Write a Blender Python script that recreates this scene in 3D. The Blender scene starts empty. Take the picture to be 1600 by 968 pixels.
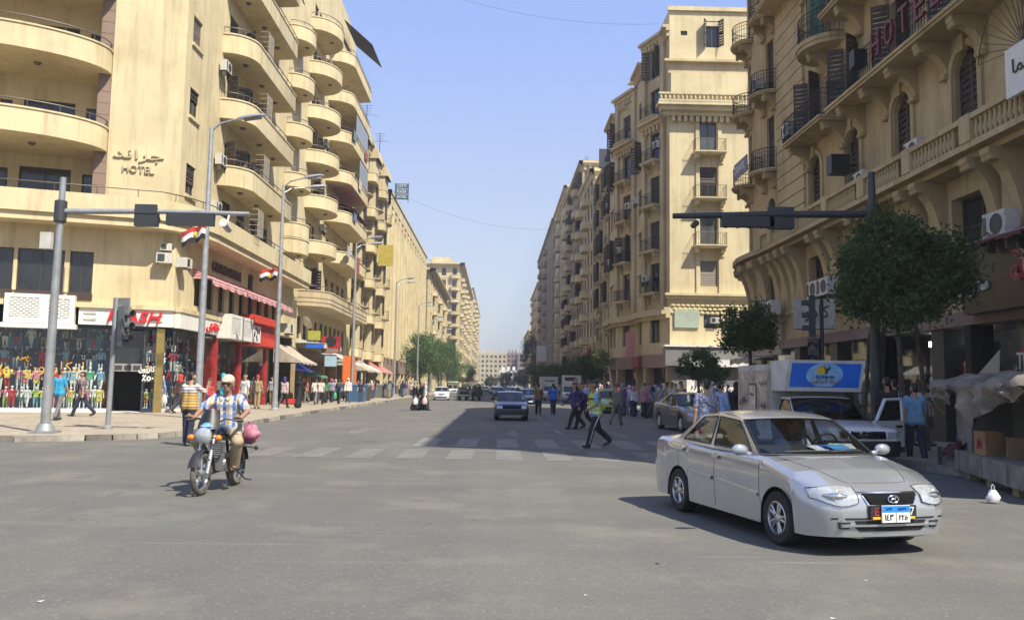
import bpy, bmesh, math, random
import numpy as np
from mathutils import Vector, Matrix
random.seed(7); RNG=np.random.default_rng(7)
S=bpy.context.scene; COL=S.collection
R=math.radians; PI=math.pi
# ---------------------------------------------------------------- camera
FPX,HC=1300.0,1.6
ROLL,PITCH,YAW=R(0.9),R(5.203),R(-1.0157)
cam=bpy.data.cameras.new('camera'); cam.sensor_width=36; cam.lens=36*FPX/1600; cam.clip_start=.1; cam.clip_end=6000
camo=bpy.data.objects.new('camera',cam); COL.objects.link(camo)
camo.matrix_world=Matrix.Translation((0,0,HC))@Matrix.Rotation(YAW,4,'Z')@Matrix.Rotation(PI/2+PITCH,4,'X')@Matrix.Rotation(ROLL,4,'Z')
S.camera=camo
S.render.resolution_x,S.render.resolution_y=1024,619
# ---------------------------------------------------------------- light
SUN_AZ=math.atan2(.697,-.717); SUN_EL=R(52)      # direction towards the sun: +x .697, -y .717
W=bpy.data.worlds.new("World"); S.world=W; W.use_nodes=True
nt=W.node_tree; bg=nt.nodes['Background']
sky=nt.nodes.new('ShaderNodeTexSky'); sky.sky_type='NISHITA'; sky.sun_disc=False
sky.sun_elevation=SUN_EL; sky.sun_rotation=SUN_AZ
sky.air_density=1.0; sky.dust_density=1.6; sky.ozone_density=1.6; sky.altitude=50
tc=nt.nodes.new('ShaderNodeTexCoord'); sx=nt.nodes.new('ShaderNodeSeparateXYZ'); nt.links.new(tc.outputs['Generated'],sx.inputs[0])
rp=nt.nodes.new('ShaderNodeValToRGB'); nt.links.new(sx.outputs[2],rp.inputs[0]); el=rp.color_ramp.elements
while len(el)<4: el.new(.5)
for q,(p,c) in zip(el,((0,(.63,.65,.69)),(.16,(.55,.60,.74)),(.4,(.36,.485,.95)),(1,(.2,.33,.8)))): q.position=p; q.color=(*c,1)   # dusty summer haze over the clear-sky model
mx=nt.nodes.new('ShaderNodeMix'); mx.data_type='RGBA'; mx.inputs[0].default_value=.7
sc=nt.nodes.new('ShaderNodeVectorMath'); sc.operation='SCALE'; nt.links.new(rp.outputs[0],sc.inputs[0]); sc.inputs['Scale'].default_value=5.15
nt.links.new(sky.outputs[0],mx.inputs[6]); nt.links.new(sc.outputs[0],mx.inputs[7]); nt.links.new(mx.outputs[2],bg.inputs[0]); bg.inputs[1].default_value=.13
sl=bpy.data.lights.new('sun','SUN'); sl.energy=4.6; sl.angle=R(.5); sl.color=(1,.94,.8)
so=bpy.data.objects.new('sun',sl); COL.objects.link(so)
sd=Vector((math.sin(SUN_AZ)*math.cos(SUN_EL),math.cos(SUN_AZ)*math.cos(SUN_EL),math.sin(SUN_EL)))
so.rotation_euler=sd.to_track_quat('Z','Y').to_euler(); so.location=(20,-20,60)
vs=S.view_settings; vs.view_transform='Standard'; vs.look='None'; vs.exposure=0.77; vs.gamma=1
S.cycles.max_bounces=6; S.cycles.transparent_max_bounces=12; S.cycles.caustics_reflective=False; S.cycles.caustics_refractive=False
S.cycles.use_denoising=True; S.cycles.volume_bounces=0
def gp(x,y,z=0.0):
    "ground point seen at photograph pixel x,y"
    c,s=math.cos(ROLL),math.sin(ROLL); dx,dy=x-800,y-484
    ux,uy=c*dx+s*dy,-s*dx+c*dy
    f=FPX*math.cos(PITCH)+uy*math.sin(PITCH); u=-uy*math.cos(PITCH)+FPX*math.sin(PITCH)
    X=ux*math.cos(YAW)-f*math.sin(YAW); Y=ux*math.sin(YAW)+f*math.cos(YAW)
    t=(z-HC)/u
    return Vector((X*t,Y*t,z))
# ---------------------------------------------------------------- materials
MATS={}
def nmat(name):
    m=bpy.data.materials.new(name); m.use_nodes=True; MATS[name]=m
    return m,m.node_tree,m.node_tree.nodes['Principled BSDF']
def lk(t,a,b): t.links.new(a,b)
def mixc(t,fac,a,b,mode='MIX'):
    n=t.nodes.new('ShaderNodeMix'); n.data_type='RGBA'; n.blend_type=mode
    for i,v in ((0,fac),(6,a),(7,b)):
        if hasattr(v,'is_output'): lk(t,v,n.inputs[i])
        elif i==0: n.inputs[0].default_value=v
        else: n.inputs[i].default_value=(*v,1) if len(v)==3 else v
    return n.outputs[2]
def noise(t,scale,detail=3,rough=.6,sc=None,coord='Object',rot=0):
    tc=t.nodes.new('ShaderNodeTexCoord'); n=t.nodes.new('ShaderNodeTexNoise'); o=tc.outputs[coord]
    if sc:
        mp=t.nodes.new('ShaderNodeMapping'); mp.inputs['Scale'].default_value=sc; mp.inputs['Rotation'].default_value=(0,0,rot); lk(t,o,mp.inputs[0]); o=mp.outputs[0]
    lk(t,o,n.inputs['Vector']); n.inputs['Scale'].default_value=scale; n.inputs['Detail'].default_value=detail; n.inputs['Roughness'].default_value=rough
    return n.outputs[0]
def ramp(t,fac,*stops):
    n=t.nodes.new('ShaderNodeValToRGB'); lk(t,fac,n.inputs[0]); e=n.color_ramp.elements
    while len(e)<len(stops): e.new(.5)
    for q,(p,c) in zip(e,stops): q.position=p; q.color=(c,c,c,1) if not isinstance(c,tuple) else (*c,1)
    return n.outputs[0]
def bump(t,b,h,strength=.3,dist=.02):
    n=t.nodes.new('ShaderNodeBump'); n.inputs['Strength'].default_value=strength; n.inputs['Distance'].default_value=dist
    lk(t,h,n.inputs['Height']); lk(t,n.outputs[0],b.inputs['Normal'])
def M(name,col=(.5,.5,.5),rough=.6,metal=0,var=.12,scale=3,bmp=0,spec=None,coat=0,sss=0):
    if name in MATS: return MATS[name]
    m,t,b=nmat(name); b.inputs['Roughness'].default_value=rough; b.inputs['Metallic'].default_value=metal
    if spec is not None: b.inputs['Specular IOR Level'].default_value=spec
    if coat: b.inputs['Coat Weight'].default_value=coat; b.inputs['Coat Roughness'].default_value=.05
    if var:
        f=noise(t,scale,4); d=tuple(c*(1-var*1.6) for c in col); l=tuple(min(1,c*(1+var)) for c in col)
        lk(t,mixc(t,ramp(t,f,(.3,0),(.7,1)),d,l),b.inputs['Base Color'])
        if bmp: bump(t,b,noise(t,scale*14,3),bmp)
    else: b.inputs['Base Color'].default_value=(*col,1)
    return m
def plaster(name,col,dirt=.35,dcol=None,rough=.85,streak=.5):
    if name in MATS: return MATS[name]
    m,t,b=nmat(name); b.inputs['Roughness'].default_value=rough; b.inputs['Specular IOR Level'].default_value=.25
    dc=dcol or tuple(c*k for c,k in zip(col,(.55,.5,.45)))
    big=ramp(t,noise(t,.35,5,.65),(.42,0),(.75,1)); st=ramp(t,noise(t,1.0,5,.7,(2.2,2.2,.16)),(.5,0),(.8,1)); fine=noise(t,9,3)
    c=mixc(t,ramp(t,fine,(.3,0),(.7,.16)),col,tuple(min(1,x*1.12) for x in col))
    def mul(f,k):
        n=t.nodes.new('ShaderNodeMath'); n.operation='MULTIPLY'; lk(t,f,n.inputs[0]); n.inputs[1].default_value=k; return n.outputs[0]
    c=mixc(t,mul(big,dirt),c,dc); c=mixc(t,mul(st,streak*dirt*1.6),c,tuple(x*.8 for x in dc))
    lk(t,c,b.inputs['Base Color']); bump(t,b,noise(t,22,4),.25,.01)
    return m
def glassy(name,tint=(.9,.95,.95),refl=.12,rough=.02):
    "thin see-through pane: transparent with a fresnel-weighted mirror"
    if name in MATS: return MATS[name]
    m,t,b=nmat(name); t.nodes.remove(b); out=t.nodes['Material Output']
    tr=t.nodes.new('ShaderNodeBsdfTransparent'); tr.inputs[0].default_value=(*tint,1)
    gl=t.nodes.new('ShaderNodeBsdfGlossy'); gl.inputs['Roughness'].default_value=rough
    lw=t.nodes.new('ShaderNodeLayerWeight'); lw.inputs[0].default_value=.5
    pw=t.nodes.new('ShaderNodeMath'); pw.operation='POWER'; lk(t,lw.outputs['Facing'],pw.inputs[0]); pw.inputs[1].default_value=4
    ad=t.nodes.new('ShaderNodeMath'); ad.operation='MULTIPLY_ADD'; lk(t,pw.outputs[0],ad.inputs[0]); ad.inputs[1].default_value=.85; ad.inputs[2].default_value=refl
    mx=t.nodes.new('ShaderNodeMixShader'); lk(t,ad.outputs[0],mx.inputs[0]); lk(t,tr.outputs[0],mx.inputs[1]); lk(t,gl.outputs[0],mx.inputs[2]); lk(t,mx.outputs[0],out.inputs[0])
    return m
# ---------------------------------------------------------------- mesh builder
class MB:
    def __init__(s): s.v=[]; s.f=[]; s.m=[]; s.mi=0
    def poly(s,pts,flip=False):
        n=len(s.v); s.v+= [tuple(p) for p in pts]; r=list(range(n,n+len(pts)))
        s.f.append(r[::-1] if flip else r); s.m.append(s.mi); return s
    def hexa(s,p):  # 8 points: bottom 4 ccw, top 4 ccw
        n=len(s.v); s.v+=[tuple(q) for q in p]
        for f in ((3,2,1,0),(4,5,6,7),(0,1,5,4),(1,2,6,5),(2,3,7,6),(3,0,4,7)): s.f.append([n+i for i in f]); s.m.append(s.mi)
        return s
    def box(s,x0,x1,y0,y1,z0,z1): return s.hexa([(x0,y0,z0),(x1,y0,z0),(x1,y1,z0),(x0,y1,z0),(x0,y0,z1),(x1,y0,z1),(x1,y1,z1),(x0,y1,z1)])
    def obox(s,c,sz,rz=0,rx=0,ry=0):
        m=Matrix.Translation(c)@Matrix.Rotation(rz,4,'Z')@Matrix.Rotation(ry,4,'Y')@Matrix.Rotation(rx,4,'X'); a,b,d=(q/2 for q in sz)
        return s.hexa([m@Vector(p) for p in ((-a,-b,-d),(a,-b,-d),(a,b,-d),(-a,b,-d),(-a,-b,d),(a,-b,d),(a,b,d),(-a,b,d))])
    def prism(s,poly,z0,z1,cap=True):
        n=len(poly); k=len(s.v); s.v+=[(x,y,z0) for x,y in poly]+[(x,y,z1) for x,y in poly]
        for i in range(n): j=(i+1)%n; s.f.append([k+i,k+j,k+n+j,k+n+i]); s.m.append(s.mi)
        if cap: s.f.append([k+i for i in range(n)][::-1]); s.f.append([k+n+i for i in range(n)]); s.m+=[s.mi]*2
        return s
    def grid(s,P,closeu=False,closev=False,flip=False):
        nu,nv=len(P),len(P[0]); k=len(s.v)
        for r in P: s.v+=[tuple(p) for p in r]
        for i in range(nu if closeu else nu-1):
            for j in range(nv if closev else nv-1):
                a,b,c,d=k+i*nv+j,k+((i+1)%nu)*nv+j,k+((i+1)%nu)*nv+(j+1)%nv,k+i*nv+(j+1)%nv
                s.f.append([a,d,c,b] if flip else [a,b,c,d]); s.m.append(s.mi)
        return s
    def tube(s,path,r,n=8,cap=True):
        path=[Vector(p) for p in path]; rs=r if isinstance(r,(list,tuple)) else [r]*len(path)
        rings=[]; up=None
        for i,p in enumerate(path):
            d=(path[min(i+1,len(path)-1)]-path[max(i-1,0)]).normalized()
            if up is None:
                up=Vector((0,0,1)) if abs(d.z)<.9 else Vector((1,0,0))
            a=d.cross(up).normalized(); b=a.cross(d).normalized(); up=b
            rings.append([p+a*math.cos(2*PI*k/n)*rs[i]+b*math.sin(2*PI*k/n)*rs[i] for k in range(n)])
        s.grid(rings,closev=True)
        if cap: s.poly(rings[0]); s.poly(rings[-1],True)
        return s
    def cyl(s,a,b,r0,r1=None,n=10): return s.tube([a,b],[r0,r0 if r1 is None else r1],n)
    def lathe(s,prof,n=16,M4=None):
        "profile (r,z) revolved round z, then transformed"
        P=[]
        for r,z in prof: P.append([Vector((r*math.cos(2*PI*k/n),r*math.sin(2*PI*k/n),z)) for k in range(n)])
        if M4 is not None: P=[[M4@q for q in row] for row in P]
        s.grid(P,closev=True,flip=True); return s
    def ball(s,c,r,n=10,m=7,sc=(1,1,1)):
        P=[[(c[0]+r*sc[0]*math.sin(PI*i/m)*math.cos(2*PI*k/n),c[1]+r*sc[1]*math.sin(PI*i/m)*math.sin(2*PI*k/n),c[2]+r*sc[2]*math.cos(PI*i/m)) for k in range(n)] for i in range(m+1)]
        return s.grid(P,closev=True)
    def add(s,o,M4):
        k=len(s.v); s.v+=[tuple(M4@Vector(p)) for p in o.v]; s.f+=[[i+k for i in f] for f in o.f]; s.m+=o.m; return s
    def mesh(s,name,mats,smooth=0,off=(0,0,0)):
        me=bpy.data.meshes.new(name)
        v=np.array(s.v,dtype=float).reshape(-1,3)-np.array(off)
        me.from_pydata(v.tolist(),[],s.f)
        for m in (mats if isinstance(mats,(list,tuple)) else [mats]): me.materials.append(m)
        if any(s.m): me.polygons.foreach_set('material_index',s.m)
        if smooth:
            me.polygons.foreach_set('use_smooth',[True]*len(s.f))
            if smooth<180: me.set_sharp_from_angle(angle=R(smooth))
        me.update(); return me
    def build(s,name,mats,parent=None,smooth=0,world=False):
        "world: vertices are world coordinates, parent a root without rotation"
        off=parent.matrix_world.translation if (world and parent) else (0,0,0)
        if world and parent: off=tuple(wloc(parent))
        return obj(name,s.mesh(name,mats,smooth,off),parent)
def wloc(o):
    v=Vector(o.location)
    while o.parent: o=o.parent; v=v+Vector(o.location)
    return v
def obj(name,me,parent=None,loc=(0,0,0),rz=0):
    o=bpy.data.objects.new(name,me); COL.objects.link(o); o.parent=parent; o.location=loc
    if rz: o.rotation_euler=(0,0,rz)
    return o
def tag(o,label=None,cat=None,group=None,kind=None):
    if label: o['label']=label
    if cat: o['category']=cat
    if group: o['group']=group
    if kind: o['kind']=kind
    return o
def thing(name,label,cat,loc=(0,0,0),rz=0,group=None):
    o=obj(name,None,None,loc,rz); o.empty_display_size=.2
    return tag(o,label,cat,group)
def dup(o,loc,rz=0,label=None,group=None,scale=None):
    def cp(a,par):
        c=a.copy(); COL.objects.link(c); c.parent=par
        for ch in KIDS(a): cp(ch,c)
        return c
    c=cp(o,None); c.location=loc; c.rotation_euler=(0,0,rz)
    if label: c['label']=label
    if group: c['group']=group
    if scale: c.scale=scale
    return c
def KIDS(a): return list(a.children)
def objmat(o,i,m):
    o.material_slots[i].link='OBJECT'; o.material_slots[i].material=m
# ---------------------------------------------------------------- lettering
ARF={'ا':'FE8D FE8E','ب':'FE8F FE90 FE91 FE92','ة':'FE93 FE94','ت':'FE95 FE96 FE97 FE98','ج':'FE9D FE9E FE9F FEA0','ح':'FEA1 FEA2 FEA3 FEA4','خ':'FEA5 FEA6 FEA7 FEA8','د':'FEA9 FEAA','ر':'FEAD FEAE','ز':'FEAF FEB0','س':'FEB1 FEB2 FEB3 FEB4','ش':'FEB5 FEB6 FEB7 FEB8','ط':'FEC1 FEC2 FEC3 FEC4','ع':'FEC9 FECA FECB FECC','ك':'FED9 FEDA FEDB FEDC','ل':'FEDD FEDE FEDF FEE0','م':'FEE1 FEE2 FEE3 FEE4','ن':'FEE5 FEE6 FEE7 FEE8','ه':'FEE9 FEEA FEEB FEEC','و':'FEED FEEE','ي':'FEF1 FEF2 FEF3 FEF4'}
def arabic(s):
    out=[]
    for w in s.split(' '):
        r=''
        for i,ch in enumerate(w):
            f=ARF.get(ch)
            if not f: r+=ch; continue
            f=[chr(int(q,16)) for q in f.split()]
            pj=i>0 and len(ARF.get(w[i-1],'').split())==4; nj=len(f)==4 and i+1<len(w) and w[i+1] in ARF
            r+=f[(3 if nj else 1) if pj else (2 if nj else 0)]
        out.append(r[::-1])
    return ' '.join(out[::-1])
def text(name,body,mat,parent=None,w=None,h=1.0,ext=.02,loc=(0,0,0),rz=0,rx=PI/2,shear=0,ar=False,ry=0,bold=0,extra=None):
    "flat letters as one mesh, centred; local x along the line, z up after rx"
    c=bpy.data.curves.new(name,'FONT'); c.body=arabic(body) if ar else body; c.extrude=ext/2; c.resolution_u=2; c.shear=shear; c.offset=bold
    o=bpy.data.objects.new(name,c); COL.objects.link(o)
    me=bpy.data.meshes.new_from_object(o.evaluated_get(bpy.context.evaluated_depsgraph_get())); bpy.data.objects.remove(o)
    co=np.array([v.co for v in me.vertices]); lo,hi=co.min(0),co.max(0); ce=(lo+hi)/2; sy=h/(hi[1]-lo[1]); sx=(w/(hi[0]-lo[0])) if w else sy
    co=(co-ce)*np.array([sx,sy,1]); me.vertices.foreach_set('co',co.ravel()); me.materials.clear(); me.materials.append(mat); me.name=name; me.update()
    o=obj(name,me,parent,loc); o.rotation_euler=(rx,ry,rz)
    return o
# ---------------------------------------------------------------- common materials
C_PALE=plaster('plaster_pale',(.625,.53,.325),.55,streak=.75)
C_CREAM=plaster('plaster_cream',(.61,.515,.31),.6,streak=.8)
C_OCHRE=plaster('plaster_ochre',(.56,.42,.24),.4)
C_STONE=plaster('stone_tan',(.51,.395,.215),.8,streak=.7)
C_STONE2=plaster('stone_light',(.55,.455,.285),.7)
C_GREYST=plaster('stone_grey',(.33,.28,.21),.6)
C_BROWNST=plaster('mauve_render',(.27,.19,.15),.3)
C_WHITE=M('painted_white',(.72,.7,.64),.5,var=.06)
C_DARKF=M('dark_brown_wood',(.05,.032,.022),.55)
C_SHUT=M('shutter_brown',(.06,.042,.028),.6,var=.2)
C_SHUTG=M('shutter_green',(.016,.09,.06),.6)
C_IRON=M('black_iron',(.02,.02,.02),.5,metal=.3,var=.1)
C_RAILM=M('rail_metal',(.12,.10,.085),.45,metal=.4)
C_GALV=M('galvanised_steel',(.42,.43,.43),.42,metal=.55,var=.15,scale=6)
C_DGREY=M('dark_grey_metal',(.05,.055,.06),.5,metal=.2)
C_ACW=M('air_con_casing',(.55,.53,.46),.5,var=.1,scale=8)
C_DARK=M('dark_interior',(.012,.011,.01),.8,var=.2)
C_BLACK=M('black_plastic',(.012,.012,.013),.45,var=0)
C_RED=M('red_paint',(.4,.03,.025),.5,var=.3)
C_BLUE=M('blue_paint',(.02,.12,.55),.4)
C_YEL=M('yellow_paint',(.75,.5,.03),.5)
C_ORANGE=M('orange_cloth',(.75,.16,.02),.7)
C_WCLOTH=M('white_cloth',(.72,.7,.66),.8)
C_RUBBER=M('tyre_rubber',(.022,.021,.02),.8,var=.2,scale=12)
C_PANE=M('window_glass',(.022,.026,.03),.06,var=.35,scale=.9,spec=.6)
C_PANEL=M('window_glass_pale',(.09,.1,.1),.1,var=.3,scale=.9,spec=.6)
C_GLASS=glassy('shop_glass',(.92,.95,.95),.03)
# ---------------------------------------------------------------- ground
def ground_mats():
    m,t,b=nmat('asphalt'); b.inputs['Roughness'].default_value=.82; b.inputs['Specular IOR Level'].default_value=.35
    big=ramp(t,noise(t,.12,5,.6),(.35,0),(.7,1)); tracks=ramp(t,noise(t,1.,4,.6,(.9,.035,1)),(.42,0),(.68,1)); fine=noise(t,60,2); mid=ramp(t,noise(t,1.3,6,.7),(.35,0),(.75,1))
    c=mixc(t,big,(.115,.117,.103),(.168,.161,.132)); c=mixc(t,tracks,c,(.118,.112,.102)); 
    n=t.nodes.new('ShaderNodeMath'); n.operation='MULTIPLY'; lk(t,mid,n.inputs[0]); n.inputs[1].default_value=.35
    c=mixc(t,n.outputs[0],c,(.19,.176,.15)); c=mixc(t,ramp(t,fine,(.4,0),(.62,.35)),c,(.07,.068,.062)); c=mixc(t,ramp(t,noise(t,17,2,.7),(.52,0),(.7,.4)),c,(.075,.073,.067)); c=mixc(t,ramp(t,noise(t,23,1,.5),(.64,0),(.7,.5)),c,(.26,.245,.21))
    tr2=ramp(t,noise(t,1.,4,.6,(.05,.7,1),rot=.5),(.46,0),(.66,.7)); c=mixc(t,tr2,c,(.105,.102,.093)); tr3=ramp(t,noise(t,.6,5,.65),(.52,0),(.7,.55)); c=mixc(t,tr3,c,(.21,.196,.16))
    spot=ramp(t,noise(t,3.1,2,.5),(.72,0),(.78,.6)); c=mixc(t,spot,c,(.06,.058,.053))
    # pale scratches across and fine dark cracks
    s1=ramp(t,noise(t,1.0,3,.5,(.25,5.5,1)),(.66,0),(.72,.5)); c=mixc(t,s1,c,(.21,.195,.165))
    vo=t.nodes.new('ShaderNodeTexVoronoi'); vo.feature='DISTANCE_TO_EDGE'; vo.inputs['Scale'].default_value=.16
    tc=t.nodes.new('ShaderNodeTexCoord'); nz=t.nodes.new('ShaderNodeTexNoise'); nz.inputs['Scale'].default_value=.8; nz.inputs['Detail'].default_value=5
    lk(t,tc.outputs['Object'],nz.inputs['Vector']); va=t.nodes.new('ShaderNodeVectorMath'); va.operation='MULTIPLY_ADD'; lk(t,nz.outputs['Color'],va.inputs[0]); va.inputs[1].default_value=(3,3,0); lk(t,tc.outputs['Object'],va.inputs[2]); lk(t,va.outputs[0],vo.inputs['Vector'])
    mk=ramp(t,noise(t,.22,2),(.5,0),(.6,.65)); cr=ramp(t,vo.outputs['Distance'],(.0,1),(.0045,0)); mm=t.nodes.new('ShaderNodeMath'); mm.operation='MULTIPLY'; lk(t,mk,mm.inputs[0]); lk(t,cr,mm.inputs[1])
    c=mixc(t,mm.outputs[0],c,(.045,.042,.038))
    lk(t,c,b.inputs['Base Color']); bump(t,b,fine,.35,.008)
    m,t,b=nmat('pavement'); b.inputs['Roughness'].default_value=.85
    br=t.nodes.new('ShaderNodeTexBrick'); br.offset=.5; br.inputs['Scale'].default_value=1; br.inputs['Brick Width'].default_value=.4; br.inputs['Row Height'].default_value=.4; br.inputs['Mortar Size'].default_value=.012
    br.inputs['Color1'].default_value=(.4,.335,.245,1); br.inputs['Color2'].default_value=(.33,.275,.2,1); br.inputs['Mortar'].default_value=(.22,.19,.14,1)
    tc=t.nodes.new('ShaderNodeTexCoord'); lk(t,tc.outputs['Object'],br.inputs['Vector'])
    c=mixc(t,ramp(t,noise(t,.5,5),(.4,0),(.75,.6)),br.outputs[0],(.22,.185,.14)); lk(t,c,b.inputs['Base Color']); bump(t,b,noise(t,18,3),.25)
    m,t,b=nmat('road_paint'); b.inputs['Roughness'].default_value=.7
    wear=ramp(t,noise(t,2.2,7,.8),(.42,0),(.66,1)); lk(t,mixc(t,wear,(.135,.13,.113),(.255,.245,.22)),b.inputs['Base Color'])
    m,t,b=nmat('road_paint_faint'); b.inputs['Roughness'].default_value=.75
    wear=ramp(t,noise(t,2.2,7,.75),(.42,0),(.72,1)); lk(t,mixc(t,wear,(.138,.13,.113),(.205,.195,.17)),b.inputs['Base Color'])
ground_mats()
PAV=M('pavement'); ASP=M('asphalt')
mb=MB(); mb.poly([(-1500,-300,0),(1500,-300,0),(1500,3000,0),(-1500,3000,0)]); road=tag(mb.build('road',ASP),kind='structure')
KH=.14
# left pavement: kerb line polyline from the side street round the corner up the street
def arc(cx,cy,r,a0,a1,n): return [(cx+r*math.cos(R(a0+(a1-a0)*i/n)),cy+r*math.sin(R(a0+(a1-a0)*i/n))) for i in range(n+1)]
LK=[(-60,5.0),(-22,16.9),(-15.5,19.4)]+arc(-12.3,25.0,3.2,-72,-5,6)+[(-9.1,30),(-9.6,42),(-9.6,150),(-9.6,420)]
RKn=[(40,-12),(12.6,9.2),(10.3,12.2),(8.9,17),(8.75,24),(8.6,45)]+arc(12.6,45,4.0,180,90,5)+[(60,49.2)]
RKf=[(60,64)]+[(12.6,64)]+arc(12.6,68,4.0,-90,-180,5)[1:]+[(8.6,150),(8.6,420)]
def pavement(name,line,out,parent=None):
    mb=MB(); mb.prism(line+out,-.3,KH); return tag(mb.build(name,PAV),kind='structure')
pl=pavement('pavement',[p for p in LK],[(-16,420),(-16,60),(-60,60)])
pr=pavement('pavement',RKn[::-1],[(60,0)])
mb=MB(); mb.prism([(8.6,420)]+[p for p in RKf[::-1][1:]]+[(60,420)],-.3,KH); pf=tag(mb.build('pavement',PAV),kind='structure')
KST=[M('kerb_stone_%s'%n,c,.85,var=.2,scale=5,bmp=.3) for n,c in (('grey',(.24,.215,.175)),('pale',(.34,.31,.25)),('dark',(.13,.12,.1)))]
def kerb(line,parent,maxy=110,miny=-1e9):
    pts=[Vector((x,y,0)) for x,y in line]; seg=[]
    cache={}
    for a,b in zip(pts,pts[1:]):
        L=(b-a).length; n=max(1,round(L/1.0)); 
        if L>40: n=round(L/1.0)
        for i in range(n):
            p=a.lerp(b,(i+.5)/n)
            if p.y>maxy or p.y<miny or abs(p.x)>26: continue
            l=L/n; key=round(l,2)
            if key not in cache:
                q=MB(); h=l/2-.008; q.hexa([(-h,-.17,-.1),(h,-.17,-.1),(h,.02,-.1),(-h,.02,-.1),(-h,-.14,KH+.012),(h,-.14,KH+.012),(h,.02,KH+.012),(-h,.02,KH+.012)]); cache[key]=q.mesh('kerb_stone',KST[0])
            o=obj('kerb_stone',cache[key],parent,tuple(p+Vector((0,0,random.uniform(-.012,.01)))),math.atan2(b.y-a.y,b.x-a.x)+random.uniform(-.012,.012)+(0 if parent is pl else PI))
            objmat(o,0,random.choice([KST[0],KST[0],KST[1],KST[2]]))
kerb(LK,pl,95); kerb(RKn,pr); kerb(RKf,pf,95)
# markings
ZP=.004
PAINT,FAINT=M('road_paint'),M('road_paint_faint')
def mark(name,pts,mat=PAINT):
    mb=MB(); mb.poly([(x,y,ZP) for x,y in pts]); return mb.build(name,mat,road)
for i in range(-7,8):
    x=.33+i*1.1
    sk=.02*i
    if -2<=i<=7: mark('crosswalk_stripe',[(x-.29,21.9-sk),(x+.29,21.9-sk),(x+.31,25.3-sk),(x-.27,25.3-sk)])
    if i>-6: mark('crosswalk_stripe',[(x-.3,18.2-sk),(x+.28,18.2-sk),(x+.29,20.9-sk),(x-.29,20.9-sk)],FAINT)
for y,wd in ((31.6,.3),(33.9,.3)):
    mark('stop_line',[(-9,y+.9),(8.4,y-.9),(8.4,y-.9+wd),(-9,y+.9+wd)],FAINT if y<32 else PAINT)
mark('stop_line',[(-9,78),(8.4,78),(8.4,78.9),(-9,78.9)])
for k in range(9):
    y=27+k*6.2
    mark('lane_dash',[(-2.0,y),(-1.85,y),(-1.85,y+3),(-2.0,y+3)],PAINT if k>0 else FAINT)
    mark('lane_dash',[(2.15,y+1),(2.3,y+1),(2.3,y+4),(2.15,y+4)],FAINT if k%2 else PAINT)
for x in (.6,4.2,-4.6):
    mark('lane_arrow',[(x,26.4),(x+.32,28.6),(x+.1,28.6),(x+.1,30.4),(x-.1,30.4),(x-.1,28.6),(x-.32,28.6)],FAINT)
# ---------------------------------------------------------------- facade kit
class Wall:
    "vertical plane: u along it, z up, d outwards (to the right-hand side of u)"
    def __init__(s,ox,oy,deg,root=None):
        s.a=R(deg); s.ox,s.oy=ox,oy; s.ux,s.uy=math.cos(s.a),math.sin(s.a); s.nx,s.ny=s.uy,-s.ux; s.root=root
    def pt(s,u,z,d=0): return (s.ox+s.ux*u+s.nx*d,s.oy+s.uy*u+s.ny*d,z)
    def box(s,mb,u0,u1,z0,z1,d0,d1):
        p=[s.pt(u,z,d) for z in (z0,z1) for u,d in ((u0,d1),(u1,d1),(u1,d0),(u0,d0))]; return mb.hexa(p)
    def place(s,o,u,z,d=0):
        p=Vector(s.pt(u,z,d)); 
        if o.parent: p-=wloc(o.parent)
        o.location=p; o.rotation_euler=(0,0,s.a); return o
    def panel(s,mb,u0,u1,z0,z1,op=(),dep=.25,d=0,rev=True):
        us=sorted({u0,u1}|{min(max(q,u0),u1) for o in op for q in o[:2]}); zs=sorted({z0,z1}|{min(max(q,z0),z1) for o in op for q in o[2:4]})
        for a,b in zip(us,us[1:]):
            run=None
            for c,e in zip(zs,zs[1:]):
                mu,mz=(a+b)/2,(c+e)/2
                hole=any(o[0]<mu<o[1] and o[2]<mz<o[3] for o in op)
                if not hole:
                    run=[run[0],e] if run else [c,e]
                if (hole or e==zs[-1]) and run:
                    mb.poly([s.pt(a,run[0],d),s.pt(b,run[0],d),s.pt(b,run[1],d),s.pt(a,run[1],d)]); run=None
        if rev:
            for o in op:
                a,b,c,e=o[:4]; q=d-dep
                mb.poly([s.pt(a,c,d),s.pt(a,e,d),s.pt(a,e,q),s.pt(a,c,q)],True); mb.poly([s.pt(b,c,d),s.pt(b,e,d),s.pt(b,e,q),s.pt(b,c,q)])
                mb.poly([s.pt(a,e,d),s.pt(b,e,d),s.pt(b,e,q),s.pt(a,e,q)],True); mb.poly([s.pt(a,c,d),s.pt(b,c,d),s.pt(b,c,q),s.pt(a,c,q)])
                if len(o)>4 and o[4]:   # arched head: spandrels
                    m=(a+b)/2; r=(b-a)/2; n=8
                    for sg in (-1,1):
                        pts=[(m+sg*r*math.cos(PI/2*i/n),e-r+r*math.sin(PI/2*i/n)) for i in range(n+1)]
                        mb.poly([s.pt(m+sg*r,e,d-.004)]+[s.pt(x,z,d-.004) for x,z in pts],sg>0)
                        for (x0,w0),(x1,w1) in zip(pts,pts[1:]): mb.poly([s.pt(x0,w0,d),s.pt(x1,w1,d),s.pt(x1,w1,q),s.pt(x0,w0,q)],sg>0)
WC={}
def cached(key,fn):
    if key not in WC: WC[key]=fn()
    return WC[key]
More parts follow.
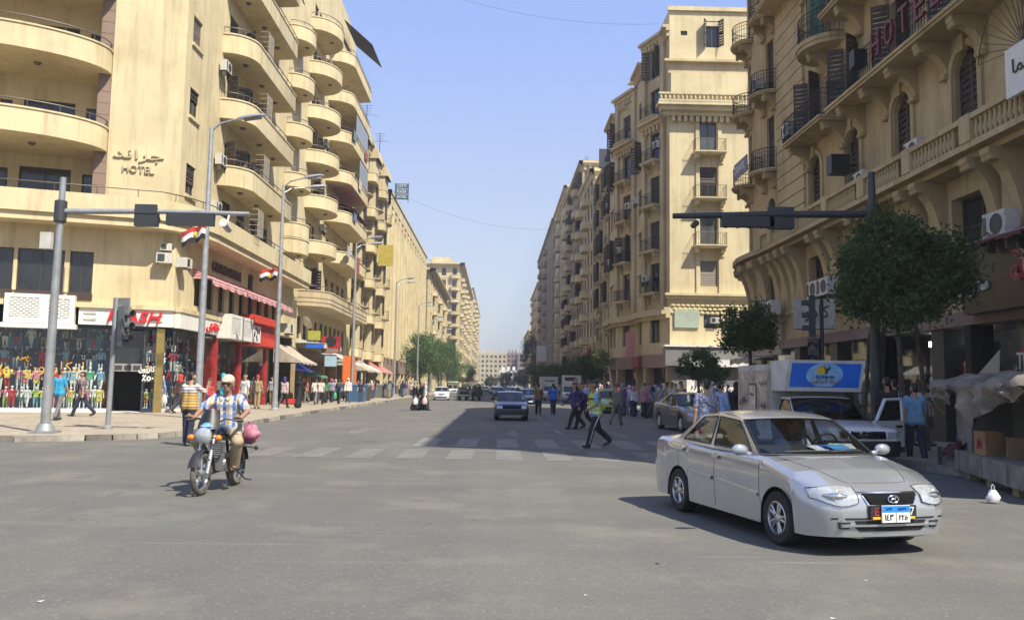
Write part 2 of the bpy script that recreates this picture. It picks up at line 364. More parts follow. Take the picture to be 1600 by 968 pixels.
def m_frame(w,h,t,cols,rows,mat,transom=None):
    def f():
        mb=MB(); D=.07
        for x in (-w/2,w/2-t): mb.box(x,x+t,-D,0,0,h)
        for z in (0,h-t): mb.box(-w/2+t,w/2-t,-D,0,z,z+t)
        for i in range(1,cols): x=-w/2+w*i/cols; mb.box(x-t*.4,x+t*.4,-D*.8,0,t,h-t)
        for j in range(1,rows): z=h*j/rows; mb.box(-w/2+t,w/2-t,-D*.7,-.002,z-t*.3,z+t*.3)
        return mb.mesh('window',mat)
    return cached(('fr',w,h,t,cols,rows,mat.name),f)
def m_pane(w,h,mat):
    return cached(('pane',w,h,mat.name),lambda: MB().box(-w/2+.02,w/2-.02,-.02,.0,.02,h-.02).mesh('pane',mat))
def m_shut(w,h,mat,n):
    def f():
        mb=MB(); t=.06
        for x in (-w/2,w/2-t): mb.box(x,x+t,-.045,0,0,h)
        for z in (0,h/2-t/2,h-t): mb.box(-w/2+t,w/2-t,-.045,0,z,z+t)
        for k in range(n):
            z=t+(h-2*t)*(k+.5)/n; e=(h-2*t)/n*.42
            mb.hexa([(-w/2+t,-.04,z-e),(w/2-t,-.04,z-e),(w/2-t,-.012,z),(-w/2+t,-.012,z),(-w/2+t,-.04,z-e+.012),(w/2-t,-.04,z-e+.012),(w/2-t,-.012,z+e),(-w/2+t,-.012,z+e)])
        return mb.mesh('shutter',mat)
    return cached(('sh',w,h,mat.name,n),f)
def q2(x): return round(x,2)
def window(wl,u,z,w,h,kind='case',dep=.22,mat=None,frame=None,pane=None,n=10):
    "a window of the wall's building: frame > pane, shutters"
    w,h=q2(w),q2(h); frame=frame or C_DARKF; pane=pane or C_PANE
    o=obj('window',m_frame(w,h,.07,2 if w>.7 else 1,1 if kind!='grid' else 3,frame),wl.root); wl.place(o,u,z,-dep+.02)
    if kind in('case','grid','open','half'):
        obj('pane',m_pane(w,h,pane),o,(0,-.012,0))
    if kind=='shut':
        for sg in (-1,1): obj('shutter',m_shut(q2(w/2),h,mat or C_SHUT,n),o,(sg*w/4,-.075,0))
    if kind=='open':
        for sg in (-1,1):
            q=obj('shutter',m_shut(q2(w/2),h,mat or C_SHUT,n),o,(sg*(w/2+w/4*.5),-dep-.06-w/4*.8,0)); q.rotation_euler=(0,0,sg*-R(58))
    if kind=='half':
        hh=q2(h*random.choice([.35,.5,.6])); obj('blind',m_shut(w,hh,mat or C_SHUT,max(3,n//2)),o,(0,-.08,h-hh))
    if kind=='blind':
        obj('blind',m_shut(w,h,mat or M('blind_grey_beige',(.26,.22,.17),.7),n+4),o,(0,-.06,0))
    return o
def path_round(u0,u1,p,r0,r1,n=7):
    "long balcony outline with rounded ends r0 / r1"
    pts=[]
    if r0: pts+=[(u0+r0-r0*math.cos(PI/2*i/n),p*math.sin(PI/2*i/n)) for i in range(n+1)]
    else: pts+=[(u0,0),(u0,p)]
    if r1: pts+=[(u1-r1+r1*math.sin(PI/2*i/n),p*math.cos(PI/2*i/n)) for i in range(n+1)]
    else: pts+=[(u1,p),(u1,0)]
    return pts
def path_bow(uc,a,p,n=16,d0=0): return [(uc-a*math.cos(PI*i/n),d0+p*math.sin(PI*i/n)) for i in range(n+1)]
def inset(path,t):
    out=[]
    for i,(u,d) in enumerate(path):
        a=path[max(i-1,0)]; b=path[min(i+1,len(path)-1)]; tx,ty=b[0]-a[0],b[1]-a[1]; L=math.hypot(tx,ty) or 1
        out.append((u+ty/L*t,d-tx/L*t))
    return out
def balcony(wl,path,zb,hp=1.1,th=.28,mat=C_CREAM,rail=.3,posts=6,lamps=(),grooves=(),name='balcony',lip=.05,railmat=None):
    mb=MB(); inn=inset(path,.13); P=lambda q,z:[wl.pt(u,z,d) for u,d in q]
    zt=zb+hp; out2=inset(path,-lip)
    rows=[P(path,zb),P(path,zt-.09),P(out2,zt-.075),P(out2,zt),P(inn,zt),P(inn,zb+th)]
    mb.grid(rows); mb.poly(P(path,zb)); mb.poly(P(inn,zb+th),True)
    for z0 in grooves:     # recessed-looking dark joint lines: thin proud fillets
        mb.mi=1; g=inset(path,-.025); g2=inset(path,.02); mb.grid([P(g2,z0),P(g,z0),P(g,z0+.05),P(g2,z0+.05)]); mb.mi=0
    o=mb.build(name,[mat,C_BROWNST],wl.root,35,True)
    if rail:
        mid=inset(path,.06); mr=MB(); mr.tube(P(mid,zt+rail),.028,6)
        acc=0; L=[0]
        for a,b in zip(mid,mid[1:]): L.append(L[-1]+math.hypot(b[0]-a[0],b[1]-a[1]))
        for k in range(posts+1):
            s_=L[-1]*k/posts; i=max(j for j in range(len(L)) if L[j]<=s_+1e-6); i=min(i,len(mid)-2); f=(s_-L[i])/max(1e-6,L[i+1]-L[i])
            u=mid[i][0]+(mid[i+1][0]-mid[i][0])*f; d=mid[i][1]+(mid[i+1][1]-mid[i][1])*f
            mr.cyl(wl.pt(u,zt-.02,d),wl.pt(u,zt+rail,d),.02,n=5)
        mr.build('railing',railmat or C_RAILM,o,60).location=-Vector(wloc(wl.root))
    for u,d in lamps:
        ml=MB(); c=wl.pt(u,zb,d); ml.lathe([(.0,-.12),(.1,-.1),(.16,-.03),(.17,0)],12,Matrix.Translation(c)); q=ml.build('ceiling_lamp',C_RAILM,o,60); q.location=-Vector(wloc(wl.root))
    return o
def m_console(p,h,w):
    def f():
        mb=MB(); pr=[(0,0),(p,0),(p,-.14),(p*.93,-.24)]
        pr+=[(p*.93-(p*.82)*math.sin(PI/2*i/6),-.24-(h-.3)*(1-math.cos(PI/2*i/6))) for i in range(1,7)]+[(0,-h)]
        k=len(pr); a=[(-w/2,-d,z) for d,z in pr]; b=[(w/2,-d,z) for d,z in pr]
        mb.poly(a,True); mb.poly(b)
        for i in range(k): j=(i+1)%k; mb.poly([a[i],a[j],b[j],b[i]])
        mb.cyl((-w/2-.02,-p*.86,-.24),(w/2+.02,-p*.86,-.24),.1,n=8); mb.cyl((-w/2-.02,-.14,-h+.1),(w/2+.02,-.14,-h+.1),.09,n=8)
        return mb.mesh('console',C_STONE,40)
    return cached(('con',p,h,w),f)
def console(wl,u,z,p,h,w=.3,mat=None,d=0):
    o=obj('console',m_console(q2(p),q2(h),w),wl.root); wl.place(o,u,z,d)
    if mat: objmat(o,0,mat)
    return o
def bars(wl,path,z0,z1,step,mat,parent,ornate=False,name='railing',r=.012):
    mb=MB(); P=lambda z:[wl.pt(u,z,d) for u,d in path]
    mb.tube(P(z1),.022,5); mb.tube(P(z0+.06),.016,5)
    if ornate: mb.tube(P(z1-.18),.012,4)
    L=[0]
    for a,b in zip(path,path[1:]): L.append(L[-1]+math.hypot(b[0]-a[0],b[1]-a[1]))
    n=max(2,int(L[-1]/step))
    for k in range(n+1):
        s_=L[-1]*k/n; i=min(max(j for j in range(len(L)) if L[j]<=s_+1e-6),len(path)-2); f=(s_-L[i])/max(1e-6,L[i+1]-L[i])
        u=path[i][0]+(path[i+1][0]-path[i][0])*f; d=path[i][1]+(path[i+1][1]-path[i][1])*f
        mb.cyl(wl.pt(u,z0,d),wl.pt(u,z1,d),r,n=4)
        if ornate and k<n:
            c=Vector(wl.pt(u+(path[i+1][0]-path[i][0])/max(1e-6,L[i+1]-L[i])*step*.5,0,d+(path[i+1][1]-path[i][1])/max(1e-6,L[i+1]-L[i])*step*.5))
            ax=Vector((wl.ux,wl.uy,0)) if abs(path[i+1][0]-path[i][0])>abs(path[i+1][1]-path[i][1]) else Vector((wl.nx,wl.ny,0))
            for zc,rr in ((z0+(z1-z0)*.3,step*.42),(z0+(z1-z0)*.62,step*.36)):
                mb.tube([c+Vector((0,0,zc))+ax*rr*math.cos(2*PI*q/7)+Vector((0,0,rr*math.sin(2*PI*q/7))) for q in range(8)],.008,3,False)
    o=mb.build(name,mat,parent,0); o.location=-Vector(wloc(parent)) if parent.type=='EMPTY' else -Vector(wloc(wl.root)); return o
def iron_balcony(wl,u0,u1,p,z,th=.16,hr=1.0,cons=2,mat=C_STONE,ch=.9,step=.14,path=None,ornate=True,railmat=None,cw=.3):
    path=path or [(u0,0),(u0,p),(u1,p),(u1,0)]
    P=lambda q,zz:[wl.pt(u,zz,d) for u,d in q]
    mb=MB(); o2=inset(path,-.06)
    mb.grid([P(path,z-th),P(path,z-th*.55),P(o2,z-th*.5),P(o2,z)]); mb.poly(P(path,z-th)); mb.poly(P(o2,z),True)
    o=mb.build('balcony',mat,wl.root,0,True)
    bars(wl,inset(path,.04),z,z+hr,step,railmat or C_IRON,o,ornate)
    for k in range(cons):
        u=u0+.25+(u1-u0-.5)*(k/(cons-1) if cons>1 else .5); console(wl,u,z-th,p*.85,ch,cw,mat)
    return o
def cornice(wl,u0,u1,z,steps,mat,name='cornice',dent=0,ret=True):
    "steps: (height, projection) from the bottom up"
    mb=MB(); zz=z
    for h,p in steps: wl.box(mb,u0-(p if ret else 0),u1+(p if ret else 0),zz,zz+h,-.02,p); zz+=h
    if dent:
        n=int((u1-u0)/dent)
        for k in range(n): c=u0+(u1-u0)*(k+.5)/n; wl.box(mb,c-dent*.28,c+dent*.28,z-dent*.9,z+.01,-.01,steps[0][1]*.8)
    return mb.build(name,mat,wl.root,0,True)
def m_ac():
    def f():
        mb=MB(); mb.box(-.42,.42,-.34,0,0,.58); mb.mi=1; mb.lathe([(.0,0),(.2,0),(.225,.012),(.225,0)],16,Matrix.Translation((.1,-.342,.29))@Matrix.Rotation(PI/2,4,'X')); mb.mi=2; mb.box(-.38,-.34,-.3,-.1,-.3,0); mb.box(.34,.38,-.3,-.1,-.3,0); mb.box(-.4,.4,-.36,.0,-.03,.0)
        for i in range(5): mb.box(-.42+.03*i+.02,-.42+.03*i+.03,-.348,-.33,.08,.5)
        return mb.mesh('air_conditioner',[C_ACW,C_DGREY,C_RAILM])
    return cached('ac',f)
def m_acw():
    def f():
        mb=MB(); mb.box(-.34,.34,-.42,.15,0,.46); mb.mi=1; mb.box(-.29,.02,-.432,-.41,.06,.4); mb.mi=0
        for i in range(6): mb.box(.07+.04*i,.085+.04*i,-.43,-.41,.06,.4)
        mb.mi=2; mb.box(-.3,-.26,-.4,0,-.05,0); mb.box(.26,.3,-.4,0,-.05,0)
        return mb.mesh('air_conditioner',[C_ACW,C_DGREY,C_RAILM])
    return cached('acw',f)
def ac(wl,u,z,label,group,d=0,s=1,kind=0):
    o=obj('air_conditioner',m_ac() if kind==0 else m_acw()); wl.place(o,u,z,d); o.scale=(s,s,s); return tag(o,label,'air conditioner',group)
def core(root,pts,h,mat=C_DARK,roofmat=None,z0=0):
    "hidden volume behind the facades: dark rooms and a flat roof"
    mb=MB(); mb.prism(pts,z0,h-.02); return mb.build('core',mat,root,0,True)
def bldg(label,x,y,name='building',cat='building'): return thing(name,label,cat,(x,y,0))
# ================================================================ left: hotel on the corner
B1=bldg('cream corner hotel with bow balconies and a rounded ledge over the children\'s clothes shop',-15,38.6,'hotel_building','hotel')
_a=R(18); FW=Wall(-15-14*math.cos(_a),38.6-14*math.sin(_a),18,B1); LW=Wall(-15,0,90,B1)
B1END=61.0; ZB=[11.95,15.6,19.2,22.8,26.4]; B1H=30.2
ops=[(2.2,4.2,5.42,7.31),(4.6,6.4,5.42,7.31),(6.75,7.42,5.42,7.31),(7.57,9.42,5.42,7.31),(9.63,10.58,5.42,7.31)]
mb=MB(); FW.panel(mb,-6,14,4.9,8.45,ops,.2); mb.build('front_wall',C_CREAM,B1,0,True)
for a,b,c,e in ops:
    window(FW,(a+b)/2,c,b-a,e-c,'case',.16)
    s=MB(); FW.box(s,a-.03,b+.03,c-.32,c-.003,-.1,.05); s.build('window_sill',C_DARKF,B1,0,True)
for k in range(4):   # half columns between the mezzanine windows
    u=(ops[k][1]+(ops[k+1][0] if k<4 else ops[k][1]+.35))/2
    MB().cyl(FW.pt(u,5.45,.0),FW.pt(u,6.55,.0),.09,n=10).build('half_column',C_PALE,B1,60,True)
# upper front: flat panel, mauve columns, recess with bow balconies
mb=MB(); FW.panel(mb,10.88,14,9.0,B1H,(),0); FW.panel(mb,-6,10.88,27.6,B1H,(),0); mb.build('front_panel',C_PALE,B1,0,True)
mb=MB(); FW.box(mb,10.32,10.88,9.0,27.6,-1.8,-.03)
for z in range(28): FW.box(mb,10.318,10.86,9.3+z*.55,9.32+z*.55,-.05,-.018)
mb.build('pier',C_BROWNST,B1,0,True)
mb=MB(); FW.box(mb,2.0,2.6,9.0,27.6,-1.8,-.1); mb.build('pier',C_BROWNST,B1,0,True)
rec=[]
for zb in [8.75]+ZB:
    z=zb+.28
    rec+=[(7.0,9.15,z,z+2.35),(9.62,10.2,z,z+2.2),(3.2,5.6,z,z+2.35),(6.05,6.55,z,z+2.2)]
mb=MB(); FW.panel(mb,-6,10.32,9.0,B1H,rec,.15,-1.8); mb.build('recess_wall',C_PALE,B1,0,True)
for a,b,c,e in rec:
    o=window(FW,(a+b)/2,c,b-a,e-c,'case',1.93,pane=C_PANE)
fl=MB()
for zb in ZB: FW.box(fl,-6,10.32,zb,zb+.28,-1.81,0)
fl.build('floor_slab',C_PALE,B1,0,True)
for zb in ZB: balcony(FW,path_bow(6.1,4.75,2.3,22),zb,1.1,.28,C_PALE,.32,9,lamps=((7.9,.4),(3.8,.4)))
# ledge round the corner (offset polyline), with railing
class Poly(Wall):
    "poly-line wall: u is x, d is y in world"
    def __init__(s,root): s.root=root
    def pt(s,u,z,d=0): return (u,d,z)
PW=Poly(B1)
e=1.15; p0=FW.pt(-6,0,e); cx=FW.pt(13.35,0,e); led=[p0[:2],FW.pt(6,0,e)[:2],cx[:2]]
t1=(-13.85,41.0)
A,Bc=Vector(cx[:2]),Vector(t1); K=Vector((-14.02,38.72))
led+=[tuple((1-t)**2*A+2*t*(1-t)*K+t*t*Bc) for t in (.2,.4,.6,.8,1)]+[(-13.85,50),(-13.85,B1END)]
balcony(PW,led,8.42,1.3,.35,C_PALE,.35,26,grooves=(8.78,9.18),name='ledge')
mb=MB(); mb.poly([(-14.9,39,8.45),(-14.9,B1END,8.45),(-13.9,B1END,8.45),(-13.9,41,8.45)]); mb.build('ledge_soffit',C_PALE,B1,0,True)
# street side
sm=[(39.35,40.55,14.35,15.75),(39.35,40.55,17.95,19.35),(39.35,40.55,10.5,12.0),(39.35,40.55,21.6,23.0),(39.35,40.55,25.2,26.6)]
lo=[]
for zb in [8.8]+ZB:
    for u in (44.6,47.2,49.8,52.1): lo.append((u,u+1.5,zb+.3,zb+2.6))
mz=[(41.2+k*1.78,42.15+k*1.78,5.3,6.9) for k in range(10)]
mb=MB(); LW.panel(mb,38.6,B1END,4.9,8.45,mz,.22); LW.panel(mb,38.6,B1END,8.45,B1H,sm+lo,.25); mb.build('side_wall',C_CREAM,B1,0,True)
for k,(a,b,c,e) in enumerate(sm):
    window(LW,(a+b)/2,c,b-a,e-c,'blind' if k in(1,3) else 'half',.22)
    s=MB(); LW.box(s,a-.1,b+.1,c-.16,c-.003,-.05,.1); s.build('window_sill',C_CREAM,B1,0,True)
for k,(a,b,c,e) in enumerate(lo): window(LW,(a+b)/2,c,b-a,e-c,random.choice(['shut','case','open','shut']),.22)
for a,b,c,e in mz: window(LW,(a+b)/2,c,b-a,e-c,'case',.2)
for k,zb in enumerate(ZB):
    balcony(LW,path_round(43.6,53.6,1.55,1.6,.25),zb,1.1,.28,C_PALE,.34,10,lamps=((45.4,.7),(48.6,.7),(51.6,.7)))
core(B1,[FW.pt(-6,0,-2)[:2],FW.pt(13.4,0,-2)[:2],(-15.5,40.2),(-15.5,B1END-.05),(-30,B1END-.05)],B1H-.3,z0=4.95)
mb=MB(); mb.prism([FW.pt(-6,0,-2)[:2],FW.pt(10,0,0)[:2],FW.pt(14,0,0)[:2],(-15,38.7),(-15,B1END),(-30,B1END)],B1H-.2,B1H+.4); mb.build('roof',C_CREAM,B1,0,True)
mb=MB(); mb.poly([(-15,B1END,0),(-30,B1END,0),(-30,B1END,B1H),(-15,B1END,B1H)]); mb.poly([FW.pt(-6,0,0),(-30,B1END,0),(-30,B1END,B1H),FW.pt(-6,B1H,0)]); mb.build('rear_wall',C_CREAM,B1,0,True)
GA='air conditioners hung on the corner hotel'
for u,z,n,kd in ((43.4,18.0,'white air conditioner beside the upper small window of the corner hotel',0),(43.3,12.9,'white air conditioner bracketed beside the lowest long hotel balcony',0),(42.9,10.3,'white air conditioner on the wall just above the hotel ledge',0),
    (38.95,6.85,'old grey air conditioner high on the corner above the pink awning',1),(53.4,13.2,'air conditioner at the far end of the lowest long hotel balcony',0),(55.5,10.3,'air conditioner standing near the far end of the hotel ledge',0)):
    ac(LW,u,z,n,GA,.12,1,kd)
ac(FW,13.55,6.95,'dark boxed air conditioner at the corner beside the pink awning end',GA,.1,1,1)
ac(FW,13.6,7.55,'small beige meter box on the corner wall under the ledge',None,.1,.7,1)['category']='meter box'
# carved lettering on the panel
sg=thing('hotel_sign','carved Arabic and HOTEL lettering on the pale corner panel','sign',FW.pt(12.2,11.3,.0),_a)
M_LET=M('stone_lettering',(.49,.405,.265),.8)
text('arabic_lettering','جراند',M_LET,sg,2.15,.62,.1,(0,-.04,.62),0,ar=True); text('latin_lettering','HOTEL',M_LET,sg,1.35,.34,.1,(.02,-.04,-.02))
gs=thing('hotel_sign','dark metal GRAND HOTEL letters on the wall over the pink awning','sign',LW.pt(45.9,7.6,.02),PI/2)
text('lettering','GRAND HOTEL',M('bronze_letters',(.09,.06,.035),.5),gs,4.9,.52,.12,(0,-.05,0))
mb=MB(); mb.box(-.28,.28,-.14,0,-.62,.3); mb.mi=1; mb.box(-.18,.18,-.16,-.13,-.5,.18); o=mb.build('wall_box',[C_DARKF,C_BLACK]); LW.place(o,50.2,7.7,0); tag(o,'small dark plaque box on the wall right of the hotel letters','plaque')
# pink striped awning in three scalloped lengths
def awn_mat(name,c1,c2,freq,axis=0,rough=.85):
    m,t,b=nmat(name); b.inputs['Roughness'].default_value=rough
    tc=t.nodes.new('ShaderNodeTexCoord'); sp=t.nodes.new('ShaderNodeSeparateXYZ'); lk(t,tc.outputs['Object'],sp.inputs[0])
    ml=t.nodes.new('ShaderNodeMath'); ml.operation='MULTIPLY'; lk(t,sp.outputs[axis],ml.inputs[0]); ml.inputs[1].default_value=freq
    fr=t.nodes.new('ShaderNodeMath'); fr.operation='FRACT'; lk(t,ml.outputs[0],fr.inputs[0])
    c=mixc(t,ramp(t,fr.outputs[0],(.48,0),(.52,1)),c1,c2); c=mixc(t,ramp(t,noise(t,2,4),(.45,0),(.8,.4)),c,tuple(x*.55 for x in c1)); lk(t,c,b.inputs['Base Color']); return m
PINK=awn_mat('pink_striped_canvas',(.5,.16,.16),(.62,.37,.35),6.5,2)
def awning(name,label,wl,u0,u1,z,drop,out,mat,valance=.25,scal=.3,sag=.06,seg=14,d=0,cat='awning',group=None):
    mb=MB(); n=max(seg,int((u1-u0)/scal)*2); rows=[]
    for j in range(5):
        f=j/4; r=[]
        for i in range(n+1):
            u=u0+(u1-u0)*i/n; r.append((u-(u0+u1)/2,-out*f,-drop*f-sag*math.sin(PI*f)+.035*math.sin(u*5.1+j*1.7)*f))
        rows.append(r)
    rows.append([(x,y-.02,zz-valance*(.75+.25*abs(math.sin((x+.0)*PI/scal)))) for x,y,zz in rows[-1]])
    mb.grid(rows,flip=True); 
    for sgn in (0,-1): mb.poly([rows[j][sgn] for j in range(5)]+[(rows[0][sgn][0],0,-drop)])
    o=mb.mesh(name,mat,60); t=obj(name,o); wl.place(t,(u0+u1)/2,z,d+.02); tag(t,label,cat,group)
    mf=MB()
    for x in ((u0-u1)/2+.06,(u1-u0)/2-.06): mf.cyl((x,0,-drop*.9),(x,-out,-drop-.03),.02,n=5)
    mf.cyl(((u0-u1)/2,-out,-drop-.03),((u1-u0)/2,-out,-drop-.03),.022,n=5); mf.build('awning_frame',C_GALV,t)
    return t
for k,(a,b,n) in enumerate(((40.9,44.6,'nearest pink striped awning section on the hotel, under the grey air conditioner'),(44.7,48.6,'second pink striped awning section on the hotel, under the metal letters'),(48.7,52.6,'third pink striped awning section on the hotel, over the perforated white box'),(52.7,57.2,'farthest pink striped awning section on the hotel, before the second street lamp'))):
    awning('awning',n,LW,a,b,7.15,.55,.95,PINK,.3,.34,group='pink awnings of the corner hotel')
# ================================================================ figures
def snet(F,org,h):
    "naive surface nets: one quad mesh for the zero level of a sampled field"
    ins=F<0; nx,ny,nz=F.shape
    c=[(i,j,k) for i in(0,1) for j in(0,1) for k in(0,1)]
    sl=lambda A,o:A[o[0]:nx-1+o[0],o[1]:ny-1+o[1],o[2]:nz-1+o[2]]
    cnt=sum(sl(ins,o).astype(np.int8) for o in c); act=(cnt>0)&(cnt<8); ids=np.full(act.shape,-1); I=np.argwhere(act); ids[act]=np.arange(len(I))
    pos=np.zeros((len(I),3)); num=np.zeros(len(I))
    V={o:F[I[:,0]+o[0],I[:,1]+o[1],I[:,2]+o[2]] for o in c}
    for a in c:
        for ax in range(3):
            if a[ax]: continue
            b=list(a); b[ax]=1; b=tuple(b); va,vb=V[a],V[b]; m=(va<0)!=(vb<0)
            t=np.where(m,va/np.where(m,va-vb,1),0); p=np.array(a,float)[None]+np.zeros((len(I),3)); p[:,ax]+=t
            pos+=p*m[:,None]; num+=m
    P=(I+pos/num[:,None])*h+org; Q=[]
    for ax in range(3):
        s0=[slice(None)]*3; s1=[slice(None)]*3; s0[ax]=slice(0,-1); s1[ax]=slice(1,None)
        a,b=ins[tuple(s0)],ins[tuple(s1)]; E=np.argwhere(a!=b); A=a[tuple(E.T)]
        o1,o2=[(q) for q in range(3) if q!=ax]
        k=(E[:,o1]>0)&(E[:,o2]>0)&(E[:,o1]<F.shape[o1]-1)&(E[:,o2]<F.shape[o2]-1); E,A=E[k],A[k]
        def idx(d1,d2): e=E.copy(); e[:,o1]-=d1; e[:,o2]-=d2; return ids[tuple(e.T)]
        q=np.stack([idx(0,0),idx(1,0),idx(1,1),idx(0,1)],1); fl=A if ax!=1 else ~A; q[fl]=q[fl][:,::-1]; Q.append(q[:,::-1])
    return P,np.concatenate(Q)
def seg_d(p,a,b,r0,r1):
    ab=b-a; t=np.clip(((p-a)@ab)/max(1e-9,ab@ab),0,1); return np.linalg.norm(p-(a+t[...,None]*ab),axis=-1)-(r0+(r1-r0)*t)
def figure(name,prims,mats,vox=.02,k=.025):
    "prims: (a,b,r0,r1,slot) tapered capsules merged smoothly into one skin"
    A=np.array([p[0] for p in prims],float); B=np.array([p[1] for p in prims],float); rm=np.array([max(p[2],p[3]) for p in prims])
    lo=np.minimum(A,B).min(0)-rm.max()-3*vox; hi=np.maximum(A,B).max(0)+rm.max()+3*vox; n=np.ceil((hi-lo)/vox).astype(int)+1
    F=np.full(n,1.0)
    for a,b,r,p in zip(A,B,rm,prims):
        m=r+k*2+2*vox; i0=np.maximum(((np.minimum(a,b)-m-lo)/vox).astype(int),0); i1=np.minimum(((np.maximum(a,b)+m-lo)/vox).astype(int)+2,n)
        g=np.stack(np.meshgrid(*[np.arange(i0[q],i1[q])*vox+lo[q] for q in range(3)],indexing='ij'),-1); d=seg_d(g,a,b,p[2],p[3])
        s=F[i0[0]:i1[0],i0[1]:i1[1],i0[2]:i1[2]]; kk=min(k,r*.9); hh=np.clip(.5+.5*(s-d)/kk,0,1); F[i0[0]:i1[0],i0[1]:i1[1],i0[2]:i1[2]]=s*(1-hh)+d*hh-kk*hh*(1-hh)
    P,Q=snet(F,lo,vox); cen=P[Q].mean(1); best=np.full(len(Q),9.); mi=np.zeros(len(Q),int)
    for a,b,p in zip(A,B,prims):
        d=seg_d(cen,a,b,p[2],p[3]); w=d<best; best[w]=d[w]; mi[w]=p[4]
    me=bpy.data.meshes.new(name); me.from_pydata(P.tolist(),[],Q.tolist())
    for m in mats: me.materials.append(m)
    me.polygons.foreach_set('material_index',mi.tolist()); me.polygons.foreach_set('use_smooth',[True]*len(Q)); me.update(); return me
def V3(*a): return np.array(a,float)
def ik(a,t,l1,l2,pole):
    d=t-a; L=np.linalg.norm(d); L2=min(L,l1+l2-.003); u=d/L; t=a+u*L2; x=(l1*l1-l2*l2+L2*L2)/(2*L2); hgt=math.sqrt(max(0,l1*l1-x*x)); q=pole-u*(pole@u); q/=np.linalg.norm(q)
    return a+u*x+q*hgt,t
SK,TOP,BOT,SHO,HAI,EXT=range(6)
def skeleton(legL=(0,0),legR=(0,0),armL=(0,8,12),armR=(0,8,12),lean=0,turn=0,nod=0,bend=0):
    "forward is -y; angles in degrees: leg (swing, knee), arm (swing, out, elbow)"
    J={}; hip=V3(0,0,.93); la=R(lean)
    up=V3(0,-math.sin(la),math.cos(la)); J['pelvis']=hip; J['waist']=hip+up*.16; J['chest']=hip+up*.40; J['neck']=hip+up*.56; hd=R(lean+nod); J['head']=J['neck']+V3(0,-math.sin(hd),math.cos(hd))*.165; J['turn']=R(turn)
    for s,n,lg,ar in((1,'L',legL,armL),(-1,'R',legR,armR)):
        h=hip+V3(.095*s,0,-.02); a=R(lg[0]); kn=h+V3(.0,-math.sin(a),-math.cos(a))*.43; a2=a-R(lg[1]); an=kn+V3(0,-math.sin(a2),-math.cos(a2))*.42
        J['hip'+n],J['knee'+n],J['ank'+n]=h,kn,an; fa=a2*.6; J['toe'+n]=an+V3(.03*s,-.17*math.cos(fa),-.055-.17*math.sin(-fa)*.9)
        sh=hip+up*.495+V3(.185*s,0,0); a,b=R(ar[0])+la*.4,R(ar[1]); el=sh+V3(s*math.sin(b),-math.sin(a)*math.cos(b),-math.cos(a)*math.cos(b))*.29
        a2=a+R(ar[2]); J['wr'+n]=el+V3(s*math.sin(b)*.5,-math.sin(a2)*math.cos(b*.5),-math.cos(a2)*math.cos(b*.5))*.25; J['sh'+n],J['el'+n]=sh,el
    return J
def drop(J,z0=0):
    m=min(min(J['ankL'][2]-.085,J['ankR'][2]-.085),min(J['toeL'][2],J['toeR'][2])-.035)
    for k in J:
        if k!='turn': J[k]=J[k]-V3(0,0,m-z0)
    return J
def hand(w,d,side,size=1.,curl=.5,slot=SK,palmn=None):
    "palm, four fingers of unequal length and a thumb from the side of the palm"
    d=d/np.linalg.norm(d); n=V3(side,0,0) if palmn is None else palmn; n=n-d*(n@d); n/=np.linalg.norm(n); x=np.cross(d,n); out=[]
    p1=w+d*.085*size
    for o in(-.022,0,.022): out.append((w+x*o*.6*size+d*.015,p1+x*o*size,.017*size,.014*size,slot))
    for q,(o,l) in enumerate(((-.033,.062),(-.011,.078),(.011,.072),(.033,.055))):
        k1=p1+x*o*size+(d*math.cos(curl)-n*math.sin(curl))*l*.5*size; k2=k1+(d*math.cos(2*curl)-n*math.sin(2*curl))*l*.5*size; out+=[(p1+x*o*size,k1,.0095*size,.009*size,slot),(k1,k2,.009*size,.0075*size,slot)]
    t0=w+d*.03*size-x*.03*size; t1=t0+(d*.6-x*.7-n*.3)*.045*size; out+=[(t0,t1,.013*size,.011*size,slot),(t1,t1+(d*.8-x*.2-n*.35)*.035*size,.011*size,.009*size,slot)]
    return out
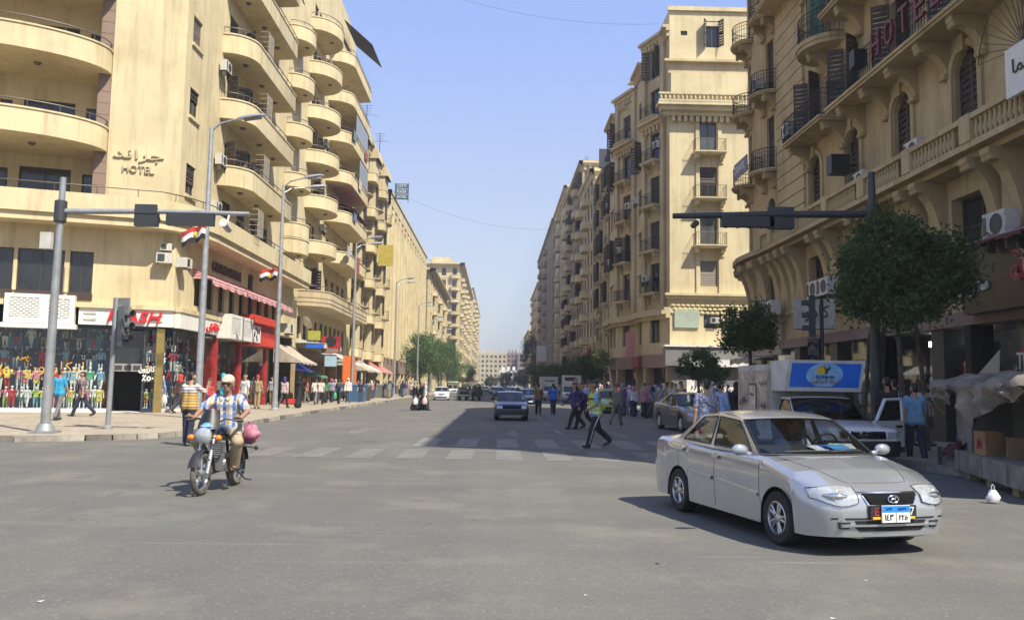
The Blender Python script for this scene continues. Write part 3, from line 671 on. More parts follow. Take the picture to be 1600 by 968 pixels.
def flesh(J,top='short',bot='trousers',fat=1.,hands=True,face=True,collar=True,tuck=False,loose=0.):
    P=[]; a=lambda p,q,r0,r1,s:P.append((p,q,r0,r1,s)); f=fat; t=J['turn']
    ex=V3(1,0,0); pe,wa,ch,ne,he=(J[k] for k in('pelvis','waist','chest','neck','head'))
    a(ch-ex*.085,ch+ex*.085,.105*f,.105*f,TOP)
    for s in(-1,1):
        a(J['shL' if s>0 else 'shR']*.86+ne*.14-V3(0,0,.02),ch+ex*.06*s,.075,.1*f,TOP); a(ch+ex*.075*s,wa+ex*.06*s,.1*f,.1*f+.012*loose,TOP); a(wa+ex*.06*s,pe+ex*.07*s,.102*f+.012*loose,.112*f+.02*loose,TOP if not tuck else TOP)
    a(pe-ex*.07-V3(0,0,.03),pe+ex*.07-V3(0,0,.03),.112*f,.112*f,BOT)
    if not tuck: a(pe-ex*.075+V3(0,0,-.0),pe+ex*.075+V3(0,0,-.0),.122*f,.122*f,TOP)
    for n,s in(('L',1),('R',-1)):
        h,k,an,to=J['hip'+n],J['knee'+n],J['ank'+n],J['toe'+n]; g=.012*loose
        if bot!='robe':
            if bot=='shorts': a(h,h*.25+k*.75,.093*f,.085,BOT); a(h*.4+k*.6,k,.066,.055,SK); a(k,an,.055,.036,SK)
            else: a(h,k,.09*f,.066+g,BOT); a(k,an+V3(0,0,.02),.064+g,.048+g*1.6,BOT)
        a(an-V3(0,-.035,.045),to*.55+an*.45-V3(0,0,.035),.036,.04,SHO); a(an*.5+to*.5-V3(0,0,.03),to,.036,.03,SHO)
        sh,el,wr=J['sh'+n],J['el'+n],J['wr'+n]; sl=.008*loose
        if top=='short': m=sh*.3+el*.7; a(sh,m,.062*min(f,1.1),.056+sl,TOP); a(sh*.35+el*.65,el,.043,.04,SK); a(el,wr,.04,.029,SK)
        elif top=='none': a(sh,el,.05,.042,SK); a(el,wr,.04,.029,SK)
        else: a(sh,el,.06*min(f,1.1),.05+sl,TOP); a(el,wr*.93+el*.07,.05+sl,.042+sl,TOP); a(wr*.85+el*.15,wr,.028,.027,SK)
        d=wr-el
        if hands: P.extend(hand(wr,d,-s,1.08))
        else: a(wr,wr+d/np.linalg.norm(d)*.1,.034,.026,SK)
    if bot=='robe':
        bz=min(J['ankL'][2],J['ankR'][2])-.03; m=(J['ankL']+J['ankR'])/2; m=V3(m[0],m[1]*.6,bz+.12)
        for s in(-1,1):
            kk=J['kneeL' if s>0 else 'kneeR']; a(pe+ex*.07*s,V3(kk[0],kk[1]*.8,kk[2]),.13*f,.14*f,BOT); a(V3(kk[0],kk[1]*.8,kk[2]),V3(m[0]+.07*s,m[1]+(J['ankL' if s>0 else 'ankR'][1]-m[1])*.6,m[2]),.14*f,.16*f,BOT)
    a(ne-V3(0,-.01,.05),he-V3(0,-.02,.06),.056,.05,SK)
    fw=V3(math.sin(t),-math.cos(t),0); sd=V3(math.cos(t),math.sin(t),0)
    a(he+V3(0,0,.03)-fw*.02,he+V3(0,0,.025)+fw*.018,.088,.083,SK); a(he-V3(0,0,.02)+fw*.022,he-V3(0,0,.075)+fw*.04,.066,.045,SK)
    if face:
        a(he+fw*.098+V3(0,0,.015),he+fw*.116-V3(0,0,.022),.011,.016,SK); a(he+fw*.086+V3(0,0,.042)-sd*.03,he+fw*.086+V3(0,0,.042)+sd*.03,.013,.013,SK)
        for s in(-1,1): a(he+sd*.083*s-V3(0,0,.0),he+sd*.088*s-fw*.008-V3(0,0,.035),.019,.013,SK); a(he+fw*.094+sd*.034*s+V3(0,0,.018),he+fw*.094+sd*.034*s+V3(0,0,.018),.0105,.0105,EXT)
        a(he+fw*.084-sd*.018-V3(0,0,.055),he+fw*.084+sd*.018-V3(0,0,.055),.0105,.0105,EXT+1)
    return P
def hairs(J,kind='short'):
    t=J['turn']; fw=V3(math.sin(t),-math.cos(t),0); sd=V3(math.cos(t),math.sin(t),0); he,ne=J['head'],J['neck']; z=V3(0,0,1.)
    if kind=='short': return [(he+z*.055-fw*.035,he+z*.06+fw*.02,.082,.073,0),(he-fw*.055,he-fw*.045-z*.045,.062,.05,0),(he+z*.07+fw*.045-sd*.03,he+z*.07+fw*.045+sd*.03,.04,.04,0)]
    if kind=='scarf': return [(he+z*.04-fw*.025,he+z*.03+fw*.006,.104,.098,0),(he-fw*.035,ne-fw*.02-z*.01,.1,.085,0),(he-z*.1+fw*.01,ne+fw*.035-z*.05,.066,.085,0),(ne-sd*.09-z*.05,ne+sd*.09-z*.05,.075,.075,0)]
    if kind=='long': return [(he+z*.05-fw*.03,he+z*.045+fw*.014,.092,.082,0),(he-fw*.05,ne-fw*.075-z*.06,.075,.06,0)]
    if kind=='cap': return [(he+z*.065-fw*.03,he+z*.06+fw*.03,.094,.088,0),(he+z*.058+fw*.09-sd*.045,he+z*.058+fw*.09+sd*.045,.024,.024,0),(he+z*.046+fw*.135-sd*.03,he+z*.046+fw*.135+sd*.03,.014,.014,0)]
    if kind=='veil': return hairs(J,'scarf')+[(ne-sd*.12-z*.1-fw*.03,ne+sd*.12-z*.1-fw*.03,.11,.11,0)]
SKINS=[M('skin_%s'%n,c,.55,var=.05) for n,c in(('tan',(.42,.24,.15)),('brown',(.30,.165,.1)),('light',(.5,.31,.21)))]
HAIRM=M('black_hair',(.012,.01,.009),.5,var=.2,scale=30); LIPM=M('lips',(.3,.12,.09),.5,var=0); EYEM=M('eye_dark',(.03,.025,.022),.25,var=0)
def cloth(c,rough=.85): return M('cloth_%02x%02x%02x'%tuple(int(min(.999,x)*255) for x in c),c,rough,var=.16,scale=7,bmp=.15)
POSES={
 'walk':dict(legL=(24,8),legR=(-20,22),armL=(-20,8,16),armR=(24,8,26),lean=3),
 'walk2':dict(legL=(-18,26),legR=(20,6),armL=(20,9,30),armR=(-16,8,14),lean=4),
 'stroll':dict(legL=(12,4),legR=(-11,14),armL=(-8,9,14),armR=(10,10,20),lean=1),
 'stand':dict(legL=(2,2),legR=(-2,3),armL=(2,9,14),armR=(4,10,18)),
 'phone':dict(legL=(3,2),legR=(-4,6),armL=(4,9,14),armR=(50,22,125),lean=2,nod=10),
 'carry':dict(legL=(14,4),legR=(-12,18),armL=(2,8,8),armR=(0,10,6),lean=2),
 'fold':dict(legL=(2,2),legR=(-2,3),armL=(22,14,80),armR=(22,14,84),nod=6)}
PM={}
def pmesh(pose,top,bot,hair,vox,fat):
    k=(pose,top,bot,hair,vox,fat)
    if k not in PM:
        J=drop(skeleton(**POSES[pose])); near=vox<.016
        PM[k]=(figure('person',flesh(J,top,bot,fat,hands=True,face=True,loose=1.),[SKINS[0]]*7,vox),figure('hair' if hair in('short','long') else 'headscarf' if hair!='cap' else 'cap',hairs(J,hair),[HAIRM],max(.012,vox*.7),.02),J)
    return PM[k]
def person(label,loc,face,pose='walk',top='short',bot='trousers',hair='short',ct=(.5,.5,.5),cb=(.05,.05,.07),ch=(.012,.01,.009),skin=0,vox=.022,fat=1.,h=1.,group='people walking along the street',shoe=(.03,.025,.02)):
    "face: heading in degrees, 0 = towards -y (the camera), 90 = towards +x"
    mb,mh,J=pmesh(pose,top,bot,hair,vox,fat)
    o=obj('person',mb,None,tuple(loc),R(face)); o.scale=(h,h,h)
    tm=ct if not isinstance(ct,tuple) else cloth(ct); bm=cb if not isinstance(cb,tuple) else cloth(cb)
    for i,m in enumerate((SKINS[skin],tm,bm,cloth(shoe,.6),HAIRM,EYEM,LIPM)): objmat(o,i,m)
    c=obj(mh.name.split('.')[0],mh,o); objmat(c,0,cloth(ch) if hair not in('short','long') else M('hair_%02x'%int(ch[0]*255),ch,.5,var=.2,scale=30))
    return tag(o,label,'person',group)
def plastic_bag(label,loc,s=1.,col=(.7,.69,.66),group=None,tall=1.25,cat='bag',name='plastic_bag'):
    mb=MB(); P=[]; rr=random.Random(int(loc[0]*1000))
    for i in range(8):
        f=i/7; r=.16*math.sin(PI*min(1,.12+.88*f)**.75)+.02 if f<1 else .02; r=.05+.11*math.sin(PI*min(1,f*.62+.06))**1.3*(1 if f<.86 else .8)
        P.append([(r*(1+.18*math.sin(5*a+f*7))*math.cos(a),r*.62*(1+.15*math.cos(4*a+3*f))*math.sin(a),-.36*tall*f) for a in [2*PI*k/14 for k in range(14)]])
    mb.grid(P,closev=True,flip=True); mb.poly(P[-1],True); mb.tube([(-.03,0,-.02),(-.035,0,.08),(0,0,.13),(.035,0,.08),(.03,0,-.02)],.012,5)
    me=cached(('bag',tall),lambda: mb.mesh(name,C_WCLOTH,50))
    o=obj(name,me,None,tuple(loc)); o.scale=(s,s,s); objmat(o,0,M('bag_%02x%02x%02x'%tuple(int(x*255) for x in col),col,.35,var=.1)); return tag(o,label,cat,group)
ORD=['lowest','second lowest','third lowest','fourth lowest','fifth lowest','highest']
# ================================================================ left: block with round balconies
B2=bldg('cream apartment block with stacked round balconies beyond the corner hotel',-15,72,'apartment_building','apartment block')
W2=Wall(-15,0,90,B2); Z2=[11.5,15.05,18.6,22.15,25.7,29.25]; B2H=36.6
op=[]
for zb in [8.0]+Z2:
    f=zb+.3; op+=[(59.3,60.7,f,f+2.4),(64.6,65.9,f,f+2.4),(66.2,67.4,f+.0,f+2.4)]
    op+=[(u,u+1.4,f,f+2.4) for u in (72,74.6,77.2,79.6)]
op+=[(64.6,67,33.2,35.2)]
lo2=[(62.5+k*2.0,63.7+k*2.0,4.6,6.6) for k in range(10)]
mb=MB(); W2.panel(mb,57.2+3.8,83.2,4.2,7.6,lo2,.25); W2.panel(mb,61,83.2,7.6,B2H,[o for o in op if o[0]>61],.25); 
mb.build('side_wall',C_PALE,B2,0,True)
for a,b,c,e in op+lo2:
    if a>61: window(W2,(a+b)/2,c,b-a,e-c,random.choice(['case','shut','shut','half','open','case']),.22,pane=random.choice([C_PANE,C_PANEL]))
for k,zb in enumerate(Z2):
    balcony(W2,path_bow(66,2.65,2.0,14),zb,1.05,.28,C_PALE,.32,6,lamps=((66,1.1),))
    if k<6: balcony(W2,path_round(70.6,81.6,2.0,1.9,.3),zb+.35,1.05,.28,C_PALE,.34,8)
balcony(W2,path_round(62.3,82,2.2,2.2,.3),7.35,1.2,.35,C_STONE2,.34,10,grooves=(7.62,7.95),name='ledge')
# small round balconies on the end wall of the hotel
for k,zb in enumerate([10.6]+[z+.2 for z in Z2[:5]]):
    balcony(LW,path_bow(59.0,1.75,1.4,12),zb,1.05,.28,C_PALE,.3,5,lamps=((59,.8),))
mb=MB(); mb.prism([(-15,B1END),(-15,83.2),(-30,83.2),(-30,B1END)],B2H,B2H+.5); mb.build('roof',C_PALE,B2,0,True)
core(B2,[(-15.6,61.02),(-15.6,83.1),(-29.9,83.1),(-29.9,61.02)],B2H)
mb=MB(); mb.poly([(-15,61,B1H),(-30,61,B1H),(-30,61,B2H),(-15,61,B2H)]); mb.poly([(-15,83.2,0),(-30,83.2,0),(-30,83.2,B2H),(-15,83.2,B2H)]); mb.build('end_wall',C_PALE,B2,0,True)
mb=MB(); W2.box(mb,70.2,82,30.4,32.4,-.2,.6); mb.build('top_parapet',C_PALE,B2,0,True)
GB2='air conditioners on the round-balcony block'
for k,(u,z) in enumerate(sorted(((69.3,21.5),(69.2,14.2),(69.3,28.4),(82.2,17.2),(62.6,12.5),(82.3,13.5)),key=lambda q:q[1])): ac(W2,u,z,ORD[k]+' of the small air conditioners on the round-balcony block',GB2,.1)
# clutter of that block: black roof awning, maroon awning, grey screens
def sheet(name,label,pts,mat,cat,group=None,t=.03):
    mb=MB(); a=[Vector(p) for p in pts]; n=(a[1]-a[0]).cross(a[2]-a[0]).normalized()*t; c=sum(a,Vector())/len(a)
    mb.poly([p-c for p in a]); mb.poly([p-c-n for p in a],True)
    for i in range(len(a)): j=(i+1)%len(a); mb.poly([a[i]-c,a[i]-c-n,a[j]-c-n,a[j]-c])
    return tag(obj(name,mb.mesh(name,mat),None,tuple(c)),label,cat,group)
M_BLK=M('black_canvas',(.015,.015,.017),.8); M_MAR=M('maroon_canvas',(.12,.018,.035),.8)
sheet('roof_awning','black slanted awning over the top balcony of the round-balcony block',[(-14.6,74.5,35.0),(-14.6,80.8,35.2),(-12.0,80.8,33.0),(-12.0,74.5,32.7)],M_BLK,'awning',t=.06)
sheet('balcony_awning','maroon canvas awning across a middle long balcony of the round-balcony block',[(-14.8,71.6,17.9),(-14.8,81.4,17.9),(-12.8,81.4,16.9),(-12.8,72.6,16.9)],M_MAR,'awning')
sheet('balcony_screen','grey sheet closing the fourth long balcony of the round-balcony block',[(-13.05,74,24.0),(-13.05,80.5,24.0),(-13.05,80.5,25.9),(-13.05,74,25.9)],C_GALV,'screen')
sheet('balcony_screen','grey panel closing a lower long balcony of the round-balcony block',[(-13.05,76.5,20.4),(-13.05,81,20.4),(-13.05,81,22.4),(-13.05,76.5,22.4)],C_GALV,'screen')
sheet('laundry','red patterned rug hanging over the lowest long balcony of the round-balcony block',[(-12.93,75,11.5),(-12.93,77.2,11.5),(-12.93,77.2,13.1),(-12.93,75,13.1)],cloth((.35,.06,.05)),'rug')
mb=MB(); mb.box(-2.2,2.2,-1,1,0,2.6); mb.box(-2.5,2.5,-1.3,1.3,2.6,2.85); o=mb.build('roof_cabin',C_PALE); o.location=(-17.5,66,B2H+.5); tag(o,'pale cabin on the roof edge of the round-balcony block','roof cabin')
# ================================================================ generic old street block
def block(label,x0,y0,x1,y1,h,side,mat,floors,cols,name='apartment_building',ground=4.4,win=(1.1,1.9),balc=(),bal_kind='solid',corn=((.3,.25),(.35,.6)),front=True,fcols=2,pil=0,mat2=None,kinds=('shut','case','half'),gmat=None,pilw=.5,frm=None,fbal=(),bands=True,cat='apartment block',railmat=None):
    "rectangular building; x0 is the street face, y0 the face towards the camera"
    b=bldg(label,x0,y0,name,cat); L=y1-y0
    w=Wall(x0,y0,90,b) if side<0 else Wall(x0,y1,-90,b)
    fw=Wall(x1,y0,0,b) if side<0 else Wall(x0,y0,0,b)
    fl=abs(x1-x0); fh=(h-ground-.8)/floors; mat2=mat2 or mat
    def grid(W,n,L,cols_bal):
        op=[]; step=L/n
        for f in range(floors):
            for i in range(n):
                c=(i+.5)*step; z=ground+f*fh+.75; hh=win[1]; 
                if i in cols_bal: z-=.55; hh+=.5
                op.append((c-win[0]/2,c+win[0]/2,z,z+hh,i,f))
        mb=MB(); W.panel(mb,0,L,ground,h,[o[:4] for o in op],.22); mb.build('wall',mat,b,0,True)
        for a,c,z,e,i,f in op: window(W,(a+c)/2,z,c-a,e-z,random.choice(kinds),.2,pane=random.choice([C_PANE,C_PANE,C_PANEL]),n=7,frame=frm)
        if pil:
            for i in range(n+1):
                mb=MB(); u=min(max(i*step,pilw/2),L-pilw/2); W.box(mb,u-pilw/2,u+pilw/2,ground,h-.2,-.02,pil); mb.build('pilaster',mat2,b,0,True)
        if bands:
            for f in range(1,floors): 
                mb=MB(); W.box(mb,-.02,L+.02,ground+f*fh-.05,ground+f*fh+.12,-.02,.09); mb.build('string_course',mat2,b,0,True)
        for i in cols_bal:
            for f in range(floors):
                c=(i+.5)*step; z=ground+f*fh
                if bal_kind=='solid': balcony(W,path_round(c-step*.42,c+step*.42,1.1,.5,.5,4),z-.15,1.0,.22,mat2,.0)
                else: iron_balcony(W,c-win[0]/2-.45,c+win[0]/2+.45,.85,z+.18,cons=2,mat=mat2,ch=.6,step=.3,ornate=False,railmat=railmat)
        cornice(W,0,L,h-.75,corn,mat2,dent=.8 if L<60 else 0)
    grid(w,cols,L,balc)
    if front: grid(fw,fcols,fl,fbal)
    else:
        mb=MB(); fw.panel(mb,0,fl,ground,h); mb.build('end_wall',mat,b,0,True)
    mb=MB(); s=-1 if side<0 else 1; e=.6*s
    mb.prism([(x0+s*.02,y0+.02),(x1,y0+.02),(x1,y1),(x0+s*.02,y1)][::s],h-.05,h+.15); mb.build('roof',mat,b,0,True)
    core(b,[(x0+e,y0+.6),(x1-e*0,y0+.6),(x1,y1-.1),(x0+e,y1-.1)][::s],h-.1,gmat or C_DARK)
    mb=MB(); mb.poly([(x0,y1,0),(x1,y1,0),(x1,y1,h),(x0,y1,h)]); mb.poly([(x1,y0,0),(x1,y1,0),(x1,y1,h),(x1,y0,h)]); mb.build('rear_wall',mat,b,0,True)
    # ground floor: dark shop openings between piers
    n=max(2,int(L/5)); st=L/n
    for i in range(n+1):
        mb=MB(); u=min(max(i*st,.3),L-.3); w.box(mb,u-.3,u+.3,0,ground,-.6,.05); mb.build('pier',mat2,b,0,True)
    mb=MB(); w.box(mb,.05,L-.05,3.2,ground-.005,-.5,.08); mb.build('shop_fascia',C_BROWNST,b,0,True)
    mb=MB(); fw.box(mb,0,fl,0,ground-.01,-.4,.02); mb.build('base_wall',mat2,b,0,True)
    return b,w,fw
B3,W3,F3=block('narrow ornate cream building with bowed bays before the pale pilastered block',-15,83.4,-30,108,29.2,-1,C_CREAM,6,6,balc=(0,2,4),fcols=3,pil=.18,win=(1.1,2.2))
for k,u in enumerate((4.1,12.3,20.4)):   # barrel-topped bays
    mb=MB(); W3.box(mb,u-1.5,u+1.5,4.8,27.5,-.1,.7); mb.build('bay',C_CREAM,B3,0,True)
    mb=MB(); P=[[W3.pt(u-1.7,27.4+1.9*math.sin(PI*j/8),1.1*math.cos(PI*j/8)+.0) ,W3.pt(u+1.7,27.4+1.9*math.sin(PI*j/8),1.1*math.cos(PI*j/8))] for j in range(9)]
    mb.grid(P); mb.poly([p[0] for p in P]); mb.poly([p[1] for p in P],True); mb.build('barrel_top',C_STONE2,B3,40,True)
    for f in range(5):
        z=6.2+f*4
        o=window(W3,u,z,1.2,2.2,random.choice(['shut','case']),-.72)
    for f in range(1,5): iron_balcony(W3,u-1.3,u+1.3,.75,5.6+f*4,cons=2,mat=C_STONE2,ch=.5,step=.35,ornate=False,path=[(a,d+.7) for a,d in path_bow(u,1.4,.8,8)])
GB3='air conditioners on the ornate left building'
for k,(u,z) in enumerate(sorted(((2,12),(6.6,17),(10.6,9.5),(15,13.2),(18.6,21),(23,12.5)),key=lambda q:q[1])): ac(W3,u,z,ORD[k]+' air conditioner on the street face of the narrow ornate building',GB3,.15)
B4,W4,F4=block('long pale block with tall plain pilasters and roof antennas',-15.4,113,-32,172,27.0,-1,C_PALE,6,14,fcols=3,pil=.55,pilw=.9,win=(1.5,2.5),ground=5.2,kinds=('case','case','shut'),corn=((1.6,.5),(.3,.65)),bands=False)
B5,W5,F5=block('low cream building with a deep overhanging cornice behind the street trees',-14.6,178,-34,238,26.5,-1,C_CREAM,5,10,balc=(1,4,7),fcols=4,fbal=(1,),pil=.2,win=(1.3,2.3),corn=((.3,.6),(.3,1.3)))
B6,W6,F6=block('tall cream building with many balconies standing above the overhanging cornice',-11.2,245,-40,345,37.5,-1,C_CREAM,9,16,balc=(1,3,6,9,12,14),fcols=9,fbal=(6,8),win=(1.3,2.3),corn=((.4,.7),(.4,1.4)))
B7,W7,F7=block('farthest cream block on the left side of the street',-10.6,352,-40,500,43,-1,C_CREAM,9,12,balc=(1,3,5,7),fcols=8,win=(1.5,2.2),kinds=('case','shut'))
for f in range(3): 
    mb=MB(); F6.box(mb,4+f*8,10+f*8,37.5,39.6+f%2*2,-8,-2); mb.build('roof_room',C_CREAM,B6,0,True)
# ================================================================ right: grand balcony building
B8=bldg('stone hotel building with arched windows and ornate iron balconies',13.5,30,'grand_building','hotel')
RW=Wall(13.5,0,-90,B8); RH=26.0
def ru(y): return -y
ar=[]; YS=[19.4,23.2,27.0,30.85,34.6]; dr=[]
for y in YS+[15.6,11.8]:
    ar.append((-y-.62,-y+.62,8.2,11.6,True)); 
    for z in (12.3,16.2,20.1): dr.append((-y-.6,-y+.6,z+.02,z+2.7))
mz8=[]
for y in YS+[15.6,11.8]: mz8.append((-y-1.0,-y+1.0,4.75,7.3))
mb=MB(); RW.panel(mb,-39.3,-7.6,3.9,8.05,mz8,.45); RW.panel(mb,-39.3,-7.6,8.05,RH-1.6,ar+dr,.35); mb.build('street_wall',C_STONE,B8,0,True)
for a,b,c,e,_ in ar:
    m=(a+b)/2
    window(RW,m,c,b-a,e-c,'shut',.3,M('shutter_dark',(.045,.033,.024),.65),n=16)
    mbx=MB(); P0=[];  # architrave round the arch
    n=10; r0,r1=.66,.86; pts=[(-r1,0),(-r1,e-c-.62)]+[(-r1*math.cos(PI*i/n),e-c-.62+r1*math.sin(PI*i/n)) for i in range(1,n)]+[(r1,e-c-.62),(r1,0)]
    pin=[(x*r0/r1,(z-(e-c-.62))*r0/r1+(e-c-.62) if z>e-c-.62 else z) for x,z in pts]
    for d0 in (0,): mbx.grid([[RW.pt(m+x,c+z,0) for x,z in pts],[RW.pt(m+x,c+z,.09) for x,z in pts],[RW.pt(m+x,c+z,.09) for x,z in pin],[RW.pt(m+x,c+z,0) for x,z in pin]])
    mbx.build('arch_moulding',C_STONE,B8,40,True)
    k=MB(); RW.box(k,m-.14,m+.14,e-.1,e+.42,0,.16); k.build('keystone',C_STONE,B8,0,True)
for i,(a,b,c,e) in enumerate(dr):
    window(RW,(a+b)/2,c,b-a,e-c,'open' if i%3==0 else 'shut',.3,C_SHUTG if (12<c<13 and False) else C_SHUT,n=14)
for a,b,c,e in mz8: window(RW,(a+b)/2,c,b-a,e-c,'grid',.42,pane=C_PANE)
# rusticated pier and curved corner
mb=MB(); 
for k in range(28):
    z=8.6+k*.62
    if z<RH-2: RW.box(mb,-39.2,-35.7,z,z+.57,-.1,.12)
mb.build('rusticated_pier',C_STONE,B8,0,True)
cor=[(13.5,39.3),(13.35,41.0),(13.3,42.6),(13.55,44.2),(14.2,45.6),(15.3,46.7),(16.8,47.3),(19,47.5),(34,47.5)]
CW=[]
mb=MB(); cw=[]
for (x0,y0),(x1,y1) in zip(cor,cor[1:]):   # u must run with the outside on its right: from far to near
    L=math.hypot(x1-x0,y1-y0); w=Wall(x1,y1,math.degrees(math.atan2(y0-y1,x0-x1)),B8); op=[]
    CW.append((w,L))
for i,(w,L) in enumerate(CW):
    op=[]
    if i in (0,2,4):
        for z in (8.4,12.5,16.4,20.3): op.append((L/2-.45,L/2+.45,z,z+2.6,z<9))
        op.append((L/2-.5,L/2+.5,4.75,7.2))
    w.panel(mb,0,L,3.9,RH-1.6,op,.3)
    for o in op: window(w,L/2,o[2],.9,o[3]-o[2],random.choice(['shut','shut','case']),.27,n=14)
    if i in (0,2):
        for z in (12.3,16.2,20.1): iron_balcony(w,L/2-.85,L/2+.85,.75,z,mat=C_STONE,ch=.8,path=path_bow(L/2,1.05,.95,10))
mb.build('corner_wall',C_STONE,B8,0,True)
for i,(w,L) in enumerate(CW[:7]):
    for z,st in ((RH-1.7,((.3,.35),(.3,.7),(.5,1.25),(.25,1.45))),(7.95,((.2,.5),(.25,.9)))):
        m=MB(); zz=z
        for h,p in st: w.box(m,-.0,L,zz,zz+h,-.02,p); zz+=h
        m.build('cornice',C_STONE,B8,0,True)
for z,st,dn in ((RH-1.7,((.3,.35),(.3,.7),(.5,1.25),(.25,1.45)),.9),): cornice(RW,-39.3,-7.6,z,st,C_STONE,dent=dn,ret=False)
# the long ledge with balustrade
mb=MB(); RW.box(mb,-39.3,-7.6,7.9,8.05,-.02,.75); RW.box(mb,-39.3,-7.6,8.05,8.22,-.02,1.1); RW.box(mb,-39.3,-7.6,8.8,8.95,.86,1.12)
mb.build('ledge',C_STONE,B8,0,True)
def m_baluster():
    def f(): return MB().lathe([(.035,0),(.06,.02),(.045,.08),(.085,.2),(.06,.36),(.04,.44),(.06,.5),(.06,.58)],6).mesh('baluster',C_STONE,60)
    return cached('balu',f)
y=9.2
while y<39:
    y1=min(y+2.9,39.2)
    m=MB(); RW.box(m,-y1-.0,-y1+.5,8.22,8.97,.84,1.14); m.build('pedestal',C_STONE,B8,0,True)
    n=int((y1-y-.6)/.2)
    for k in range(n):
        o=obj('baluster',m_baluster(),B8); RW.place(o,-(y+.12+(k+.5)*(y1-y-.6)/n),8.22,.98)
    y+=3.2
# the lettered balcony, its neighbours and the upper run
for a,b,z in ((-30.75,-12.5,12.3),(-31.2,-8.9,16.2),(-39,-8.9,20.1)):
    iron_balcony(RW,a,b,1.1,z,.2,1.05,0,C_STONE,ornate=True,step=.17)
    for y in YS+[15.6]:
        for s in (-1,1):
            if a<-y+s*.95<b: console(RW,-y+s*.95,z-.2,1.0,1.15,.32)
iron_balcony(RW,-34.45-1.0,-31.3,1.1,12.3,.2,1.05,2,C_STONE,step=.17,ch=1.1)
iron_balcony(RW,0,0,0,16.0,.5,1.05,1,C_STONE,path=path_bow(-32.9,1.5,1.25,14),step=.17,ch=1.0,cons=0) if False else iron_balcony(RW,-34.0,-31.8,1.1,15.75,.35,1.1,1,C_STONE,path=path_bow(-32.9,1.45,1.25,14),step=.17,ch=1.0)
for s in (-1,1):
    o=obj('shutter',m_shut(.75,2.9,C_SHUTG,14),B8); RW.place(o,-33.4+s*.55,15.9,.5); o.rotation_euler=(0,0,RW.a+s*R(20))
# great scrolled consoles under the ledge between the mezzanine windows
ym=[(p+q)/2 for p,q in zip([11.8,15.6]+YS,[15.6]+YS)]+[36.6,38.6]
for y in ym[0:]:
    for s in (-.5,.5): console(RW,-y+s,7.9,1.0,2.9,.42)
    m=MB(); RW.box(m,-y-.22,-y+.22,5.2,7.6,-.01,.14); m.build('panel',C_STONE,B8,0,True)
for i in (0,1,2,3):
    w,L=CW[i]
    for u in (.15,L-.15): console(w,u,7.95,.85,2.4,.36)
mb=MB(); RW.box(mb,-39.3,-7.6,3.5,3.9,-.3,.25); 
mb.build('shop_cornice',C_BROWNST,B8,0,True)
mb=MB(); 
for y in (9.1,13.7,17.6,25.0,29,32.8,36.8): RW.box(mb,-y-.35,-y+.35,0,3.5,-.5,.12); mb.build('pier',M('dark_granite',(.05,.043,.036),.45,var=.25,scale=8),B8,0,True); mb=MB()
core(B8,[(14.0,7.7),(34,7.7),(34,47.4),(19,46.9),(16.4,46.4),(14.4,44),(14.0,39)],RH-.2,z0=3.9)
mb=MB(); mb.prism([(13.4,7.6),(34,7.6),(34,47.5),(19,47.5),(15.3,46.7),(13.5,44)],RH-.15,RH+.6); mb.build('roof',C_STONE,B8,0,True)
NW=Wall(13.5,7.6,0,B8); mb=MB(); NW.panel(mb,0,20.5,0,RH); mb.poly([(34,7.6,0),(34,47.5,0),(34,47.5,RH),(34,7.6,RH)]); mb.build('end_wall',C_STONE,B8,0,True)
GA8='air conditioners on the grand stone building'
for y,z,l,d in ((38.3,5.05,'air conditioner in the shade beside the hanging Arabic box sign',.5),(33.0,5.3,'pair of mezzanine air conditioners above the arcade, the left unit',.5),(31.9,5.3,'pair of mezzanine air conditioners above the arcade, the right unit',.5),(20.7,5.55,'grey air conditioner above the dark Tiba shop sign',.5),(40.2,5.2,'air conditioner at the foot of the curved corner bay',.4)):
    ac(RW,-y,z,l,GA8,d,1.15)
# ================================================================ right: sunlit corner block across the side street
B9=bldg('tall cream corner block with a sunlit side and heavy bracket cornice',14,67,'corner_building','apartment block')
QF=Wall(14,67,0,B9); QS=Wall(14,105,-90,B9); H9=33.4
fo=[(3.0,4.1,31.4-.6,33.4-1.0)] 
fo=[(3.05,4.15,30.0,32.3),(.95,1.5,31.0,31.4)]+[(2.5,3.9,z,z+2.7) for z in (20.95,17.1,13.2)]+[(2.5,3.9,9.9,12.0),(2.75,4.2,6.5,8.3)]
fo+=[(9.5,10.9,z,z+2.7) for z in (20.95,17.1,13.2,9.6)]
mb=MB(); QF.panel(mb,0,16,5.0,H9,fo,.25); mb.build('front_wall',C_PALE,B9,0,True)
kd=['open','case','case','half','case','blind','case']+['shut']*4
for o,k in zip(fo,kd): window(QF,(o[0]+o[1])/2,o[2],o[1]-o[0],o[3]-o[2],k,.22,pane=C_PANEL if k=='case' else C_PANE,frame=C_SHUT)
cornice(QF,0,16,24.0,((.35,.5),(.35,.9),(.25,1.15)),C_PALE,dent=.5); cornice(QF,0,16,27.7,((.9,.12),(.2,.5)),C_STONE2,dent=.45); cornice(QF,0,16,8.85,((.25,.3),(.2,.45)),C_PALE); cornice(QF,0,16,H9-.3,((.35,.2),),C_PALE)
mb=MB(); QF.box(mb,.06,16,25.97,27.62,-.3,.35); mb.build('parapet',C_PALE,B9,0,True)
mb=MB(); QF.box(mb,-1.1,16,25.55,25.7,.95,1.15); QF.box(mb,-1.1,16,24.95,25.1,.93,1.17); mb.build('balustrade_rail',C_PALE,B9,0,True)
for k in range(34):
    o=obj('baluster',m_baluster(),B9); QF.place(o,-.9+k*.35,25.1,1.05); o.scale=(1.3,1.3,.8); objmat(o,0,C_PALE)
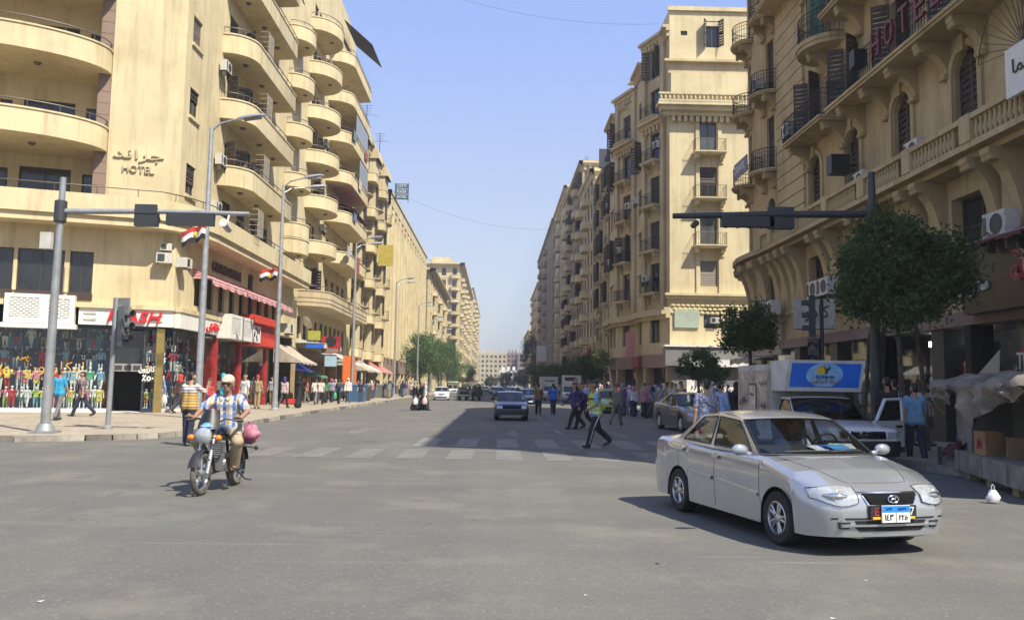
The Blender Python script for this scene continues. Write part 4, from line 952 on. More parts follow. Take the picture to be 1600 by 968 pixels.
for z in (20.95,17.1,13.2): iron_balcony(QF,1.9,4.5,.95,z,.2,1.0,2,C_PALE,ch=.75,step=.16,ornate=False,railmat=C_RAILM)
for u in (2.15,4.0): m=MB(); QF.box(m,u,u+.3,9.3,24,-.01,.12); m.build('pilaster',C_PALE,B9,0,True)
for row in range(3):   # shell-like relief bands
    for k in range(30):
        zz=8.3-row*.3
        o=obj('relief_block',cached('rel',lambda: MB().lathe([(.2,0),(.19,.05),(.1,.1),(0,.11)],8,Matrix.Rotation(PI/2,4,'X')).mesh('relief_block',C_PALE,60)),B9); QF.place(o,.25+k*.4+(row%2)*.2,zz,0); o.scale=(1,1,.7)
        if row==1 and k in range(6,11): pass
mb=MB(); QF.box(mb,.35,2.35,6.5,7.95,-.01,.16); o=mb.build('billboard',M('pale_green_board',(.36,.42,.33),.6)); tag(o,'blank pale green board on the first floor of the sunlit corner block','billboard')
RR9=random.Random(9)
SEG9=[(14,67),(14,68.4),(12.7,71.6),(12.7,75.4),(11.4,79),(11.4,84),(13.6,86.5),(13.6,92)]; TOP9=[31.9,31.9,30.4,29.4,28.2,28.2,28.2]; D9=[]
for i,((x0_,y0_),(x1_,y1_)) in enumerate(zip(SEG9,SEG9[1:])):
    w=Wall(x1_,y1_,math.degrees(math.atan2(y0_-y1_,x0_-x1_)),B9); L=math.hypot(x1_-x0_,y1_-y0_); t9=TOP9[i]; D9.append((w,L)); op=[]
    us=[L/2] if 2.5<L<4.5 else ([L*.28,L*.72] if L>=4.5 else [])
    for z in (5.4,9.6,13.2,17.1,20.95,24.8,28.4):
        if z+2.7<t9-.6:
            for u in us: op.append((u-.72,u+.72,z,z+2.55))
    mb=MB(); w.panel(mb,0,L,4.4,t9,op,.32); mb.build('side_wall',C_STONE2,B9,0,True)
    for o in op: window(w,(o[0]+o[1])/2,o[2],1.44,2.55,RR9.choice(['open','case','shut','half','case']),.29,n=9)
    bump_=.02*i
    cornice(w,-.1,L+.1,7.3+.003*i,((.3,.35+bump_),(.3,.7+bump_),(.25,.5+bump_)),C_STONE2,ret=False); cornice(w,-.1,L+.1,t9-.5+.002*i,((.25,.3+bump_),(.25,.6+bump_)),C_STONE2,dent=.5,ret=False)
    if i in (1,3):
        for u in (.28,L-.28): mb=MB(); w.box(mb,u-.26,u+.26,8.1,t9-.5,-.01,.28); mb.build('pilaster',C_STONE2,B9,0,True)
        for z in (9.6,13.2,17.1,20.95,24.8):
            if z+2.7<t9-.6: iron_balcony(w,L/2-1.1,L/2+1.1,.85,z,.2,1.0,2,C_STONE2,ch=.7,step=.16,ornate=False)
        cornice(w,.0,L,24.0+.003*i,((.3,.45),(.3,.8)),C_STONE2,dent=.5,ret=False)
    if i in (2,4):
        for k9,z in enumerate((11.6,15.4,19.2,23)): mb=MB(); w.box(mb,.2,L-.2,z,z+.5,-.01,.07); mb.build('relief_panel',C_STONE2,B9,0,True)
    mb=MB(); w.box(mb,.05,L-.05,.14,4.4,-.9,-.8); mb.build('shop_window',C_PANE,B9,0,True)
    mb=MB(); w.box(mb,0,L,3.3,4.4,-.5,.12+bump_*.3); mb.build('shop_fascia',C_BROWNST,B9,0,True)
    mb=MB(); w.box(mb,0,.35,.14,3.3,-.8,.05); mb.build('pier',C_STONE,B9,0,True)
QS=D9[3][0]
core(B9,[(14.6,67.6),(30,67.6),(30,91.9),(14.3,91.9),(14.3,86),(12.2,83.6),(12.2,79.6),(13.5,76),(13.5,72.2),(14.6,69.2)],28.0,z0=4.4)
mb=MB(); mb.prism([(14.02,67.04),(30,67.04),(30,72),(12.72,72),(12.72,71.62),(14.02,68.44)],31.88,32.1); mb.prism([(12.72,72),(30,72),(30,77),(12.1,77),(12.72,75.4)],30.3,30.5); mb.prism([(11.45,77.1),(30,77.1),(30,92),(13.62,92),(11.42,84)],28.15,28.35); mb.prism([(14.03,67.05),(29.9,67.05),(29.9,73),(14.03,73)],32.1,H9-.06); mb.build('roof',C_PALE,B9,0,True)
mb=MB(); mb.poly([(13.6,92,0),(30,92,0),(30,92,32),(13.6,92,28.2)]); mb.poly([(30,67,0),(30,92,0),(30,92,32),(30,67,32)]); mb.build('rear_wall',C_STONE2,B9,0,True)
for k,(q,u,z) in enumerate(((1,.9,10.6),(3,1.0,14.2),(2,2,18),(3,2.9,18.1),(4,2.5,13.6),(1,2.6,21.9))): ac(D9[q][0],u,z,('lowest','second lowest','third lowest','fourth lowest','fifth lowest','highest')[(0,2,3,4,1,5)[k]]+' air conditioner on the shaded side of the tall corner block','air conditioners on the tall corner block',.25)
ac(QF,7.2,28.6-2.0,'white air conditioner on the parapet wall of the sunlit corner block','air conditioners on the tall corner block',.4)
ac(QF,3.6,6.9,'window air conditioner in the dark first-floor window of the sunlit corner block','air conditioners on the tall corner block',-.05,1,1)
# grey ground-floor shop with white canopy
sh=thing('corner_shop','grey shuttered shop with a white curved canopy under the sunlit corner block','shop',(14,66.9,0))
SW=Wall(13.6,66.4,0,sh)
mb=MB(); SW.box(mb,.4,16,0,3.4,-.5,0); mb.build('shutter',M('grey_shutter',(.15,.145,.135),.6),sh,0,True)
mb=MB(); SW.box(mb,-.2,16,3.4,4.9,-.5,.6); mb.build('fascia',M('grey_fascia',(.2,.19,.175),.6),sh,0,True)
mb=MB(); SW.box(mb,-.3,16,4.9,5.05,-.5,.75); mb.build('fascia_lip',C_WHITE,sh,0,True)
mb=MB(); n=8; P=[]
for i in range(n+1):
    a=PI/2*i/n; P.append([SW.pt(.9+2.2*(1-math.cos(a)),3.35+.0,.62+.5*0),SW.pt(.9+2.2*(1-math.cos(a)),3.35+.95*math.sin(a),.64+.35*(1-math.sin(a)))])
mb.grid(P); SW.box(mb,3.1,9,3.35,3.9,.62,.95); mb.build('canopy',C_WHITE,sh,40,True)
mb=MB(); SW.box(mb,1.6,6.0,.15,2.3,0,.06); mb.build('poster',C_WCLOTH,sh,0,True)
rr=random.Random(3); mb=MB()
for k in range(46):   # black brush-stroke lettering on the poster
    x=1.9+rr.random()*3.4; z=.9+rr.random()*.75; mb.tube([SW.pt(x,z,.075),SW.pt(x+.12,z+.18,.075),SW.pt(x+.05,z+.34,.075)],[.035,.05,.015],4)
q=mb.build('poster_lettering',C_BLACK,sh,0,True); q['kind']='stuff'
# ================================================================ right: further blocks
B10,W10,F10=block('cream block with rounded bay and roof sign beyond the tall corner block',13.6,92.3,30,111.5,29.6,1,C_CREAM,7,5,balc=(1,3),bal_kind='iron',fcols=6,pil=.35,win=(1.6,2.4),kinds=('open','case','half'))
B11,W11,F11=block('grey-cream apartment block with small white balconies on its sunlit edge',12.9,112,32,127.5,31.5,1,C_STONE2,8,4,balc=(0,2),fcols=8,fbal=(0,2),win=(1.7,2.1),kinds=('shut','case','half'),mat2=C_PALE)
B16,W16,F16=block('taller grey apartment block with a mast on its roof',13,128,32,160,37,1,C_GREYST,9,8,balc=(1,3,6),fcols=8,fbal=(0,),win=(1.7,2.0),kinds=('open','case','half'),mat2=C_STONE2)
B12,W12,F12=block('plain dusty block behind the masted block on the right',13.2,160.5,32,192,41,1,C_STONE2,11,7,balc=(3,),fcols=8,win=(1.7,2.0),bands=False)
B13,W13,F13=block('grey-brown block far along the right side of the street',13,193,32,262,41,1,C_GREYST,11,11,balc=(2,6),fcols=8,win=(1.8,2.0))
B14,W14,F14=block('far pale block with a bright end wall on the right side of the street',14.4,286,34,350,38,1,C_PALE,9,9,balc=(2,5),fcols=4,win=(1.5,1.8),front=False)
B15,W15,F15=block('small far block with a yellow end wall near the end of the street',14.6,372,34,440,27,1,C_PALE,6,8,fcols=4,win=(1.5,1.8),front=False)
for k,(u,z) in enumerate(((4,10),(17,12),(9,17),(13,23))): ac(W10,u,z,ORD[k]+' air conditioner on the rounded-bay block','air conditioners on the rounded-bay block',.4)
for k in range(6): ac(W16,2+k*5,7+k*4,ORD[k]+' air conditioner on the taller grey block with the mast','air conditioners on the masted block',.1)
# far cross-street buildings closing the view
def far(label,x0,x1,y,h,mat,floors,cols,band):
    b=bldg(label,(x0+x1)/2,y,'apartment_building','apartment block'); w=Wall(x0,y,0,b); L=x1-x0; fh=h/floors; op=[]
    for f in range(floors):
        for i in range(cols): c=(i+.5)*L/cols; op.append((c-L/cols*(.42 if band else .26),c+L/cols*(.42 if band else .26),f*fh+1.1,f*fh+fh-.7))
    mb=MB(); w.panel(mb,0,L,0,h,op,.6); mb.build('wall',mat,b,0,True)
    for o in op: window(w,(o[0]+o[1])/2,o[2],q2(o[1]-o[0]),q2(o[3]-o[2]),'case',.5)
    mb=MB(); mb.prism([(x0,y+.7),(x1,y+.7),(x1,y+20),(x0,y+20)],0,h); mb.prism([(x0,y),(x1,y),(x1,y+20),(x0,y+20)],h-.03,h+1); mb.build('core',mat,b,0,True)
    for k in range(3): m=MB(); m.box(x0+L*(.15+.3*k),x0+L*(.3+.3*k),y+4,y+10,h+.9,h+3.5); m.build('roof_room',mat,b,0,True)
far('hazy beige apartment block closing the street on the left',-16,8,660,26,C_STONE2,7,7,False)
far('hazy brown narrow block between the two end buildings',8.5,17,668,27,C_BROWNST,7,3,False)
far('hazy grey block with dark ribbon floors closing the street',17.5,42,655,27,C_GREYST,7,3,True)
far('low white building at the very end of the street',2,14,560,11,C_WHITE,3,4,False)
# ================================================================ shops at the foot of the corner hotel
RR=random.Random(11)
shop=thing('clothes_shop','children\'s clothes shop with a wide mannequin window on the hotel corner','shop',FW.pt(8,0,0),0)
shop.location=Vector(FW.pt(8,0,0))
FW.root=LW.root=shop
M_BLUEB=M('display_blue',(.05,.14,.32),.6,var=.25,scale=1.2); M_BLUEL=M('display_light_blue',(.2,.42,.6),.6,var=.2); M_NAVY=M('display_navy',(.015,.025,.05),.6); M_FLOOR=M('display_floor',(.45,.43,.38),.5)
mb=MB()
for k in range(14):
    u=2.6+k*.64; mb=MB(); FW.box(mb,u,u+.635,.3,3.9,-1.6,-1.5-.02*(k%2)); mb.build('back_panel',[M_BLUEB,M_NAVY,M_BLUEL,M_BLUEB,M_NAVY][k%5],shop,0,True)
mb=MB(); FW.box(mb,2.6,11.6,.14,.3,-1.6,.02); mb.build('plinth',C_WHITE,shop,0,True)
mb=MB(); FW.box(mb,2.6,13.5,3.9,4.02,-1.7,-.02); mb.build('ceiling',M_NAVY,shop,0,True)
for k in range(5):
    a=2.6+k*1.8; mb=MB(); FW.box(mb,a+.02,a+1.78,.3,3.88,-.03,-.015); mb.build('pane',C_GLASS,shop,0,True)
    mb=MB(); FW.box(mb,a-.02,a+.02,.3,3.88,-.06,.0); mb.build('mullion',C_DGREY,shop,0,True)
for z in (1.02,1.95,2.9): mb=MB(); FW.box(mb,2.62,11.4,z-.03,z,-1.48,-.6-.2*(z>1.5)); mb.build('shelf',M_NAVY if z>1.5 else M_FLOOR,shop,0,True)
# doorway
mb=MB(); FW.box(mb,11.6,12.9,.14,3.9,-2.2,-2.1); mb.build('doorway_back',C_DARK,shop,0,True)
for u in (11.55,12.86): mb=MB(); FW.box(mb,u,u+.05,.14,3.9,-2.1,0); mb.build('door_jamb',C_DGREY,shop,0,True)
mb=MB(); FW.box(mb,11.62,12.84,2.35,3.85,-.5,-.45); mb.build('transom',C_PANE,shop,0,True)
mb=MB(); FW.box(mb,11.62,12.84,1.98,2.33,-.55,-.1); mb.mi=1
for k in range(3): FW.box(mb,11.7+k*.38,12.0+k*.38,2.05,2.25,-.1,-.08)
mb.build('air_curtain',[M('warm_grey_metal',(.3,.28,.24),.5),C_DGREY],shop,0,True)
mb=MB(); FW.box(mb,11.62,12.84,.0,.16,-2.1,.05); mb.build('step',C_WHITE,shop,0,True)
mb=MB(); FW.box(mb,12.9,13.36,.3,3.88,-.03,-.015); mb.build('pane',C_GLASS,shop,0,True)
mb=MB(); FW.box(mb,12.9,13.4,.14,3.9,-1.2,-1.1); FW.box(mb,12.9,13.4,.14,.3,-1.1,0); mb.build('back_panel',M_NAVY,shop,0,True)
mb=MB(); FW.box(mb,13.38,13.72,.14,3.95,-.35,.03); mb.build('gold_pillar',M('gold_anodised',(.42,.3,.1),.3,metal=.7),shop,0,True)
mb=MB(); LW.box(mb,39.2,44.4,.14,3.95,-1.5,-1.4); mb.build('back_panel',M_BLUEB,shop,0,True)
mb=MB(); LW.box(mb,39.0,44.4,.14,.3,-1.4,.02); mb.build('plinth',C_WHITE,shop,0,True)
for a in (39.0,40.8,42.6): 
    mb=MB(); LW.box(mb,a+.02,a+1.76,.3,3.9,-.03,-.015); mb.build('pane',C_GLASS,shop,0,True)
    mb=MB(); LW.box(mb,a-.02,a+.02,.3,3.9,-.06,.0); mb.build('mullion',C_DGREY,shop,0,True)
mb=MB(); LW.box(mb,38.8,61,3.95,4.05,-1.6,-.02); mb.build('ceiling',M_NAVY,shop,0,True)
# white fascia with lozenges, wrapping the corner
fa=thing('shop_fascia','white fascia board over the clothes shop door with moulded bars','shop fascia',FW.pt(12,4.1,.0)); FW.root=LW.root=fa
mb=MB(); FW.box(mb,10.15,14.05,4.03,4.78,-.3,.22); mb.build('board',C_WHITE,fa,0,True)
mb=MB(); LW.box(mb,38.95,44.5,4.03,4.78,-.3,.24); mb.build('board',C_WHITE,fa,0,True)
for u in (10.6,13.35+.0): 
    for z in (4.28,4.55):
        mb=MB(); FW.box(mb,u-.25,u+.25,z-.05,z+.05,.2,.26); mb.build('bar',M('fascia_bar',(.5,.48,.42),.5),fa,0,True)
mb=MB(); FW.box(mb,2,14.1,4.78,4.98,-.3,.34); mb.build('cap',C_CREAM,fa,0,True)
mb=MB(); LW.box(mb,38.9,61,4.78,4.985,-.3,.3); mb.build('cap',C_CREAM,fa,0,True)
RED3=M('sign_red',(.6,.012,.015),.35,var=.05)
sg=thing('shop_sign','red slanted FLASH letters on the white fascia above the shop door','sign',FW.pt(12.45,4.42,.23),_a)
text('lettering','FLASH',RED3,sg,2.3,.5,.12,(0,-.06,0),shear=.25,bold=.02)
sg=thing('shop_sign','small red Arabic shop name on the fascia round the hotel corner','sign',LW.pt(43.3,4.35,.25),PI/2)
text('lettering','فلاش'.replace('ف','ت'),RED3,sg,1.9,.5,.08,(0,-.04,0),ar=True)
YW=M('window_paint_yellow',(.85,.5,.04),.5,var=.1); YO=M('window_paint_orange',(.85,.4,.05),.5,var=.1); WP=M('window_paint_white',(.8,.78,.74),.5,var=.05)
sg=thing('window_lettering','yellow and orange Arabic sale writing painted on the shop window','window writing',FW.pt(9.0,2.05,.0),_a)
text('arabic_writing','اوكازيون',YO,sg,2.3,.62,.01,(.3,-.012,.0),ar=True,bold=-.016)
text('discount_figure','٪٥٠',YW,sg,.66,.5,.01,(-1.6,-.012,-.1),bold=0)
text('arabic_writing','خصم',YW,sg,.5,.26,.01,(-.95,-.012,.42),ar=True,bold=-.01)
sg=thing('window_lettering','white Arabic sale writing painted beside the shop door','window writing',FW.pt(13.12,1.95,.0),_a)
text('arabic_writing','اوكازيون',WP,sg,.85,.34,.01,(0,-.012,.12),ar=True,bold=.03); text('discount_figure','٪٥٠',WP,sg,.5,.3,.01,(-.02,-.012,-.25),bold=.03)
# perforated white boxes hiding air conditioners
def perf(label,wl,u0,u1,z0,z1,d0,d1,rows):
    t=thing('perforated_box',label,'vent cover',wl.pt((u0+u1)/2,z0,d0)); old=wl.root; wl.root=t
    mb=MB(); wl.box(mb,u0,u1,z0,z1,d0,d1-.05); mb.build('dark_back',C_DGREY,t,0,True)
    mb=MB(); W_=u1-u0
    wl.box(mb,u0-.06,u0+.12,z0-.05,z1+.06,d0,d1); wl.box(mb,u1-.12,u1+.06,z0-.05,z1+.06,d0,d1); wl.box(mb,u0+.12,u1-.12,z0-.05,z0+.16,d0,d1); wl.box(mb,u0+.12,u1-.12,z1-.1,z1+.06,d0,d1)
    mb.build('casing',C_WHITE,t,0,True)
    mb=MB(); H=z1-.1-z0-.16; n=int((W_-.24)/.22)
    for r in range(rows+1): z=z0+.16+H*r/rows; wl.box(mb,u0+.12,u1-.12,z-.025,z+.025,d1-.045,d1-.012)
    for r in range(rows):
        for k in range(n+1): u=u0+.12+(W_-.24)*(k+(.5 if r%2 else 0))/n; wl.box(mb,max(u0+.12,u-.03),min(u1-.12,u+.03),z0+.16+H*r/rows+.025,z0+.16+H*(r+1)/rows-.025,d1-.045,d1-.014)
    q=mb.build('slotted_screen',C_WHITE,t,0,True); q['kind']='stuff'; wl.root=old
FW.root=B1; LW.root=B1
perf('wide white perforated box over the mannequin window, left of the tall signal pole',FW,5.0,6.95,4.05,5.2,.02,.5,11)
perf('white perforated box behind the tall signal pole, first part',FW,7.35,8.75,4.05,5.2,.02,.5,11)
perf('white perforated box just right of the tall signal pole',FW,8.85,9.95,4.05,5.2,.02,.5,11)
mb=MB(); FW.box(mb,3.5,10.12,3.78,3.98,-.2,.56); o=mb.build('lintel_beam',C_WHITE,B1,0,True)
perf('white perforated box on the street side between the Arabic name and the red sign',LW,44.8,46.7,3.95,5.15,.02,.75,12)
perf('second white perforated box on the street side touching the red sign',LW,46.85,48.7,3.95,5.15,.02,.75,12)
# red fronted shop
rs=thing('red_shop','red framed shop front past the perforated boxes','shop',LW.pt(48,0,0)); LW.root=rs
for u in (44.55,48.75,54.3): mb=MB(); LW.box(mb,u,u+.4,.14,3.9,-.5,.06); mb.build('red_pillar',C_RED,rs,0,True)
mb=MB(); LW.box(mb,44.5,54.8,.14,3.95,-1.6,-1.5); mb.build('back_panel',C_DARKF,rs,0,True)
for a,b in ((44.97,48.73),(49.2,54.28)): mb=MB(); LW.box(mb,a,b,.3,3.9,-.06,-.04); mb.build('pane',C_GLASS,rs,0,True)
sg=thing('shop_sign','red shop sign with a white portrait panel, beside the perforated boxes','sign',LW.pt(51.7,4.4,.1)); LW.root=sg
mb=MB(); LW.box(mb,49,54.6,3.75,5.1,-.1,.5); mb.build('box',C_RED,sg,0,True)
mb=MB(); LW.box(mb,48.9,54.7,5.1,5.55,-.1,.75); mb.build('canopy',M('orange_red',(.62,.06,.03),.4),sg,0,True)
mb=MB(); LW.box(mb,49.6,51.2,3.95,4.95,.5,.53); mb.build('portrait_panel',C_WHITE,sg,0,True)
mb=MB(); rr=random.Random(5)
for k in range(7): c=LW.pt(49.9+rr.random()*1.0,4.1+rr.random()*.7,.53); mb.ball(c,.09+.06*rr.random(),8,5,(.2,1,1.2))
mb.build('portrait_print',C_BLACK,sg,60,True)['kind']='stuff'
mb=MB(); LW.box(mb,51.3,54.5,3.8,4.35,.5,.54); mb.build('orange_strip',M('orange_red',(.62,.06,.03),.4),sg,0,True)
LW.root=B1
mb=MB(); LW.box(mb,54.9,60.9,.14,4.0,-1.3,-1.2); LW.box(mb,54.75,55.05,.14,4.0,-1.3,.05); LW.box(mb,60.6,60.95,.14,4.78,-1.3,.05); mb.build('shop_back',C_DARKF,B1,0,True)
# mannequins
MQ=[]
for pose,top,bot,hr in (('stand','short','shorts',0),('fold','long','trousers',0),('stroll','short','trousers',0),('stand','long','shorts',0)):
    J=drop(skeleton(**POSES[pose])); MQ.append(figure('mannequin',flesh(J,top,bot,.9,hands=False,face=False),[C_WHITE]*5,.036))
M_MQ=M('mannequin_white',(.78,.76,.72),.35,var=.03); M_MQD=M('mannequin_grey',(.25,.24,.23),.4,var=.05)
COLS={'white':(.65,.64,.6),'yellow':(.6,.5,.12),'red':(.45,.03,.04),'green':(.12,.35,.2),'light blue':(.2,.38,.5),'orange':(.6,.2,.04),'navy':(.02,.03,.08),'black':(.02,.02,.022),'pink':(.55,.2,.25),'khaki':(.3,.25,.15),'lime':(.35,.5,.1)}
def mannequin(wl,u,z,d,s,row,cols,turn=0,mm=M_MQ,where='of the children\'s window'):
    a,b=RR.choice(cols),RR.choice(cols); o=obj('mannequin',RR.choice(MQ)); wl.place(o,u,z,d); o.rotation_euler=(0,0,wl.a+turn); o.scale=(s*1.3,s*1.2,s)
    for i,m in enumerate((mm,cloth(COLS[a]),cloth(COLS[b]),C_BLACK if RR.random()<.5 else C_WCLOTH,mm)): objmat(o,i,m)
    tag(o,f'mannequin in {a} top and {b} bottoms, {row} {where}','mannequin','mannequins in the clothes shop windows')
LIGHTC=['white','yellow','red','green','light blue','pink','orange','lime','white']; DARKC=['black','navy','khaki','red','white','black','navy']
for k in range(29):
    mannequin(FW,3.0+k*.29+RR.uniform(-.05,.05),.3,-.35-.25*(k%2),.5+.07*RR.random(),'front floor row',LIGHTC,RR.uniform(-.4,.4))
for k in range(23):
    mannequin(FW,3.0+k*.365+RR.uniform(-.06,.06),1.02,-.75,.6+.05*RR.random(),'lowest shelf',LIGHTC,RR.uniform(-.4,.4))
    mannequin(FW,3.05+k*.5+RR.uniform(-.06,.06),1.98,-1.0,.58,'middle shelf',DARKC+['light blue'],RR.uniform(-.4,.4))
    mannequin(FW,3.1+k*.5+RR.uniform(-.06,.06),2.95,-1.0,.55,'top shelf',DARKC,RR.uniform(-.4,.4),M_MQ if k%3 else M_MQD)
for k in range(2): 
    for z in (.3,1.5,2.4): mannequin(FW,13.02+k*.24,z,-.6,.5,'stand',DARKC+LIGHTC,RR.uniform(-.5,.5),where='in the window right of the door')
for k in range(9):
    for z in (.3,1.5,2.6):
        if RR.random()<.8: mannequin(LW,39.4+k*.55,z,-.5-.3*RR.random(),.58,'stand',DARKC,RR.uniform(-.5,.5),where='in the window round the corner')
for k in range(8): 
    for z in (.3,2.0): mannequin(LW,45.3+k*1.05,z,-.7,.62,'stand',DARKC+['orange'],RR.uniform(-.5,.5),where='in the red framed shop')
# shopfront awnings further along
CAN_W=M('white_canvas',(.55,.52,.45),.8,var=.2,scale=2); CAN_B=M('beige_canvas',(.42,.36,.27),.8,var=.2,scale=2); CAN_P=awn_mat('rose_canvas',(.45,.17,.14),(.5,.2,.17),3,0)
awning('awning','beige sloping canvas awning past the red shop sign',LW,56.2,60.6,4.2,1.25,2.0,CAN_B,.12,.4)
ac(LW,58.2,4.98,'big cream air conditioner box on the fascia past the red sign',None,.1,1.5,1)
W2.root=B2
awning('awning','white scalloped awning under the ledge of the round-balcony block',W2,62.2,69.4,4.9,.35,2.1,CAN_W,.4,.5)
for k,(a,b,z,dr_,m,n) in enumerate(((69.8,73.6,4.7,1.0,CAN_W,'first steep white awning past the scalloped one'),(74,78,4.6,1.15,CAN_B,'steep beige awning, second past the scalloped one'),(78.6,82.8,4.4,1.1,CAN_W,'third steep white awning below the round-balcony block'))): awning('awning',n,W2,a,b,z,dr_,1.9,m,.1,.4)
for k,(a,b,m,n) in enumerate(((84,89,CAN_B,'beige awning under the ornate left building, its near end'),(90,95,CAN_W,'white awning under the ornate left building'),(96.5,106.5,CAN_P,'long faded red awning before the pale pilastered block'))): awning('awning',n,W3,a-83.4,b-83.4,4.1,1.2,2.1,m,.15,.4)
BLUEC=M('blue_canvas',(.02,.04,.3),.7); GREENC=M('green_canvas',(.05,.25,.14),.7)
awning('awning','small royal blue awning beside the red clock sign',W2,62.4,64.6,3.2,.7,1.0,BLUEC,.2,.3); awning('awning','small green dome-like awning low beside the walkway',W2,65.5,68,2.7,.6,1.3,GREENC,.15,.3)
for k in range(8):
    mb=MB(); u=62+k*2.7; W2.box(mb,u,u+.35,0,4.2,-.4,.04); mb.build('pier',[C_STONE,C_BROWNST][k%2],B2,0,True)
    if k<7: mb=MB(); W2.box(mb,u+.4,u+2.65,.3,3.3,-.5,-.4); mb.build('shop_window',C_PANE,B2,0,True)
mb=MB(); W2.box(mb,61,83.2,3.4,4.2,-.5,.06); mb.build('shop_fascia',C_BROWNST,B2,0,True)
def boardsign(label,p,w,h,t,col,txt=None,tcol=C_WHITE,rz=0,ar=False,cat='sign',th=.5):
    s=thing('shop_sign',label,cat,p,rz); mb=MB(); mb.box(-w/2,w/2,-t/2,t/2,-h/2,h/2); mb.build('board',col,s)
    if txt: text('lettering',txt,tcol,s,w*.8,h*th,.03,(0,-t/2-.012,0),ar=ar)
    return s
s=boardsign('red hanging sign with a dark clock face on the left pavement shops',(-12.6,63.5,4.5),1.4,1.3,.14,M('sign_darkred',(.35,.02,.03),.4,var=.3))
MB().lathe([(0,.03),(.4,.03),(.42,0)],20,Matrix.Translation((0,-.07,.25))@Matrix.Rotation(PI/2,4,'X')).build('clock_face',C_DARK,s); MB().box(-.6,.6,-.09,-.07,-.6,-.3).build('text_strip',C_BROWNST,s)
boardsign('small pale blue sign under the red clock sign',(-12.6,63.6,3.3),.9,.9,.1,M('pale_blue',(.35,.5,.6),.5))
boardsign('yellow-green shop sign above the small blue awning',(-13.6,62.2,5.1),.9,.7,.15,M('lime_sign',(.36,.36,.06),.5))
boardsign('blue shop sign strip above the blue awning',(-13.4,61.6,4.3),1.3,.3,.15,C_BLUE)
boardsign('mustard yellow blank sign projecting from the ornate left building',(-12.9,94.5,16.2),1.7,2.4,.2,M('mustard_board',(.42,.33,.05),.6))
s=thing('rooftop_sign','small blue framed CITY PLAZA HOTEL sign on the ornate left building roof','sign',(-11.9,100,25.0)); 
for k,w in enumerate(('CITY','PLAZA','HOTEL')):
    MB().box(-.75,.75,-.05,.05,.62-k*.66-.28,.62-k*.66+.3).build('panel',M('slate_blue',(.07,.13,.2),.5),s); text('lettering',w,C_WHITE,s,1.1,.36,.03,(0,-.07,.62-k*.66))
for x in (-.8,.8): MB().cyl((x,0,-1.4),(x,0,1.0),.04,n=5).build('post',C_IRON,s)
MB().cyl((-2,0,-1.0),(.8,0,-1.0),.04,n=5).build('bracket',C_IRON,s)
# banner, bins, post
sheet('banner','orange cloth banner hanging by a white post on the left pavement',[(-12.9,70.4,3.9),(-11.9,70.4,3.9),(-11.7,70.3,1.0),(-12.9,70.3,.9)],C_ORANGE,'banner')
o=MB().cyl((0,0,0),(0,0,4.6),.13,.11,12).build('post',M('dirty_white_post',(.5,.45,.38),.7)); o.location=gp(564,620,KH); tag(o,'dirty white post beside the orange cloth banner','post')
def bin_(label,p,m,w=.75,h=1.15):
    t=thing('litter_bin',label,'bin',p); mb=MB(); mb.hexa([(-w/2*.85,-w/2*.8,.0),(w/2*.85,-w/2*.8,.0),(w/2*.85,w/2*.8,.0),(-w/2*.85,w/2*.8,.0),(-w/2,-w/2,h),(w/2,-w/2,h),(w/2,w/2,h),(-w/2,w/2,h)]); mb.build('body',m,t)
    mb=MB(); mb.hexa([(-w/2-.03,-w/2-.03,h),(w/2+.03,-w/2-.03,h),(w/2+.03,w/2+.03,h),(-w/2-.03,w/2+.03,h),(-w/2,-w/2*.7,h+.1),(w/2,-w/2*.7,h+.1),(w/2,w/2,h+.14),(-w/2,w/2,h+.14)]); mb.build('lid',m,t)
BINB=M('bin_blue',(.05,.13,.24),.5); BING=M('bin_grey',(.14,.16,.15),.55)
bin_('blue litter bin at the kerb beside the second street lamp',gp(557,627,KH),BINB,1.5,1.3); bin_('small dark bin beside the white post',gp(570.5,625.5,KH),M('bin_brown',(.08,.07,.06),.6),.9); bin_('grey green bin farther along the left kerb',gp(596,621,KH),BING,1.3,1.3); bin_('blue grey bin next to the third street lamp',gp(604,620,KH),M('bin_bluegrey',(.1,.16,.2),.5),.9,1.2)
sheet('crate','red plastic basin on the ground by the lamp post',[(-14.2,56,.2),(-13.4,56,.2),(-13.4,56.6,.5),(-14.2,56.6,.5)],C_RED,'basin',t=.2)
